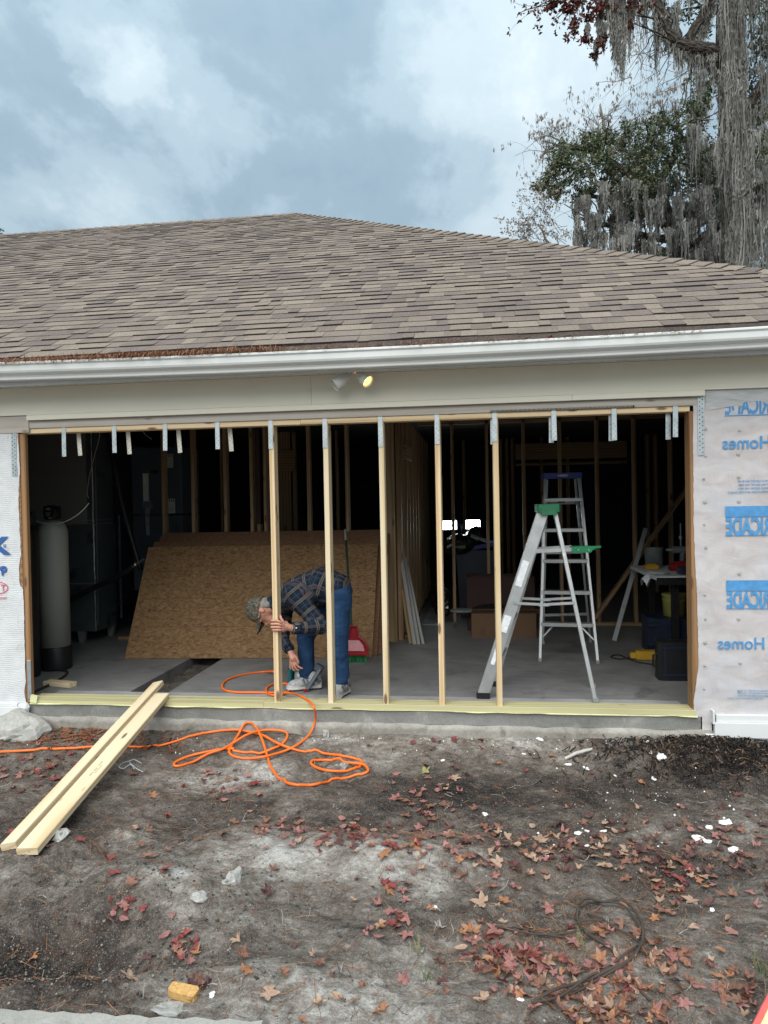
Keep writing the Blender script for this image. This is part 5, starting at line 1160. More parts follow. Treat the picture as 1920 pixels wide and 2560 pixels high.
    # join the fingers into the body's own mesh
    import bmesh
    bm = bmesh.new(); bm.from_mesh(body.data); f2 = fm.mesh('f', MAT['skin'], True); bm.from_mesh(f2); bm.to_mesh(body.data); bm.free(); body.data.polygons.foreach_set('use_smooth', [True]*len(body.data.polygons))
    # --- shirt
    def fold(c): return .0065*fbm(c*[1, 1, 1.5], 11, 3)+.003*np.abs(vnoise(c@np.array([[.7, 0, .7], [0, 1, 0], [-.7, 0, .7]])*[1, .5, 2.2], 22))
    pr = []
    for dy in (-.085, 0, .085):
        q = V3((0, dy, 0)); s = 1 if dy == 0 else .93
        pr += [('cap', pel+q+V3((.0, 0, .03)), wai+q, .105*s, .148*s), ('cap', wai+q, che+q, .148*s, .135*s), ('cap', che+q*1.1, neb+q*.5+V3((.035, 0, .0)), .128*s, .078*s)]
        pr += [('cap', wai+q*.9+V3((.05, 0, -.055)), che+q*.8+V3((0, 0, -.03)), .10, .09)]
    pr += [('cap', che+lat*.11, shN, .10, .082), ('cap', che-lat*.11, shF, .10, .082), ('cap', shN, elN, .083, .064), ('cap', elN, wrN.lerp(elN, .10), .064, .045), ('cap', shF, elF, .080, .060), ('cap', elF, wrF.lerp(elF, .08), .056, .042),
           ('ell', elN+V3((.012, 0, -.004)), (.062, .06, .058), None), ('cap', shN.lerp(elN, .5)+V3((0, 0, -.03)), elN, .055, .05), ('cap', neb+V3((.02, 0, -.0)), neb+V3((-.03, 0, .0)), .078, .066)]
    bones = [([pel+V3((.1, 0, 0)), pel, wai, che, neb, neb+V3((-.2, 0, -.1))], 0, (0, 0, 1)), ([shN-(elN-shN)*.0, elN, wrN], 1, None), ([shF, elF, wrF], 2, None)]
    def plaid(me, P):
        best = np.full(len(P), 1e9); U = np.zeros(len(P)); Vv = np.zeros(len(P))
        for chain, cid, ref in bones:
            s0 = 0
            for a, b in zip(chain[:-1], chain[1:]):
                a_ = np.array(a); d = np.array(b-a); L_ = np.linalg.norm(d); d = d/L_; w = P-a_; tt = np.clip(w@d, 0, L_); q = w-tt[:, None]*d; dist = np.linalg.norm(q, axis=1)-(.15 if cid == 0 else .07)
                if cid == 0:
                    pn = np.cross([0, 1, 0], d); pn /= np.linalg.norm(pn); v = q@pn; side = q[:, 1]; ang = np.arctan2(v, -side); vv = ang*.17
                else:
                    e1 = np.cross(d, [0, 1, 0]); e1 /= np.linalg.norm(e1); e2 = np.cross(d, e1); vv = np.arctan2(q@e1, q@e2)*.068
                m_ = dist < best; best = np.where(m_, dist, best); U = np.where(m_, s0+w@d+cid*.04, U); Vv = np.where(m_, vv+cid*.033, Vv); s0 += L_
        a = me.attributes.new('plaid', 'FLOAT_VECTOR', 'POINT'); a.data.foreach_set('vector', np.stack([U, Vv, U*0], 1).astype('f').ravel())
    sh = organic('shirt', pr, .0095, 7, 'plaid', t, O, fold, plaid)
    for wr, el, r in ((wrN, elN, .047), (wrF, elF, .043)):
        d = (el-wr).normalized(); m = MB(); M_ = d.to_track_quat('Z', 'Y').to_matrix(); a0 = wr.lerp(el, .03)-O; m.lathe([(r*.86, .0), (r, -.001), (r*1.05, .05), (r*.9, .052)], 22, a0, M_, 0, False)
        c = m.build('cuff', MAT['plaid'], sh, True); P = np.array(m.v); a = c.data.attributes.new('plaid', 'FLOAT_VECTOR', 'POINT'); a.data.foreach_set('vector', np.stack([P[:, 2]*0+.02+np.arange(len(P)) % 22*.012, P@np.array(d), P[:, 0]*0], 1).astype('f').ravel())
    m = MB(); 
    for k, (px, py) in enumerate(((741, 1570),)): m.ball(A(px, py, .048)-O, .006, 8, 6)
    m.build('button', MAT['lamp_grey'], sh)
    # collar standing round the neck
    d = (A(668, 1522, .44)-neb).normalized(); M_ = d.to_track_quat('Z', 'Y').to_matrix(); m = MB(); m.lathe([(.082, -.03), (.075, .03), (.072, .03), (.070, -.02)], 24, neb-O, M_, 0, False); cl = m.build('collar', MAT['plaid'], sh, True)
    P = np.array(m.v); a = cl.data.attributes.new('plaid', 'FLOAT_VECTOR', 'POINT'); a.data.foreach_set('vector', np.stack([np.arange(len(P)) % 24*.02, P[:, 2]*.5, P[:, 0]*0], 1).astype('f').ravel())
    m = MB(); q = A(722, 1545, .30)-O; m.add([q+V3((-.10, -.02, .03)), q+V3((-.015, -.04, -.045)), q+V3((-.05, .03, -.03)), q+V3((-.11, .03, .04))], [(0, 1, 2, 3)]); m.build('shirt_lining', MAT['inner_shirt'], sh)
    # --- jeans
    def jf(c): return .0055*fbm(c*[1, 1, 2.2], 8, 3)+.012*np.exp(-((c[:, 2]-.085)/.05)**2)*vnoise(c*[.6, .6, 2.2], 24)
    pr = [('cap', pel+lat*.07+V3((.0, 0, -.01)), pel-lat*.07+V3((.0, 0, -.01)), .112, .112), ('cap', wai+V3((.03, 0, -.02)), pel, .105, .115), ('cap', hiN, knN, .104, .080), ('cap', knN, anN+V3((0, 0, .03)), .080, .066), ('cap', hiF, knF, .100, .074), ('cap', knF, anF+V3((0, 0, .03)), .074, .064),
          ('cap', anN+V3((.0, 0, .05)), anN+V3((.002, 0, .0)), .066, .060), ('cap', anF+V3((0, 0, .05)), anF+V3((.0, 0, .002)), .064, .060)]
    jn = organic('jeans', pr, .0085, 5, 'denim', t, O, jf)
    m = MB(); pts = [knN.lerp(hiN, .9)+V3((.03, -.10, 0)), knN.lerp(hiN, .5)+V3((.015, -.093, 0)), knN+V3((.01, -.083, 0)), knN.lerp(anN, .6)+V3((.01, -.073, 0))]
    for k in range(26):
        a = k/26*3; i = int(a); q = pts[i].lerp(pts[min(i+1, 3)], a-i)-O; m.box(q, (.0022, .004, .010))
    m.build('seam_stitches', MAT['deep_blue'], jn)
    # --- shoes
    def shoe(heel, toe, lab):
        d = (toe-heel); d.z = 0; L_ = d.length; d.normalize(); s = V3((-d.y, d.x, 0)); M_ = Matrix((d, s, V3((0, 0, 1)))).transposed(); h = V3((heel.x, heel.y, 0))-O
        w = lambda x, y, z: h+M_@V3((x*L_, y, z))+O
        pr = [('cap', w(.12, 0, .055), w(.30, 0, .062), .042, .046), ('cap', w(.14, 0, .10), w(.26, 0, .105), .040, .042), ('cap', w(.30, 0, .075), w(.58, .0, .058), .047, .043), ('cap', w(.58, .004, .055), w(.80, .004, .046), .045, .038), ('cap', w(.78, .010, .042), w(.88, .006, .040), .036, .028)]
        up_ = organic('shoe', pr, .006, 4, 'shoe', t, O)
        if lab: up_['label'] = lab
        ol = [(0, -.028), (.03, -.036), (.25, -.036), (.45, -.036), (.68, -.050), (.86, -.042), (.97, -.020), (1.0, .004), (.96, .03), (.84, .046), (.66, .048), (.45, .034), (.25, .036), (.03, .036), (0, .028)]
        m = MB(); m.prism([(x*L_, y) for x, y in ol], .013, M_, h+V3((0, 0, .001))); m.build('outsole', MAT['sole_dark'], up_)
        m = MB(); n = len(ol); vs = [M_@V3((x*L_*(1 if z < .03 else .985)+(0 if z < .03 else .002), y*(1.04 if z < .03 else .97), z+(.012 if x < .3 and z > .03 else 0)))+h for z in (.0145, .030, .044) for x, y in ol]
        m.add(vs, [(r_*n+i, r_*n+(i+1) % n, (r_+1)*n+(i+1) % n, (r_+1)*n+i) for r_ in range(2) for i in range(n)]+[tuple(range(n-1, -1, -1)), tuple(2*n+i for i in range(n))]); m.build('midsole', MAT['sole'], up_)
        m = MB()
        for sy in (-1, 1):
            for x0, x1 in ((.34, .44), (.44, .54), (.24, .30)): m.beam(w(x0, sy*.050, .042)-O, w(x1, sy*.036, .094)-O, .020, .006, s*sy, .002)
            m.beam(w(.74, sy*.040, .05)-O, w(.92, sy*.022, .050)-O, .026, .006, s*sy, .002); m.beam(w(.05, sy*.040, .06)-O, w(.20, sy*.044, .09)-O, .03, .006, s*sy, .002)
        m.build('overlay', MAT['shoe_dark'], up_)
        m = MB()
        for k in range(5): x = .34+.075*k; m.tube([w(x, -.034, .104-k*.008)-O, w(x+.02, 0, .120-k*.010)-O, w(x+.04, .034, .100-k*.008)-O], .0045, 6)
        m.build('laces', MAT['sticker'], up_)
    shoe(V3((2.395, .425, 0)), V3((2.318, .150, 0)), 'near shoe pointing at the camera'); shoe(V3((2.165, .545, 0)), V3((1.895, .452, 0)), 'far shoe seen from its side')
    # --- cap, hair, glasses
    band = skc-up*.004+V3((0, 0, 0)); m = MB(); prof = [(.1, .0), (.100, .02), (.096, .055), (.083, .09), (.058, .118), (.03, .131), (.004, .134)]; n = 26; V = []; F = []
    for r_, z in prof:
        for k in range(n): a = 2*math.pi*k/n; q = HM@V3((r_*1.10*math.cos(a), r_*.86*math.sin(a), z)); V.append(band+q-O)
    for i in range(len(prof)-1):
        for k in range(n): F.append((i*n+k, i*n+(k+1) % n, (i+1)*n+(k+1) % n, (i+1)*n+k))
    m.add(V, F); cap = m.build('cap', MAT['camo'], t, True)
    m = MB(); V = []; F = []; nu, nv = 12, 7
    for lay in (0, 1):
        for i in range(nu):
            y = -1+2*i/(nu-1)
            for j in range(nv):
                f = j/(nv-1); yy = y*.080*(1-.22*f*f); fx = .100*math.sqrt(max(0, 1-(y*.8)**2))+f*.105*math.sqrt(max(0.02, 1-(y*.92)**2)); zz = .012-.030*y*y*f-.004*f-lay*.004
                V.append(band+HM@V3((fx, yy, zz))-O)
    for lay in (0, 1):
        for i in range(nu-1):
            for j in range(nv-1): a = lay*nu*nv+i*nv+j; F.append((a, a+1, a+nv+1, a+nv))
    m.add(V, F); m.build('bill', MAT['camo'], cap, True)
    m = MB(); m.tube([band+HM@V3((.110*math.cos(a), .086*math.sin(a), .022))-O for a in np.linspace(0, 2*math.pi, 30)], .0012, 4, 0, False); m.build('seam_stitches', MAT['leaf_orange'], cap); m = MB(); m.ball(band+up*.135-O, .008, 8, 6); m.build('cap_button', MAT['camo'], cap)
    hp = [('ell', skc-up*.022-fw*.045, (.062, .078, .045), HM), ('cap', skc-up*.02+fw*.032+lat*.070, skc-up*.005+fw*.05+lat*.066, .010, .012), ('cap', skc-up*.055-fw*.055-lat*.04, skc-up*.055-fw*.055+lat*.04, .03, .03)]
    organic('hair', hp, .006, 3, 'hair', t, O)
    m = MB(); g0 = skc-up*.020
    m.tube([g0-fw*.0+lat*.084-O, g0+fw*.06+lat*.078-O, g0+fw*.112+lat*.062-O], .0022, 6)
    for sg in (1, -1): c = g0-up*.012+fw*.114+lat*.034*sg; m.tube([c+lat*(.025*math.cos(a))+up*(.019*math.sin(a))-O for a in np.linspace(0, 2*math.pi, 18)], .0024, 6, 0, False)
    m.build('glasses', MAT['glass_dark'], t)
build_man()
def build_nailer():
    t = thing('nail_gun', 'grey and teal nail gun lying on the slab by the far shoe', 'nail gun', (1.955, .62, 0))
    m = MB(); M_ = Matrix.Rotation(math.pi/2, 3, 'Y'); m.lathe([(.02, -.085), (.055, -.075), (.066, -.05), (.070, .0), (.066, .05), (.05, .085), (.02, .095)], 20, (.055, .0, .072), M_); m.build('housing', MAT['tool_grey'], t, True)
    m = MB(); m.box((.02, -.0, .132), (.20, .075, .018), 0, Matrix.Rotation(.06, 3, 'Y'), .005); m.box((-.06, 0, .07), (.035, .10, .13), 0, None, .012); m.build('cap_plate', MAT['teal'], t)
    m = MB(); m.beam((-.02, .0, .15), (.06, .0, .185), .045, .05, (0, 1, 0), .012); m.beam((-.03, 0, .14), (-.03, 0, .19), .02, .03, (0, 1, 0), .005); m.build('grip', MAT['black'], t)
    m = MB(); m.beam((.215, -.13, .17), (.120, -.19, .022), .030, .050, (0, 1, 0), .006); m.box((.2, -.11, .175), (.07, .05, .05), 0, Matrix.Rotation(.5, 3, 'Y'), .01); m.beam((.215, -.125, .165), (.11, -.04, .10), .03, .03, (0, 0, 1), .006); m.build('magazine', MAT['cabinet'], t)
    m = MB(); m.beam((.115, -.185, .012), (.09, -.2, .012), .03, .02); m.build('nose', MAT['red'], t)
build_nailer()
# ------------------------------------------------------------------ yard: boards, hose, litter
def ground_z(x, y): return float(terrain(x, y)[0])
def build_boards():
    for (lo, hi, zoff, w, h, roll, lab) in (((21, 2127), (396, 1709), .095, .086, .038, .22, 'narrow fresh lumber board at the left of the two resting on the sill'), ((68, 2140), (405, 1739), .062, .112, .038, .03, 'wide fresh lumber board at the right of the two resting on the sill')):
        a = atg(*lo)+V3((0, 0, .022)); b = atz(*hi, zoff)
        a = a; m = MB(); d = (b-a).normalized(); sd = d.cross(V3((0, 0, 1))).normalized(); up = sd.cross(d); up = (up*math.cos(roll)+sd*-math.sin(roll))
        m.beam(V3((0, 0, 0)), b-a, w, h, up, .004); o = m.build('lumber_board', MAT['pine2'], None, loc=a); tag(o, lab, 'lumber', 'fresh boards resting on the garage sill')
        if w > .1:
            m = MB(); f0 = (b-a)*.37+up*(h/2+.0004)
            for k in range(16):
                if k in (4, 9, 10): continue
                m.box(f0+d*(k*.0105)+sd*R.uniform(-.004, .004), (.004, .009, .0005), 0, Matrix((d, sd, up)).transposed())
            for k in range(9): m.box(f0+d*(k*.0105+.03)+sd*.018, (.005, .007, .0005), 0, Matrix((d, sd, up)).transposed())
            m.build('grade_stamp', MAT['card'], o)
build_boards()
def build_hose():
    S = .5787; r = .0088
    def g(x, y, h=0.): p = atg(x*S, 1650+y*S); return V3((p.x, p.y, p.z+r+h))
    def f(x, y, z=0.): p = atz(x*S, 1650+y*S, z+r); return p
    P = [g(-160, 408), g(-40, 404), g(60, 400), g(150, 394), g(250, 389), g(320, 386), g(400, 380), g(480, 381), g(560, 380), g(630, 381), g(690, 375), g(760, 356), g(830, 333), g(900, 318), g(970, 309, .0), g(1030, 307, .0),
         g(1090, 322, .006), g(1140, 344, .02), g(1190, 373, .022), g(1250, 394, .012), g(1320, 403), g(1400, 409), g(1480, 420), g(1540, 433), g(1565, 450), g(1550, 470, .0), g(1500, 485), g(1420, 484), g(1365, 468), g(1343, 450, .0), g(1370, 439), g(1430, 440), g(1510, 452, .004), g(1570, 468, .018),
         g(1590, 482), g(1570, 497), g(1500, 513), g(1420, 531), g(1375, 541), g(1330, 547, -.002), g(1280, 546), g(1235, 534), g(1195, 505), g(1168, 462), g(1150, 415, .02), g(1132, 365, .03), g(1108, 318, .035), g(1078, 293, .03), g(1052, 298, .02), g(1030, 335, .012), g(1008, 372, .016), g(990, 402, .004),
         g(1010, 421), g(1070, 431, .0), g(1140, 431, .012), g(1220, 412, .016), g(1280, 382, .012), g(1325, 340, .0)]
    a = at(1350*S, 1650+290*S, -.05); P += [V3((a.x, -.055, -.14))]
    P += [at(1363*S, 1650+250*S, -.045), f(1356, 205, .04), f(1330, 175, .0395+.0), f(1290, 152, .04), f(1240, 142, .02), f(1180, 141, 0), f(1100, 140, 0), f(1020, 139), f(975, 131), f(960, 115), f(975, 90), f(1020, 71), f(1080, 58), f(1140, 51), f(1185, 49, .03)]
    o = smooth_tube(P, r, 9, 'air_hose', MAT['orange'], None, 6, V3((0, 0, 0)))
    tag(o, 'orange air hose looped over the dirt and across the sill', 'hose')
    def lp(pts, nm, lab): tag(smooth_tube(pts, r, 9, nm, MAT['orange'], None, 6, V3((0, 0, 0))), lab, 'hose')
    lp([g(1012, 395, .012), g(960, 394, .006), g(890, 403), g(820, 420), g(765, 443), g(752, 458), g(770, 464), g(830, 448), g(900, 418, .012), g(960, 402, .018), g(1010, 378, .026), g(1070, 345, .03), g(1140, 320, .02), g(1200, 309), g(1236, 318), g(1240, 340), g(1215, 372, .0), g(1180, 398, .018), g(1120, 409), g(1050, 404), g(1005, 396, .0)], 'hose_loop', 'second orange hose loop lying in the middle of the tangle')
    lp([f(1255, 118, .0), f(1250, 106), f(1225, 101), f(1185, 103), f(1158, 115), f(1150, 130), f(1160, 147, .0), f(1190, 152), f(1225, 147), f(1250, 130), f(1255, 117, .004)], 'hose_loop', 'small orange hose coil round the foot of the first stud')
build_hose()
def leaf_mesh(name, lobes, size, curl, seed, mat):
    rr = random.Random(seed); V = [V3((0, 0, 0))]; F = []
    outline = []
    angs = {5: [-118, -62, 0, 62, 118], 3: [-70, 0, 70], 1: [0]}[lobes]; lens = {5: [.62, .9, 1.0, .9, .62], 3: [.85, 1, .85], 1: [1.0]}[lobes]
    if lobes == 1: outline = [(-.02, .03), (.2, .22), (.5, .30), (.8, .2), (1.05, 0), (.8, -.2), (.5, -.3), (.2, -.22), (-.02, -.03)]
    else:
        outline.append((-.06, -.03))
        for i, (a, l) in enumerate(zip(angs, lens)):
            l *= rr.uniform(.85, 1.1); a = math.radians(a+rr.uniform(-8, 8)); wd = .235
            c, s = math.cos(a), math.sin(a); T = lambda x, y: (x*c-y*s, x*s+y*c)
            outline += [T(.50*l, -wd*.9), T(.72*l, -wd*.62), T(l, 0), T(.72*l, wd*.62), T(.50*l, wd*.9)]
            if i < len(angs)-1: m_ = math.radians((angs[i]+angs[i+1])/2); outline.append((.40*math.cos(m_), .40*math.sin(m_)))
        outline.append((-.06, .03))
    ax = rr.uniform(0, 6.28); ca, sa = math.cos(ax), math.sin(ax); k2 = rr.uniform(-.5, 1.2)*curl
    def lift(x, y):
        u = x*ca+y*sa; w = -x*sa+y*ca; return size*(curl*u*u*.9+k2*w*w*.5+curl*.25*math.sin(5*u+seed)+.05*math.sin(7*w+seed*2))
    P = [(0, 0)]+[(x*.55, y*.55) for x, y in outline]+outline; n = len(outline)
    V = [V3((x*size, y*size, lift(x, y))) for x, y in P]; lo = min(v.z for v in V); V = [V3((v.x, v.y, v.z-lo)) for v in V]
    F = [(0, 1+i, 1+(i+1) % n) for i in range(n)]+[(1+i, 1+n+i, 1+n+(i+1) % n, 1+(i+1) % n) for i in range(n)]
    m = MB(); m.add(V, F)
    if lobes != 1:
        z0 = V[0].z; m.tube([V[0], V3((-size*.35, size*.05, max(0, z0*.5)+.004)), V3((-size*.75, size*.16, .004))], .0009, 4)
    return m.mesh(name, MAT[mat], False)
LEAF = {}
def leafs():
    sh = [(5, .062, .16), (5, .052, .38), (5, .07, .09), (5, .05, .65), (3, .055, .3), (1, .07, .25)]
    cols = {'red': 'leaf_red', 'rose': 'leaf_rose', 'orange': 'leaf_orange', 'brown': 'leaf_brown', 'tan': 'leaf_tan', 'dark': 'leaf_dark', 'green': 'leaf_green', 'grey': 'leaf_grey'}
    for c, mt in cols.items(): LEAF[c] = [leaf_mesh('fallen_leaf', l, s, q, i*7+len(c), mt) for i, (l, s, q) in enumerate(sh)]
leafs()
LEAF_LABEL = {'red': 'deep red star shaped leaf fallen on the dirt', 'rose': 'pinkish rose star shaped leaf fallen on the dirt', 'orange': 'orange dry leaf fallen on the dirt', 'brown': 'dull brown dry leaf fallen on the dirt', 'tan': 'pale tan dry leaf fallen on the dirt', 'dark': 'dark purple brown leaf fallen on the dirt', 'green': 'yellow green leaf lying on the dirt', 'grey': 'pale grey dry leaf fallen on the dirt'}
SHAPE = ['flat star shaped', 'curled star shaped', 'broad star shaped', 'tightly curled', 'three lobed', 'oval']
MARKS = [(atg(px, py), w) for px, py, w in ((1440, 2330, 'inside the root coil'), (1300, 2430, 'left of the root coil'), (1480, 2540, 'at the bottom edge below the root coil'), (1640, 2390, 'right of the root coil'), (1700, 2540, 'near the bottom right corner'), (1880, 2480, 'by the cream crate corner'), (1840, 2250, 'at the right edge beyond the coil'), (1800, 2120, 'by the white shards at right'), (1580, 2110, 'left of the white shards'), (1380, 2150, 'above the root coil'),
    (1120, 2400, 'left below the whitish leaf'), (1130, 2250, 'on the pale middle mound'), (1000, 2300, 'left of the pale middle mound'), (900, 2450, 'on the sand at the bottom middle'), (640, 2510, 'right of the yellow foam block'), (460, 2500, 'around the yellow foam block'), (250, 2520, 'along the concrete walk'), (60, 2500, 'in the bottom left corner'), (460, 2370, 'beside the dark pit'), (300, 2290, 'left of the white crumbly lump'), (600, 2160, 'above the white crumbly lump'), (850, 2090, 'in the middle drift'), (1060, 2060, 'at the right end of the middle drift'), (1400, 1960, 'in the white scraps below the ladder'), (150, 2250, 'below the lumber board ends'), (120, 1920, 'left of the lumber boards'), (700, 1950, 'below the orange hose'))]
def mark_of(p): return min(MARKS, key=lambda q: (q[0]-p).length)[1]
def put_leaf(c, p, scale=1., k=None, tilt=.4, lab=None):
    k = R.choice([0, 1, 1, 2, 3, 3, 4, 5]) if k is None else k
    o = bpy.data.objects.new('fallen_leaf', LEAF[c][k]); COL.objects.link(o); o.location = p
    o.rotation_euler = (R.gauss(0, tilt), R.gauss(0, tilt), R.uniform(0, 6.28)); o.scale = (scale, scale*R.uniform(.75, 1.05), scale*R.uniform(.8, 1.4))
    l2 = '%s %s leaf %s' % ({'red': 'deep red', 'rose': 'pinkish rose', 'orange': 'orange', 'brown': 'dull brown', 'tan': 'pale tan', 'dark': 'dark purple', 'green': 'yellow green', 'grey': 'pale grey'}[c], SHAPE[k], mark_of(p))
    tag(o, lab or l2, 'leaf', None if lab else l2); return o
def scatter_leaves():
    # (px, py, spread x, spread y, how many, colours) of the drifts
    D = [(545, 1960, 55, 22, 26, 'red dark brown rose'), (870, 2090, 110, 22, 60, 'rose brown red rose dark tan'), (690, 2060, 60, 25, 14, 'rose brown'), (1090, 2010, 70, 40, 30, 'brown rose dark tan'), (1150, 2105, 90, 30, 40, 'rose brown dark'),
         (1010, 1985, 35, 30, 12, 'rose brown'), (1000, 2115, 30, 14, 10, 'red orange'), (1330, 2140, 120, 35, 60, 'brown tan dark rose'), (1550, 2115, 90, 35, 60, 'brown dark tan'), (1800, 2130, 90, 60, 70, 'brown rose dark'), (1700, 2185, 60, 30, 24, 'orange tan red brown'),
         (1330, 2420, 110, 40, 90, 'rose rose brown red tan'), (1480, 2520, 130, 45, 90, 'rose brown brown tan orange'), (1620, 2390, 60, 70, 50, 'rose tan brown brown orange'), (1230, 2385, 60, 30, 20, 'rose tan brown'), (970, 2290, 25, 45, 18, 'orange rose red'),
         (430, 2500, 130, 25, 60, 'red brown tan dark'), (120, 2510, 110, 18, 46, 'brown rose dark orange'), (450, 2380, 20, 45, 12, 'red rose'), (300, 2290, 35, 28, 12, 'rose red'), (1850, 2500, 40, 40, 16, 'brown tan rose'), (1720, 2480, 80, 60, 26, 'rose brown orange'),
         (120, 1915, 90, 35, 34, 'red brown dark'), (380, 1840, 50, 20, 14, 'dark brown'), (60, 1950, 60, 40, 18, 'rose brown'), (340, 2150, 120, 40, 14, 'brown red'), (1300, 1900, 260, 60, 16, 'orange red brown'), (950, 2450, 300, 90, 26, 'tan orange brown'), (1100, 2230, 240, 60, 16, 'rose orange tan'), (250, 2050, 150, 60, 12, 'brown red'), (1120, 1855, 60, 8, 10, 'red dark'), (960, 2200, 500, 200, 40, 'brown dark tan')]
    L = []
    for cx, cy, sx, sy, n, cols in D:
        for _ in range(n):
            px, py = R.gauss(cx, sx), R.gauss(cy, sy)
            if not (-40 < px < 1960 and 1835 < py < 2600): continue
            p = atg(px, py)
            if p.y > -.06 or (p.y < -2.62 and p.x < 2.75): continue
            if p.x < 1.35 and -1.9 < p.y and abs((p.x-1.0)-(-p.y-1.0)*.02) < .12: continue
            L.append((p, R.choice(cols.split())))
    L.sort(key=lambda q: (q[0]-CAM_P).length); KEEP = 262
    for p, c in L[:KEEP]: put_leaf(c, p+V3((0, 0, R.uniform(.002, .014))), R.uniform(.46, .84))
    rest = {}
    for p, c in L[KEEP:]: rest.setdefault(c, []).append(p)
    V = []; F = []; MI = []; mats = [MAT['leaf_'+c] for c in LEAF]; names = list(LEAF)
    for c, ps in rest.items():
        for p in ps:
            me = R.choice(LEAF[c]); M_ = (Matrix.Rotation(R.uniform(0, 6.28), 3, 'Z')@Matrix.Rotation(R.gauss(0, .3), 3, 'X')); s = R.uniform(.45, .85); b = len(V)
            V += [p+M_@(v.co*s)+V3((0, 0, .010)) for v in me.vertices]; F += [tuple(b+i for i in q.vertices) for q in me.polygons]; MI += [names.index(c)]*len(me.polygons)
    m = MB(); m.add(V, F); m.mi = MI; tag(m.build('leaf_litter', mats), 'far drift of small red and brown leaves on the dirt', kind='stuff')
    # leaves one can point at
    for c, px, py, s, k, lab in (('green', 1062, 1933, 1.05, 0, 'yellow green star leaf lying alone below the sill middle'), ('orange', 380, 1990, .8, 0, 'bright orange star leaf right of the board ends'), ('orange', 1345, 1898, .8, 4, 'orange leaf by the pale stick below the sill'), ('orange', 1420, 2022, .8, 4, 'lone orange leaf on the dark dirt below the ladder'),
        ('red', 1843, 1990, .7, 1, 'small bright red leaf near the mulch heap'), ('tan', 1390, 1978, .6, 5, 'narrow curled leaf right of centre'), ('grey', 1104, 2322, .75, 3, 'whitish curled leaf left of the root coil'), ('orange', 1180, 2332, 1., 0, 'orange star leaf right of the whitish leaf'), ('orange', 1288, 2228, .5, 5, 'little orange leaf above the root coil'),
        ('rose', 1375, 2275, .8, 0, 'pink star leaf just left of the root coil top'), ('orange', 1812, 2380, .75, 5, 'elongated orange leaf at the right edge below centre'), ('orange', 1237, 2408, .7, 5, 'golden oval leaf in the rose drift'), ('rose', 1355, 2410, 1.1, 2, 'large dusty rose star leaf in the drift'), ('rose', 1508, 2418, 1., 1, 'salmon leaf inside the root coil'),
        ('orange', 485, 2387, .75, 4, 'orange curled leaf right of the dark pit'), ('tan', 668, 2485, .95, 0, 'pale pink tan star leaf right of the yellow foam block'), ('orange', 88, 2395, .9, 3, 'orange curled leaf near the left edge'), ('red', 270, 2148, .9, 3, 'curled red leaf below the board ends'), ('red', 485, 2360, .9, 3, 'upright red leaf beside the dark pit'),
        ('orange', 160, 1830, .55, 4, 'orange brown leaf near the left concrete lump'), ('red', 1480, 1935, .6, 1, 'red orange leaf beside white plaster scraps'), ('orange', 1605, 1958, .8, 3, 'curled orange leaf in the white scraps'), ('brown', 750, 2028, .7, 5, 'oval grey brown leaf lying flat at middle left'), ('tan', 835, 2080, .8, 5, 'upright tan oval leaf at the drift top')):
        put_leaf(c, atg(px, py)+V3((0, 0, .004)), s, k, .2, lab)
scatter_leaves()
def strips(n, sampler, length, width, mat, name, lab, lift=.004, seg=3, curve=.25, tone=None, kind='stuff'):
    """many thin bent blades lying about, as one mesh"""
    V = np.zeros((n, (seg+1)*2, 3)); T = np.zeros((n, (seg+1)*2)); F = []
    for i in range(n):
        p, base_z = sampler(); a = R.uniform(0, 6.28); L_ = length*R.uniform(.5, 1.3); c = R.gauss(0, curve); w = width*R.uniform(.7, 1.3); up0 = R.uniform(0, lift); up1 = R.uniform(-lift*.3, lift); tn = tone() if tone else R.random()
        x, y = p[0], p[1]
        for s in range(seg+1):
            zz = base_z(x, y)+.002+up0+(up1-up0)*s/seg+.3*lift*math.sin(s*1.3+i)
            nx, ny = -math.sin(a)*w/2, math.cos(a)*w/2
            V[i, 2*s] = (x+nx, y+ny, zz); V[i, 2*s+1] = (x-nx, y-ny, zz+w*.4); x += math.cos(a)*L_/seg; y += math.sin(a)*L_/seg; a += c
        T[i] = tn; b = i*(seg+1)*2
        for s in range(seg): F.append((b+2*s, b+2*s+1, b+2*s+3, b+2*s+2))
    o = np_mesh(name, V.reshape(-1, 3), np.array(F), MAT[mat], None, {'tone': T.ravel()}); return tag(o, lab, None, None, kind)
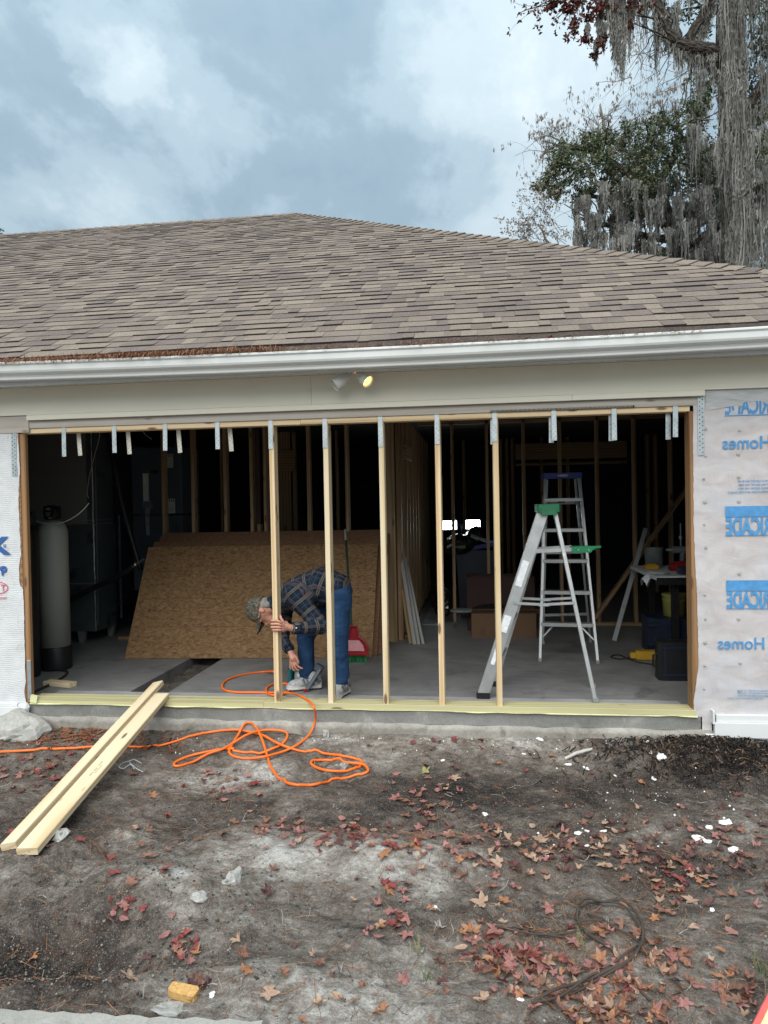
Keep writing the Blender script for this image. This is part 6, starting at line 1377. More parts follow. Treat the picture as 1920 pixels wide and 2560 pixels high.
def build_litter():
    GZ = np.meshgrid(np.arange(-1.5, 6.8, .02), np.arange(-3.4, .1, .02)); TZ = terrain(GZ[0].ravel(), GZ[1].ravel()).reshape(GZ[0].shape)
    def tz(x, y):
        i = int((y+3.4)/.02); j = int((x+1.5)/.02); return TZ[min(max(i, 0), TZ.shape[0]-1), min(max(j, 0), TZ.shape[1]-1)]
    def uni(): return (R.uniform(-.6, 6.0), R.uniform(-3.2, -.05)), tz
    drifts = [(2.9, -1.35, .9, .12), (1.2, -.75, .5, .3), (3.9, -1.5, .9, .2), (3.9, -2.45, .35, .2), (1.6, -2.0, .8, .3), (2.3, -2.6, .8, .15), (4.1, -2.0, .5, .2), (1.4, -1.2, .8, .3), (3.7, -2.25, .2, .1)]
    def dr():
        d = R.choice(drifts); return (R.gauss(d[0], d[2]), min(-.05, R.gauss(d[1], d[3]))), tz
    strips(1700, uni, .085, .0016, 'needle', 'pine_needles', 'reddish pine needles strewn thinly over the dirt', .006)
    strips(2000, dr, .09, .0016, 'needle', 'pine_needle_drift', 'reddish pine needles gathered in the hollows', .010)
    strips(500, uni, .07, .0018, 'clod', 'straw_litter', 'pale straw bits on the dirt', .02, tone=lambda: R.uniform(.5, 1))
    def near(): return (R.gauss(3.0, 1.2), R.gauss(-2.3, .45)), tz
    strips(900, near, .05, .0016, 'root', 'rootlets', 'dark rootlets in the near dirt', .015)
    # mulch heap at the right corner
    def mu():
        x = R.gauss(5.0, .42); return (x, min(-.07, R.gauss(-.24, .14))), tz
    strips(2200, mu, .05, .007, 'mulch', 'bark_mulch', 'black shredded bark mulch heaped at the right corner', .03, 2, .15, tone=lambda: R.choice([.05, .1, .2, .3, .4, .6, .95]))
    def leftdebris(): return (R.gauss(.55, .35), min(-.06, R.gauss(-.2, .1))), tz
    strips(500, leftdebris, .06, .008, 'needle', 'bark_scraps', 'brown bark scraps along the footing at left', .015, 2, tone=lambda: R.uniform(0, .5))
    # crumbs and clods
    def crumbs(n, sampler, r0, r1, mat, name, lab, tone):
        m = []; F = []; T = []
        for i in range(n):
            p, f = sampler(); r = r0+(r1-r0)*R.random()**2.5; z = f(p[0], p[1]); b = len(m); tn = tone()
            for d in ((1, 0, 0), (0, 1, 0), (-1, 0, 0), (0, -1, 0), (0, 0, 1), (0, 0, -.5)):
                m.append((p[0]+d[0]*r*R.uniform(.5, 1.2), p[1]+d[1]*r*R.uniform(.5, 1.2), z+d[2]*r*R.uniform(.5, 1.0)+r*.15)); T.append(tn)
            F += [(b, b+1, b+4), (b+1, b+2, b+4), (b+2, b+3, b+4), (b+3, b, b+4), (b+1, b, b+5), (b+2, b+1, b+5), (b+3, b+2, b+5), (b, b+3, b+5)]
        tag(np_mesh(name, np.array(m), np.array(F), MAT[mat], None, {'tone': np.array(T)}), lab, None, None, 'stuff')
    crumbs(15000, uni, .002, .009, 'clod', 'dirt_crumbs', 'small crumbs of dirt and sand over the yard', lambda: R.choice([.12, .2, .3, .35, .4, .5, .7]))
    def pit(): return (R.gauss(1.85, .35), R.gauss(-2.35, .2)), tz
    crumbs(2600, pit, .002, .011, 'clod', 'dark_clods', 'dark broken clods round the near left pit', lambda: R.choice([.05, .15, .2, .3, .4, .6]))
    chipz = [(1560, 1990, 120, 60), (1750, 2020, 80, 40), (1480, 2090, 90, 30), (1300, 1850, 150, 12), (1150, 1870, 120, 14), (1400, 1880, 160, 20), (400, 1870, 90, 25), (230, 1850, 80, 20), (820, 1835, 100, 10), (1700, 1880, 90, 25)]
    def chips():
        c = R.choice(chipz); q = atg(R.gauss(c[0], c[2]), max(1846, R.gauss(c[1], c[3]))); return (q.x, min(q.y, -.05)), tz
    crumbs(420, chips, .0025, .011, 'plaster', 'plaster_crumbs', 'white plaster crumbs on the dirt', lambda: 1)
    # the larger scraps, one by one
    def chip(px, py, r, lab, mat='plaster', fl=.35, nm='plaster_chip', seed=0):
        m = MB(); m.ball((0, 0, r*fl*.5), (r, r*R.uniform(.55, .9), r*fl), 14, 8, None, 0, .10); q_ = np.array(m.v); q_ = q_*(1+.45*fbm(q_/r*.35+px*.37, 4, 3)[:, None]); m.v = [tuple(v) for v in q_]; p = atg(px, py)
        o = m.build(nm, MAT[mat], None, False, p); o.rotation_euler = (R.uniform(-.3, .3), R.uniform(-.3, .3), R.uniform(0, 6)); return tag(o, lab, 'chip' if nm == 'plaster_chip' else 'rock', 'plaster chips on the dirt' if nm == 'plaster_chip' else None)
    for px, py, r, lab in ((1446, 2085, .022, 'white plaster chip, left of three at middle right'), (1468, 2078, .014, 'tiny white plaster chip beside a larger one at middle right'), (1508, 2080, .018, 'white plaster chip above the brown leaf drift'), (1468, 2115, .014, 'white chip low in the brown leaf drift'), (1750, 2102, .036, 'largest white plaster shard near the right edge'), (1772, 2105, .02, 'small shard touching the largest white shard'),
        (1836, 2128, .030, 'round white plaster chip right of the largest shard'), (1772, 2070, .022, 'white crinkled chip above the largest shard'), (1814, 2058, .034, 'cream plaster shard near the right edge'), (1212, 2036, .018, 'white chip by the left leaf drift'), (1107, 1902, .016, 'white chip left below the ladder foot'), (1652, 1893, .030, 'white shard below the right trimmer'),
        (1616, 1855, .022, 'white lump against the footing at right'), (1465, 1922, .024, 'white flake by the red orange leaf'), (1420, 1914, .026, 'white flat flake under the pale stick'), (1635, 1948, .022, 'square white flake right of centre'), (1538, 1940, .014, 'slim white flake at centre right'), (1350, 1850, .024, 'white crust lying along the footing'), (1310, 1885, .014, 'little white chip left of the pale stick'),
        (1087, 2268, .012, 'lone white chip on the near left mound'), (1300, 2500, .014, 'white chip in the near rose leaf drift'), (530, 2490, .016, 'white chip beside the yellow foam block'), (1780, 2276, .012, 'white chip near the right edge on grey sand')): chip(px, py, r, lab)
    chip(816, 1843, .045, 'whitish concrete lump below the sill beside the hose', 'rock', .7, 'concrete_lump'); chip(860, 1920, .04, 'pale lump inside the right hose loop', 'rock', .5, 'concrete_lump'); chip(580, 2200, .06, 'white crumbly lump on the near left mound', 'rock', .4, 'sand_lump'); chip(500, 2245, .05, 'pale lump below the white crumbly lump', 'rock', .3, 'sand_lump'); chip(20, 1850, .05, 'pale stone at the left edge', 'rock', .5, 'stone')
    chip(150, 2090, .05, 'grey stone behind the wide board end', 'rock', .4, 'stone'); chip(430, 2525, .07, 'flat grey stone among leaves at the bottom', 'rock', .15, 'stone')
    m = MB(); m.ball((0, 0, 0), (.27, .14, .13), 18, 12); P = np.array(m.v); P = P*(1+.18*fbm(P+2, 9, 4)[:, None]); m.v = [tuple(p) for p in P]; q = atg(18, 1838)
    tag(m.build('concrete_lump', MAT['rock'], None, False, (q.x+.04, -.12, -.17)), 'large rough pale concrete lump under the left corner', 'concrete lump')
    # crumpled wrap end at the left corner
    m = MB(); m.ball((0, 0, 0), (.045, .03, .10), 16, 12); P = np.array(m.v); P = P*(1+.5*fbm(P+6, 16, 3)[:, None]); m.v = [tuple(p) for p in P]; q = at(58, 1790, -.04)
    tag(m.build('crumpled_wrap', MAT['wrap_white'], None, False, q), 'crumpled end of white wrap below the left trimmer', 'wrap scrap')
    # foam block, stick, string
    q = atg(459, 2491); m = MB(); m.box((0, 0, .015), (.108, .05, .036), 0, None, .010); P = np.array(m.v); P += .006*fbm(P+1, 30, 2)[:, None]; m.v = [tuple(p) for p in P]; o = m.build('foam_block', simple('yellow_foam', (.50, .30, .11), .95, bump=1., bscale=120, vary=.3, dirt=((.16, .085, .03), .58), scale=60), None, False, q); o.rotation_euler = (.1, .08, -.1); tag(o, 'yellow orange foam block at the bottom left of the yard', 'foam block')
    a = atg(1412, 1902); b = atg(1480, 1877); m = MB(); m.tube([V3((0, 0, .012)), (b-a)*.4+V3((0, 0, .022)), (b-a)*.75+V3((0, 0, .016)), b-a+V3((0, 0, .012))], [.010, .011, .012, .008], 8); tag(m.build('pale_stick', MAT['leaf_grey'], None, False, a), 'short pale stick below the sill right of centre', 'stick')
    pts = [atg(x*.5787, 1650+y*.5787)+V3((0, 0, h)) for x, y, h in ((612, 448, .004), (580, 444, .02), (560, 455, .03), (530, 458, .02), (514, 468, .01), (535, 478, .015), (565, 470, .03), (580, 478, .01), (560, 460, .03), (585, 472, .01), (618, 486, .004))]
    tag(smooth_tube(pts, .0022, 5, 'white_string', MAT['sticker'], None, 5, V3((0, 0, 0))), 'tangled white string right of the lumber boards', 'string')
    # coil of roots
    t = thing('root_coil', 'coil of dark roots lying in the near right leaves', 'root', atg(1440, 2400)); o0 = t.location.copy()
    def rt(pl, r, h): return smooth_tube([atg(960+x*.5787, 2060+y*.5787)-o0+V3((0, 0, h*R.uniform(.4, 1.3))) for x, y in pl], r, 6, 'root', MAT['root'], t, 5, o0)
    rt([(480, 460), (560, 470), (640, 495), (720, 497), (800, 490), (860, 478)], .004, .02); rt([(840, 380), (835, 420), (860, 470), (910, 510), (960, 545), (990, 560)], .006, .02)
    rt([(840, 378), (880, 358), (950, 357), (1010, 352), (1060, 372), (1095, 420), (1118, 470), (1115, 530), (1085, 580), (1040, 620), (980, 650), (900, 690), (820, 730), (740, 760), (650, 790)], .0058, .03)
    rt([(850, 372), (900, 352), (1000, 360), (1050, 385), (1090, 440), (1122, 500), (1105, 560), (1060, 610), (980, 665), (900, 700), (800, 750), (700, 775)], .0045, .022); rt([(880, 400), (940, 425), (1000, 465), (1060, 500), (1100, 525)], .004, .015); rt([(500, 458), (600, 462), (680, 490), (780, 500)], .004, .012)
    rt([(1035, 650), (1075, 690), (1110, 730), (1150, 770)], .004, .01); rt([(1095, 540), (1040, 600), (960, 640), (880, 700), (760, 770), (640, 800)], .005, .028); rt([(780, 470), (840, 440), (930, 430), (1010, 470)], .003, .012)
    # grass
    for px, py, n, lab in ((1066, 2448, 16, 'small green grass tuft near the bottom middle'), (1905, 2430, 18, 'green grass blades at the right edge'), (1040, 2385, 10, 'thin dry grass tuft in the near dirt'), (1450, 2370, 14, 'dry grass tuft inside the root coil')):
        p = atg(px, py); V = []; F = []; T = []
        for k in range(n):
            a = R.uniform(0, 6.28); L_ = R.uniform(.03, .08); b = len(V); w = .0016; ox, oy = R.gauss(0, .012), R.gauss(0, .012); ln = R.uniform(.2, .9); tn = R.uniform(0, .4) if 'green' in lab else R.uniform(.6, 1)
            for s in range(4):
                q = s/3; V += [(ox+math.cos(a)*L_*ln*q*q-math.sin(a)*w*(1-q), oy+math.sin(a)*L_*ln*q*q+math.cos(a)*w*(1-q), L_*q), (ox+math.cos(a)*L_*ln*q*q+math.sin(a)*w*(1-q), oy+math.sin(a)*L_*ln*q*q-math.cos(a)*w*(1-q), L_*q+.0004)]; T += [tn, tn]
            for s in range(3): F.append((b+2*s, b+2*s+1, b+2*s+3, b+2*s+2))
        o = np_mesh('grass_tuft', np.array(V), np.array(F), MAT['grass'], None, {'tone': np.array(T)}); o.location = p; tag(o, lab, 'grass tuft')
    # cream panel corner with a red edge at the near right
    a = atz(1884, 2562, -.10); b = atz(1926, 2478, -.10); d = (b-a).normalized(); nr = V3((d.y, -d.x, 0)); m = MB(); pr = [a-d*.05, b+d*.12, b+d*.12+nr*.3, a-d*.05+nr*.3]
    m.prism([(p.x, p.y) for p in pr], .16, None, (0, 0, -.262)); o = m.build('cream_crate', simple('cream_plastic', (.74, .60, .36), .5), None); tag(o, 'cream crate with pinkish red rim cut off at the near right corner', 'crate')
    m = MB(); q = nr*.006; m.beam(a-d*.05+q+V3((0, 0, 0)), b+d*.12+q, .016, .022, (0, 0, 1), .004); m.build('red_rim', simple('pinkish_red_rim', (.62, .12, .11), .5), o)
    # gutter debris
    def gut():
        px = R.choice([R.uniform(-300, 700), R.uniform(200, 650), R.uniform(-300, 1100), R.uniform(-100, 600), R.uniform(0, 700), R.uniform(-200, 500), R.uniform(-300, 900), R.uniform(1000, 1750)]); p = at(px, 880, -.38); x = p.x
        top = .055 if px < 700 else (.035 if px < 1150 else .014); return (x, R.uniform(-.425, -.345)), (lambda a, b, t=top: 2.508+R.uniform(0, t))
    strips(3600, gut, .085, .0026, 'needle', 'gutter_needles', 'rusty pine needles heaped along the gutter', .014)
    for px, c in ((35, 'tan'), (70, 'tan'), (115, 'red'), (232, 'rose'), (270, 'tan'), (305, 'orange'), (340, 'tan'), (420, 'red'), (490, 'rose'), (640, 'red'), (950, 'tan'), (1380, 'red'), (1405, 'orange'), (180, 'brown')):
        p = at(px, 878, -.385); o = bpy.data.objects.new('fallen_leaf', R.choice(LEAF[c])); COL.objects.link(o); o.location = (p.x, -.385, 2.55 if px < 700 else 2.535); o.rotation_euler = (R.uniform(.2, 1.2), R.uniform(-.6, .6), R.uniform(0, 6)); o.scale = (.6,)*3; w_ = 'at the far left end' if px < 150 else 'near the left end' if px < 330 else 'left of the middle' if px < 700 else 'right of the middle'; tag(o, 'dry %s leaf caught in the gutter debris %s' % (c, w_), 'leaf', 'dry %s leaves in the gutter %s' % (c, w_))
build_litter()
# ------------------------------------------------------------------ trees beyond the roof
def rot_rand(n):
    a = NR.normal(size=(n, 3)); a /= np.linalg.norm(a, axis=1)[:, None]; b = NR.normal(size=(n, 3)); b -= a*(a*b).sum(1)[:, None]; b /= np.linalg.norm(b, axis=1)[:, None]; return a, b
def leaf_cloud(name, centers, radii, counts, size, mat, parent, lab=None, hang=False, aspect=.5, tone_shift=0., shell=.0):
    """leaf sized faces gathered in twig-end tufts through the volumes given"""
    Ps = []; Ts = []
    for c, r, n in zip(centers, radii, counts):
        k = max(3, n//16); g = NR.normal(size=(k, 3)); g /= np.linalg.norm(g, axis=1)[:, None]; rad = NR.random(k)**.45
        tuft = np.array(c)+g*rad[:, None]*np.array(r); pick = NR.integers(0, k, n); tt = NR.random(k)
        Ps.append(tuft[pick]+NR.normal(size=(n, 3))*np.mean(r)*.085+NR.normal(size=(n, 3))*.02); Ts.append(np.clip(tt[pick]*.7+NR.random(n)*.4-.05+tone_shift, 0, 1))
    P = np.vstack(Ps); T = np.concatenate(Ts); n = len(P); a, b = rot_rand(n)
    if hang: a = np.tile([0, 0, -1.], (n, 1))+NR.normal(size=(n, 3))*.18; b = np.cross(a, NR.normal(size=(n, 3))); b /= np.linalg.norm(b, axis=1)[:, None]
    s = size*NR.uniform(.6, 1.3, n)[:, None]; w = s*aspect
    fold = np.cross(a, b)*w*.35
    V = np.stack([P, P+a*s*.5+b*w*.5+fold, P+a*s, P+a*s*.5-b*w*.5+fold], 1).reshape(-1, 3); F = np.arange(4*n).reshape(n, 4)
    o = np_mesh(name, V, F, MAT[mat], parent, {'tone': np.repeat(T, 4)}); o['kind'] = 'stuff'
    if lab: o['label'] = lab
    return o
def moss_strands(name, anchors, parent, width=.02, per=26):
    """anchors: (x, y, z, spread, length): a curtain of hanging strands"""
    V = []; F = []; T = []; seg = 6
    for (x, y, z, sp, ln) in anchors:
        cx, cy = R.uniform(0, 6.28), R.uniform(0, 6.28); tb = R.uniform(0, .7)
        for k in range(per):
            u = R.gauss(0, 1); px, py = x+u*sp, y+R.gauss(0, sp*.6); L_ = ln*R.uniform(.25, 1.0)*math.exp(-.35*u*u); w = width*R.uniform(.5, 1.4); b = len(V); tn = min(1, max(0, tb+R.uniform(-.15, .35))); ph = R.uniform(0, 6.28); an = R.uniform(0, 6.28); zz = z+R.uniform(-.08, .08)*min(1, ln)
            for s in range(seg+1):
                q = s/seg; ww = w*(1-.85*q**1.6)*(1+.5*math.sin(9*q+ph)); ox = .035*math.sin(ph+4*q)*q*ln+(x-px)*q*.25; V += [(px+ox-math.cos(an)*ww, py-math.sin(an)*ww, zz-L_*q), (px+ox+math.cos(an)*ww, py+math.sin(an)*ww, zz-L_*q)]; T += [tn, tn]
            for s in range(seg): F.append((b+2*s, b+2*s+1, b+2*s+3, b+2*s+2))
            # short side wisps give the strand its woolly edge
            for s in range(3):
                q = R.uniform(.08, .85); c = V[b+2*int(q*seg)]; b2 = len(V); a2 = R.uniform(0, 6.28); l2 = R.uniform(.05, .13); V += [c, (c[0]+math.cos(a2)*.03, c[1]+math.sin(a2)*.03, c[2]-l2*.5), (c[0]+math.cos(a2)*.035, c[1]+math.sin(a2)*.035, c[2]-l2), (c[0]+.008, c[1], c[2]-l2*.5)]; T += [tn]*4; F.append((b2, b2+1, b2+2, b2+3))
    o = np_mesh(name, np.array(V), np.array(F), MAT['moss'], parent, {'tone': np.array(T)}); o['kind'] = 'stuff'; return o
def branching(m, a, d, L_, r, lev, ends, bend=.35, n=4, kids=(2, 4), droop=0., sides=5):
    pts = [V3(a)]; d = V3(d).normalized(); rs = [r]; sg = 4
    for s in range(sg):
        d = (d+V3((R.gauss(0, bend), R.gauss(0, bend), R.gauss(0, bend)-droop))*.45).normalized(); pts.append(pts[-1]+d*L_/sg); rs.append(r*(1-.55*(s+1)/sg))
    m.tube(pts, rs, sides, 0, False); ends.append((pts[-1], lev))
    if lev <= 0: 
        ends.append((pts[2], -1)); return
    for k in range(R.randint(*kids)):
        i = R.randint(1, sg); nd = (d+V3((R.gauss(0, .75), R.gauss(0, .75), R.gauss(.1, .6)))).normalized(); branching(m, pts[i], nd, L_*R.uniform(.5, .8), rs[i]*.62, lev-1, ends, bend, n, kids, droop, max(3, sides-1))
def limb(m, pl, Y, r, n=8, ydrift=0):
    pts = [at(px, py, Y+ydrift*i) for i, (px, py) in enumerate(pl)]; P = [pts[0]*2-pts[1]]+pts+[pts[-1]*2-pts[-2]]; out = []
    for i in range(1, len(P)-2):
        for k in range(4):
            u = k/4; a, b, c, d = P[i-1], P[i], P[i+1], P[i+2]; out.append(.5*((2*b)+(c-a)*u+(2*a-5*b+4*c-d)*u*u+(3*b-a-3*c+d)*u**3)+V3((R.gauss(0, .015), R.gauss(0, .015), 0)))
    out.append(pts[-1]); q = len(out)-1; rr = r if isinstance(r, tuple) else (r, r*.6); m.tube(out, [rr[0]+(rr[1]-rr[0])*k/q for k in range(q+1)], n, 0, True); return out
def build_trees():
    # --- the moss hung live oak at the right edge
    Y = 11.5; base = at(1845, 900, Y); t = thing('live_oak', 'big live oak trunk wrapped in long grey moss at the right edge', 'tree', (0, 0, 0))
    m = MB(); tr = limb(m, [(1870, 1330), (1850, 900), (1838, 700), (1832, 420), (1824, 250), (1820, 100), (1822, -60), (1830, -260)], Y, (.30, .20), 12); L1 = limb(m, [(1822, 160), (1775, 128), (1735, 122), (1698, 112), (1668, 78), (1645, 20), (1628, -60), (1620, -150)], Y, (.17, .10), 9, -.05)
    L2 = limb(m, [(1722, 120), (1735, 78), (1762, 32), (1780, -20), (1800, -120)], Y, (.13, .08), 8); L3 = limb(m, [(1830, 330), (1880, 250), (1930, 180), (2020, 60)], Y, (.14, .09), 8); L4 = limb(m, [(1700, 112), (1690, 60), (1660, 30), (1600, 0), (1520, -40)], Y, (.07, .04), 6); L5 = limb(m, [(1836, 560), (1890, 480), (1960, 430)], Y, (.10, .06), 7)
    L6 = limb(m, [(1668, 78), (1650, 50), (1640, 0), (1640, -60)], Y, (.08, .06), 6)
    ends = []
    for q in (L1, L2, L4, L3, L5):
        for k in range(5): branching(m, R.choice(q[4:]), (R.gauss(-.3, .6), R.gauss(0, .4), R.gauss(0, .5)), R.uniform(.9, 1.6), .022, 2, ends, .4, 4, (2, 3), .1, 4)
    m.build('trunk', MAT['bark'], t, True)
    up = [at(1880, -60, Y), at(1650, -110, Y), at(1760, -90, Y+1), at(1950, 60, Y), at(1560, -90, Y)]
    cl = [tuple(p) for p in up]+[tuple(at(px, py, Y+dy)) for px, py, dy in ((1885, 210, .6), (1870, 300, 1), (1900, 380, .8), (1760, 60, 1.2), (1700, 30, 1), (1845, 30, 1), (1915, 120, .5), (1790, 230, 1))]
    leaf_cloud('crown', cl, [(1.1, .9, .5)]*5+[(.5, .5, .5), (.45, .5, .4), (.4, .4, .5), (.5, .5, .35), (.4, .4, .3), (.5, .5, .4), (.35, .4, .5), (.3, .3, .3)], [900]*5+[620, 420, 420, 260, 200, 260, 420, 130], .085, 'oak_leaf', t)
    an = []
    for p in tr: 
        for k in range(7): an.append((p.x+R.uniform(-.22, .22), p.y-.28+R.uniform(-.1, .1), p.z+R.uniform(-.3, .6), .055, R.uniform(.9, 2.4)))
    for q in (L1, L2, L3, L5):
        for p in q: 
            for k in range(2): an.append((p.x, p.y, p.z, .05, R.uniform(.25, 1.0)))
    for px, py, sp, ln in ((1615, -40, .06, 2.2), (1595, -60, .10, 2.6), (1640, -30, .05, 1.7), (1640, 60, .04, 1.6), (1660, -40, .05, 1.5), (1690, 10, .05, 1.6), (1688, 90, .04, 1.0), (1725, -60, .06, 1.2), (1760, -40, .08, .9), (1905, -20, .10, 2.4), (1880, -30, .08, 2.2), (1925, 20, .10, 2.0), (1910, 160, .09, 2.0), (1880, 330, .08, 1.8), (1915, 420, .10, 2.2), (1890, 560, .10, 2.2), (1850, 480, .10, 2.4), (1800, 350, .07, 1.6), (1782, 140, .05, .9), (1752, 180, .06, 1.0), (1772, 470, .06, 1.4)):
        p = at(px, py, Y-.2); an.append((p.x, p.y, p.z, sp, ln))
    moss_strands('moss', an, t, .0105, 34)
    # --- the dark red branch ends with the long moss tail hanging from above
    Y = 9.5; t = thing('sweetgum_tree', 'dark red leaved branch ends hanging into the top of the picture', 'tree', (0, 0, 0)); m = MB()
    limb(m, [(2250, 1300), (2230, 700), (2200, 200), (2180, -200), (2150, -500)], Y, (.22, .12), 8); q = limb(m, [(2190, 0), (1950, -180), (1750, -140), (1600, -90), (1500, -50), (1440, -20), (1400, 10)], Y, (.09, .02), 6); ends = []
    for k in range(16): branching(m, R.choice(q[12:]), (R.gauss(-.6, .4), R.gauss(0, .4), R.gauss(-.5, .4)), R.uniform(.5, 1.0), .014, 1, ends, .4, 4, (2, 3), .15, 4)
    m.build('trunk', MAT['bark'], t, True)
    C = [(1395, 8, .16), (1420, 30, .18), (1450, 10, .3), (1440, 60, .12), (1428, 85, .10), (1480, 40, .3), (1515, 20, .35), (1490, 95, .2), (1485, 130, .12), (1535, 60, .3), (1560, 10, .35), (1570, 40, .3), (1400, -30, .3), (1480, -40, .4), (1500, 120, .08), (1460, 90, .09), (1375, 25, .07)]
    leaf_cloud('crown', [tuple(at(px, py, Y)) for px, py, r in C], [(r, r, r*.8) for _, _, r in C], [int(520*r*r**.5+22) for _, _, r in C], .085, 'red_leaf', t, None, False, .7)
    E = [p for p, l in ends]; leaf_cloud('twig_leaves', [tuple(p) for p in E], [(.06, .06, .06)]*len(E), [5]*len(E), .075, 'red_leaf', t, None, False, .6)
    an = []
    for px, py, sp, ln in ((1545, -20, .09, 1.45), (1552, 0, .06, 1.6), (1538, 20, .07, 1.3), (1560, 60, .05, 1.25), (1540, 95, .05, 1.0), (1553, 120, .035, .95), (1575, 20, .04, 1.2), (1490, 110, .02, .55), (1510, 60, .04, .7), (1498, 40, .03, .75), (1525, 0, .05, 1.0), (1470, 60, .02, .35), (1580, -30, .04, 1.0), (1505, -20, .08, .6)):
        p = at(px, py, Y); an.append((p.x, p.y, p.z, sp, ln))
    moss_strands('moss', an, t, .0085, 60)
    # --- evergreen oak beyond the hip with moss curtains under its limbs
    Y = 15.5; t = thing('evergreen_oak', 'spreading evergreen oak with moss curtains rising behind the roof hip', 'tree', (0, 0, 0)); m = MB(); ends = []
    limb(m, [(1720, 1290), (1715, 900), (1700, 640), (1660, 520), (1600, 420)], Y, (.32, .14), 10)
    LL = [limb(m, pl, Y, (.12, .04), 7) for pl in ([(1700, 620), (1640, 540), (1570, 520), (1530, 500), (1480, 490), (1440, 470)], [(1690, 600), (1610, 590), (1540, 565), (1490, 560), (1450, 545)], [(1660, 520), (1590, 450), (1520, 400), (1450, 370), (1400, 385)], [(1640, 480), (1680, 400), (1700, 340), (1690, 300)], [(1690, 560), (1760, 480), (1830, 420)], [(1700, 640), (1740, 600), (1800, 570), (1900, 560)], [(1690, 650), (1640, 620), (1600, 618), (1560, 622)])]
    for q in LL:
        for k in range(9): branching(m, R.choice(q[3:]), (R.gauss(-.1, .6), R.gauss(0, .5), R.gauss(.3, .5)), R.uniform(.8, 1.5), .025, 2, ends, .4, 4, (2, 3), .0, 4)
    m.build('trunk', MAT['bark'], t, True)
    C = [(1440, 372, .75, .33), (1490, 352, .4, .25), (1395, 400, .3, .25), (1500, 410, .55, .4), (1365, 452, .34, .28), (1400, 470, .45, .25), (1440, 440, .5, .3), (1345, 470, .14, .18), (1600, 335, .8, .4), (1660, 320, .6, .35), (1700, 350, .5, .4), (1570, 400, .7, .45), (1560, 470, .7, .4), (1640, 440, .8, .5), (1610, 500, .8, .4), (1580, 545, .5, .35), (1690, 470, .6, .4), (1480, 480, .5, .3), (1490, 560, .25, .15), (1750, 420, .5, .6), (1700, 640, .4, .12), (1730, 270, .4, .3), (1780, 520, .4, .5), (1650, 638, .3, .12), (1760, 250, .2, .2), (1620, 390, .6, .4), (1530, 440, .4, .3), (1420, 410, .5, .3), (1380, 430, .35, .2), (1470, 370, .5, .3), (1530, 350, .5, .3), (1560, 520, .5, .3), (1450, 500, .3, .2), (1385, 480, .3, .2), (1650, 390, .5, .4)]
    leaf_cloud('crown', [tuple(at(px, py, Y+R.uniform(-.7, .7))) for px, py, a, b in C], [(a, a, b) for _, _, a, b in C], [int(3000*a*b+150) for _, _, a, b in C], .085, 'oak_leaf', t)
    C2 = [(1600, 300, .7, .3), (1660, 330, .6, .3), (1450, 350, .6, .3), (1550, 380, .6, .3)]
    an = []
    for k in range(125):
        px = R.choice([R.gauss(1500, 45), R.gauss(1480, 35), R.gauss(1560, 40), R.gauss(1640, 70), R.gauss(1760, 50), R.uniform(1420, 1910), R.uniform(1480, 1900)]); py = {0: 470, 1: 520, 2: 560, 3: 600}[R.randint(0, 3)]+R.uniform(-25, 25)
        if px < 1430: continue
        p = at(px, py, Y-.5+R.uniform(-.6, .4)); an.append((p.x, p.y, p.z, R.uniform(.03, .09), R.uniform(.5, 1.35)))
    for k in range(34):
        px = R.uniform(1700, 1920); p = at(px, R.uniform(300, 620), Y-1+R.uniform(-.4, .4)); an.append((p.x, p.y, p.z, R.uniform(.06, .14), R.uniform(.8, 1.9)))
    moss_strands('moss', an, t, .0125, 34)
    # --- right hand mass: brushy trees low behind the hip
    Y = 17.5; t = thing('brushy_tree', 'brushy grey green tree filling the gap behind the big oak', 'tree', (0, 0, 0)); m = MB(); ends = []
    limb(m, [(1830, 1300), (1830, 800), (1835, 500), (1820, 300)], Y, (.2, .08), 8)
    for k in range(26): branching(m, at(R.uniform(1700, 1900), R.uniform(380, 680), Y), (R.gauss(0, .7), R.gauss(0, .4), R.gauss(.2, .5)), R.uniform(1.0, 2.0), .028, 2, ends, .4, 4, (2, 3), .05, 4)
    m.build('trunk', MAT['twig'], t, True)
    C = [(R.uniform(1700, 1935), R.uniform(180, 690), R.uniform(.35, .7), R.uniform(.3, .55)) for _ in range(34)]+[(1905, 640, .6, .7), (1880, 600, .5, .5), (1915, 560, .5, .5)]
    leaf_cloud('crown', [tuple(at(px, py, Y+R.uniform(-.5, .8))) for px, py, a, b in C], [(a, a, b) for _, _, a, b in C], [int(1100*a*b+60) for _, _, a, b in C], .095, 'oak_leaf', t, None, False, .55, .12)
    an = []
    for k in range(75): p = at(R.uniform(1720, 1930), R.uniform(230, 640), Y-.6); an.append((p.x, p.y, p.z, R.uniform(.07, .18), R.uniform(.7, 1.9)))
    moss_strands('moss', an, t, .015, 30)
    # --- bare tree hung with brown seed clusters
    Y = 19; t = thing('bare_tree', 'bare pale twigged tree hung with brown seed clusters behind the evergreen oak', 'tree', (0, 0, 0)); m = MB(); ends = []
    limb(m, [(1560, 1290), (1555, 800), (1540, 560), (1530, 420), (1515, 340), (1500, 262)], Y, (.2, .03), 8)
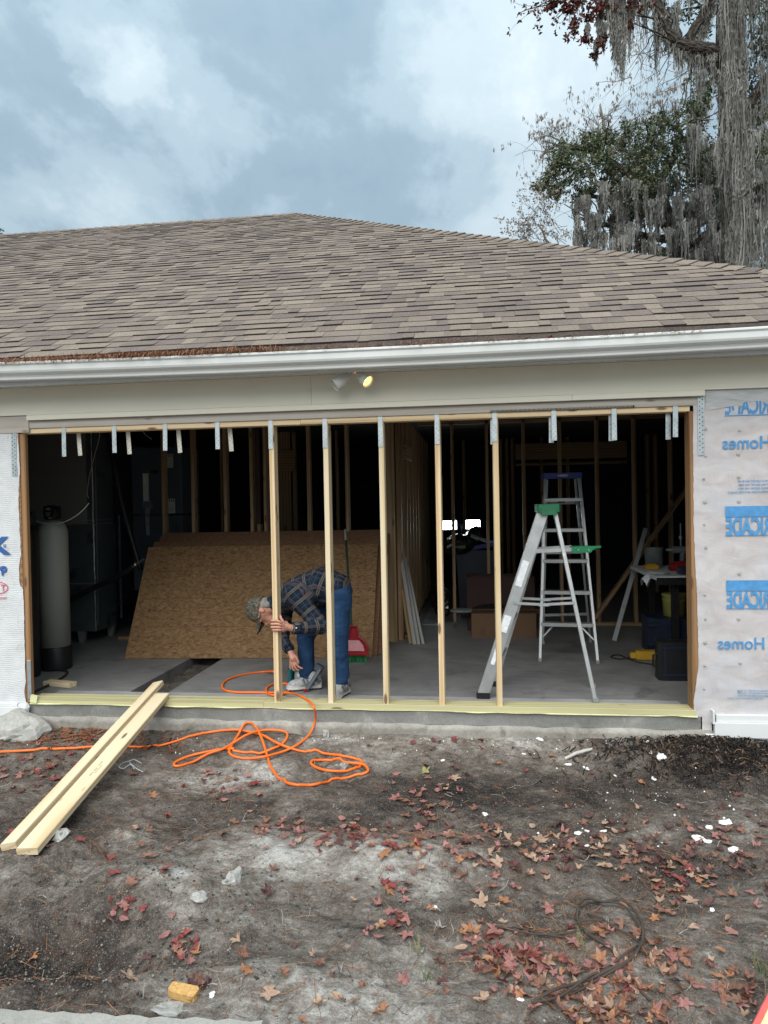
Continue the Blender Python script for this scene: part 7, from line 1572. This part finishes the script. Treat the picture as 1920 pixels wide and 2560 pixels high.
    for pl in ([(1545, 560), (1480, 430), (1420, 370), (1375, 340), (1345, 345)], [(1540, 500), (1590, 400), (1650, 330), (1720, 270)], [(1530, 440), (1500, 360), (1495, 300)], [(1550, 560), (1620, 470), (1660, 360), (1640, 300)], [(1520, 400), (1560, 340), (1580, 300)], [(1385, 365), (1365, 380), (1350, 395)]):
        q = limb(m, pl, Y, (.055, .015), 5)
        for k in range(15): branching(m, R.choice(q[3:]), (R.gauss(0, .7), R.gauss(0, .4), R.gauss(.25, .5)), R.uniform(.5, 1.1), .014, 2, ends, .45, 4, (2, 3), .0, 3)
    for k in range(14): branching(m, at(R.uniform(1575, 1760), R.uniform(120, 230), Y), (R.gauss(-.4, .6), R.gauss(0, .4), R.gauss(-.1, .3)), R.uniform(.7, 1.4), .018, 2, ends, .45, 4, (2, 3), .0, 3)
    m.build('trunk', MAT['twig'], t, True); E = [p for p, l in ends]; E = R.sample(E, min(900, len(E)))
    leaf_cloud('seed_clusters', [tuple(p) for p in E], [(.06, .06, .05)]*len(E), [6]*len(E), .11, 'catkin', t, None, True, .24)
    # --- small tree with pale buds low at the hip
    Y = 13; t = thing('budding_tree', 'slender small tree with pale pinkish leaf tips just above the hip', 'tree', (0, 0, 0)); m = MB(); ends = []
    limb(m, [(1440, 1280), (1420, 760), (1390, 640), (1345, 560)], Y, (.08, .02), 6)
    for k in range(26): branching(m, at(R.uniform(1310, 1420), R.uniform(560, 640), Y), (R.gauss(-.5, .4), R.gauss(0, .3), R.gauss(.45, .35)), R.uniform(.35, .75), .010, 2, ends, .35, 4, (2, 3), .0, 3)
    for k in range(10): branching(m, at(R.uniform(1335, 1420), R.uniform(470, 580), Y), (R.gauss(-.5, .4), R.gauss(0, .3), R.gauss(.4, .35)), R.uniform(.3, .7), .009, 1, ends, .35, 4, (2, 3), .0, 3)
    m.build('trunk', MAT['twig'], t, True); E = [p for p, l in ends]; E = R.sample(E, min(330, len(E)))
    leaf_cloud('leaf_tips', [tuple(p) for p in E], [(.05, .05, .05)]*len(E), [5]*len(E), .06, 'catkin', t, None, False, .5, .3)
    # --- treetop at the left edge far behind
    Y = 26; t = thing('far_tree', 'tip of a far dark tree at the left edge above the ridge', 'tree', (0, 0, 0)); m = MB(); ends = []
    limb(m, [(-70, 1290), (-60, 800), (-45, 620), (-25, 575)], Y, (.3, .05), 7); 
    for k in range(10): branching(m, at(-30+R.uniform(-25, 15), R.uniform(570, 640), Y), (R.gauss(0, .5), 0, R.gauss(.4, .4)), 1., .03, 1, ends, .3, 4, (2, 3), 0, 3)
    m.build('trunk', MAT['twig'], t, True); leaf_cloud('crown', [tuple(at(px, py, Y)) for px, py in ((-40, 620), (-15, 600), (-60, 590), (-4, 590), (-2, 572))], [(.8, .8, .5)]*3+[(.15, .2, .2), (.10, .1, .15)], [600, 500, 500, 60, 30], .10, 'oak_leaf', t)
build_trees()
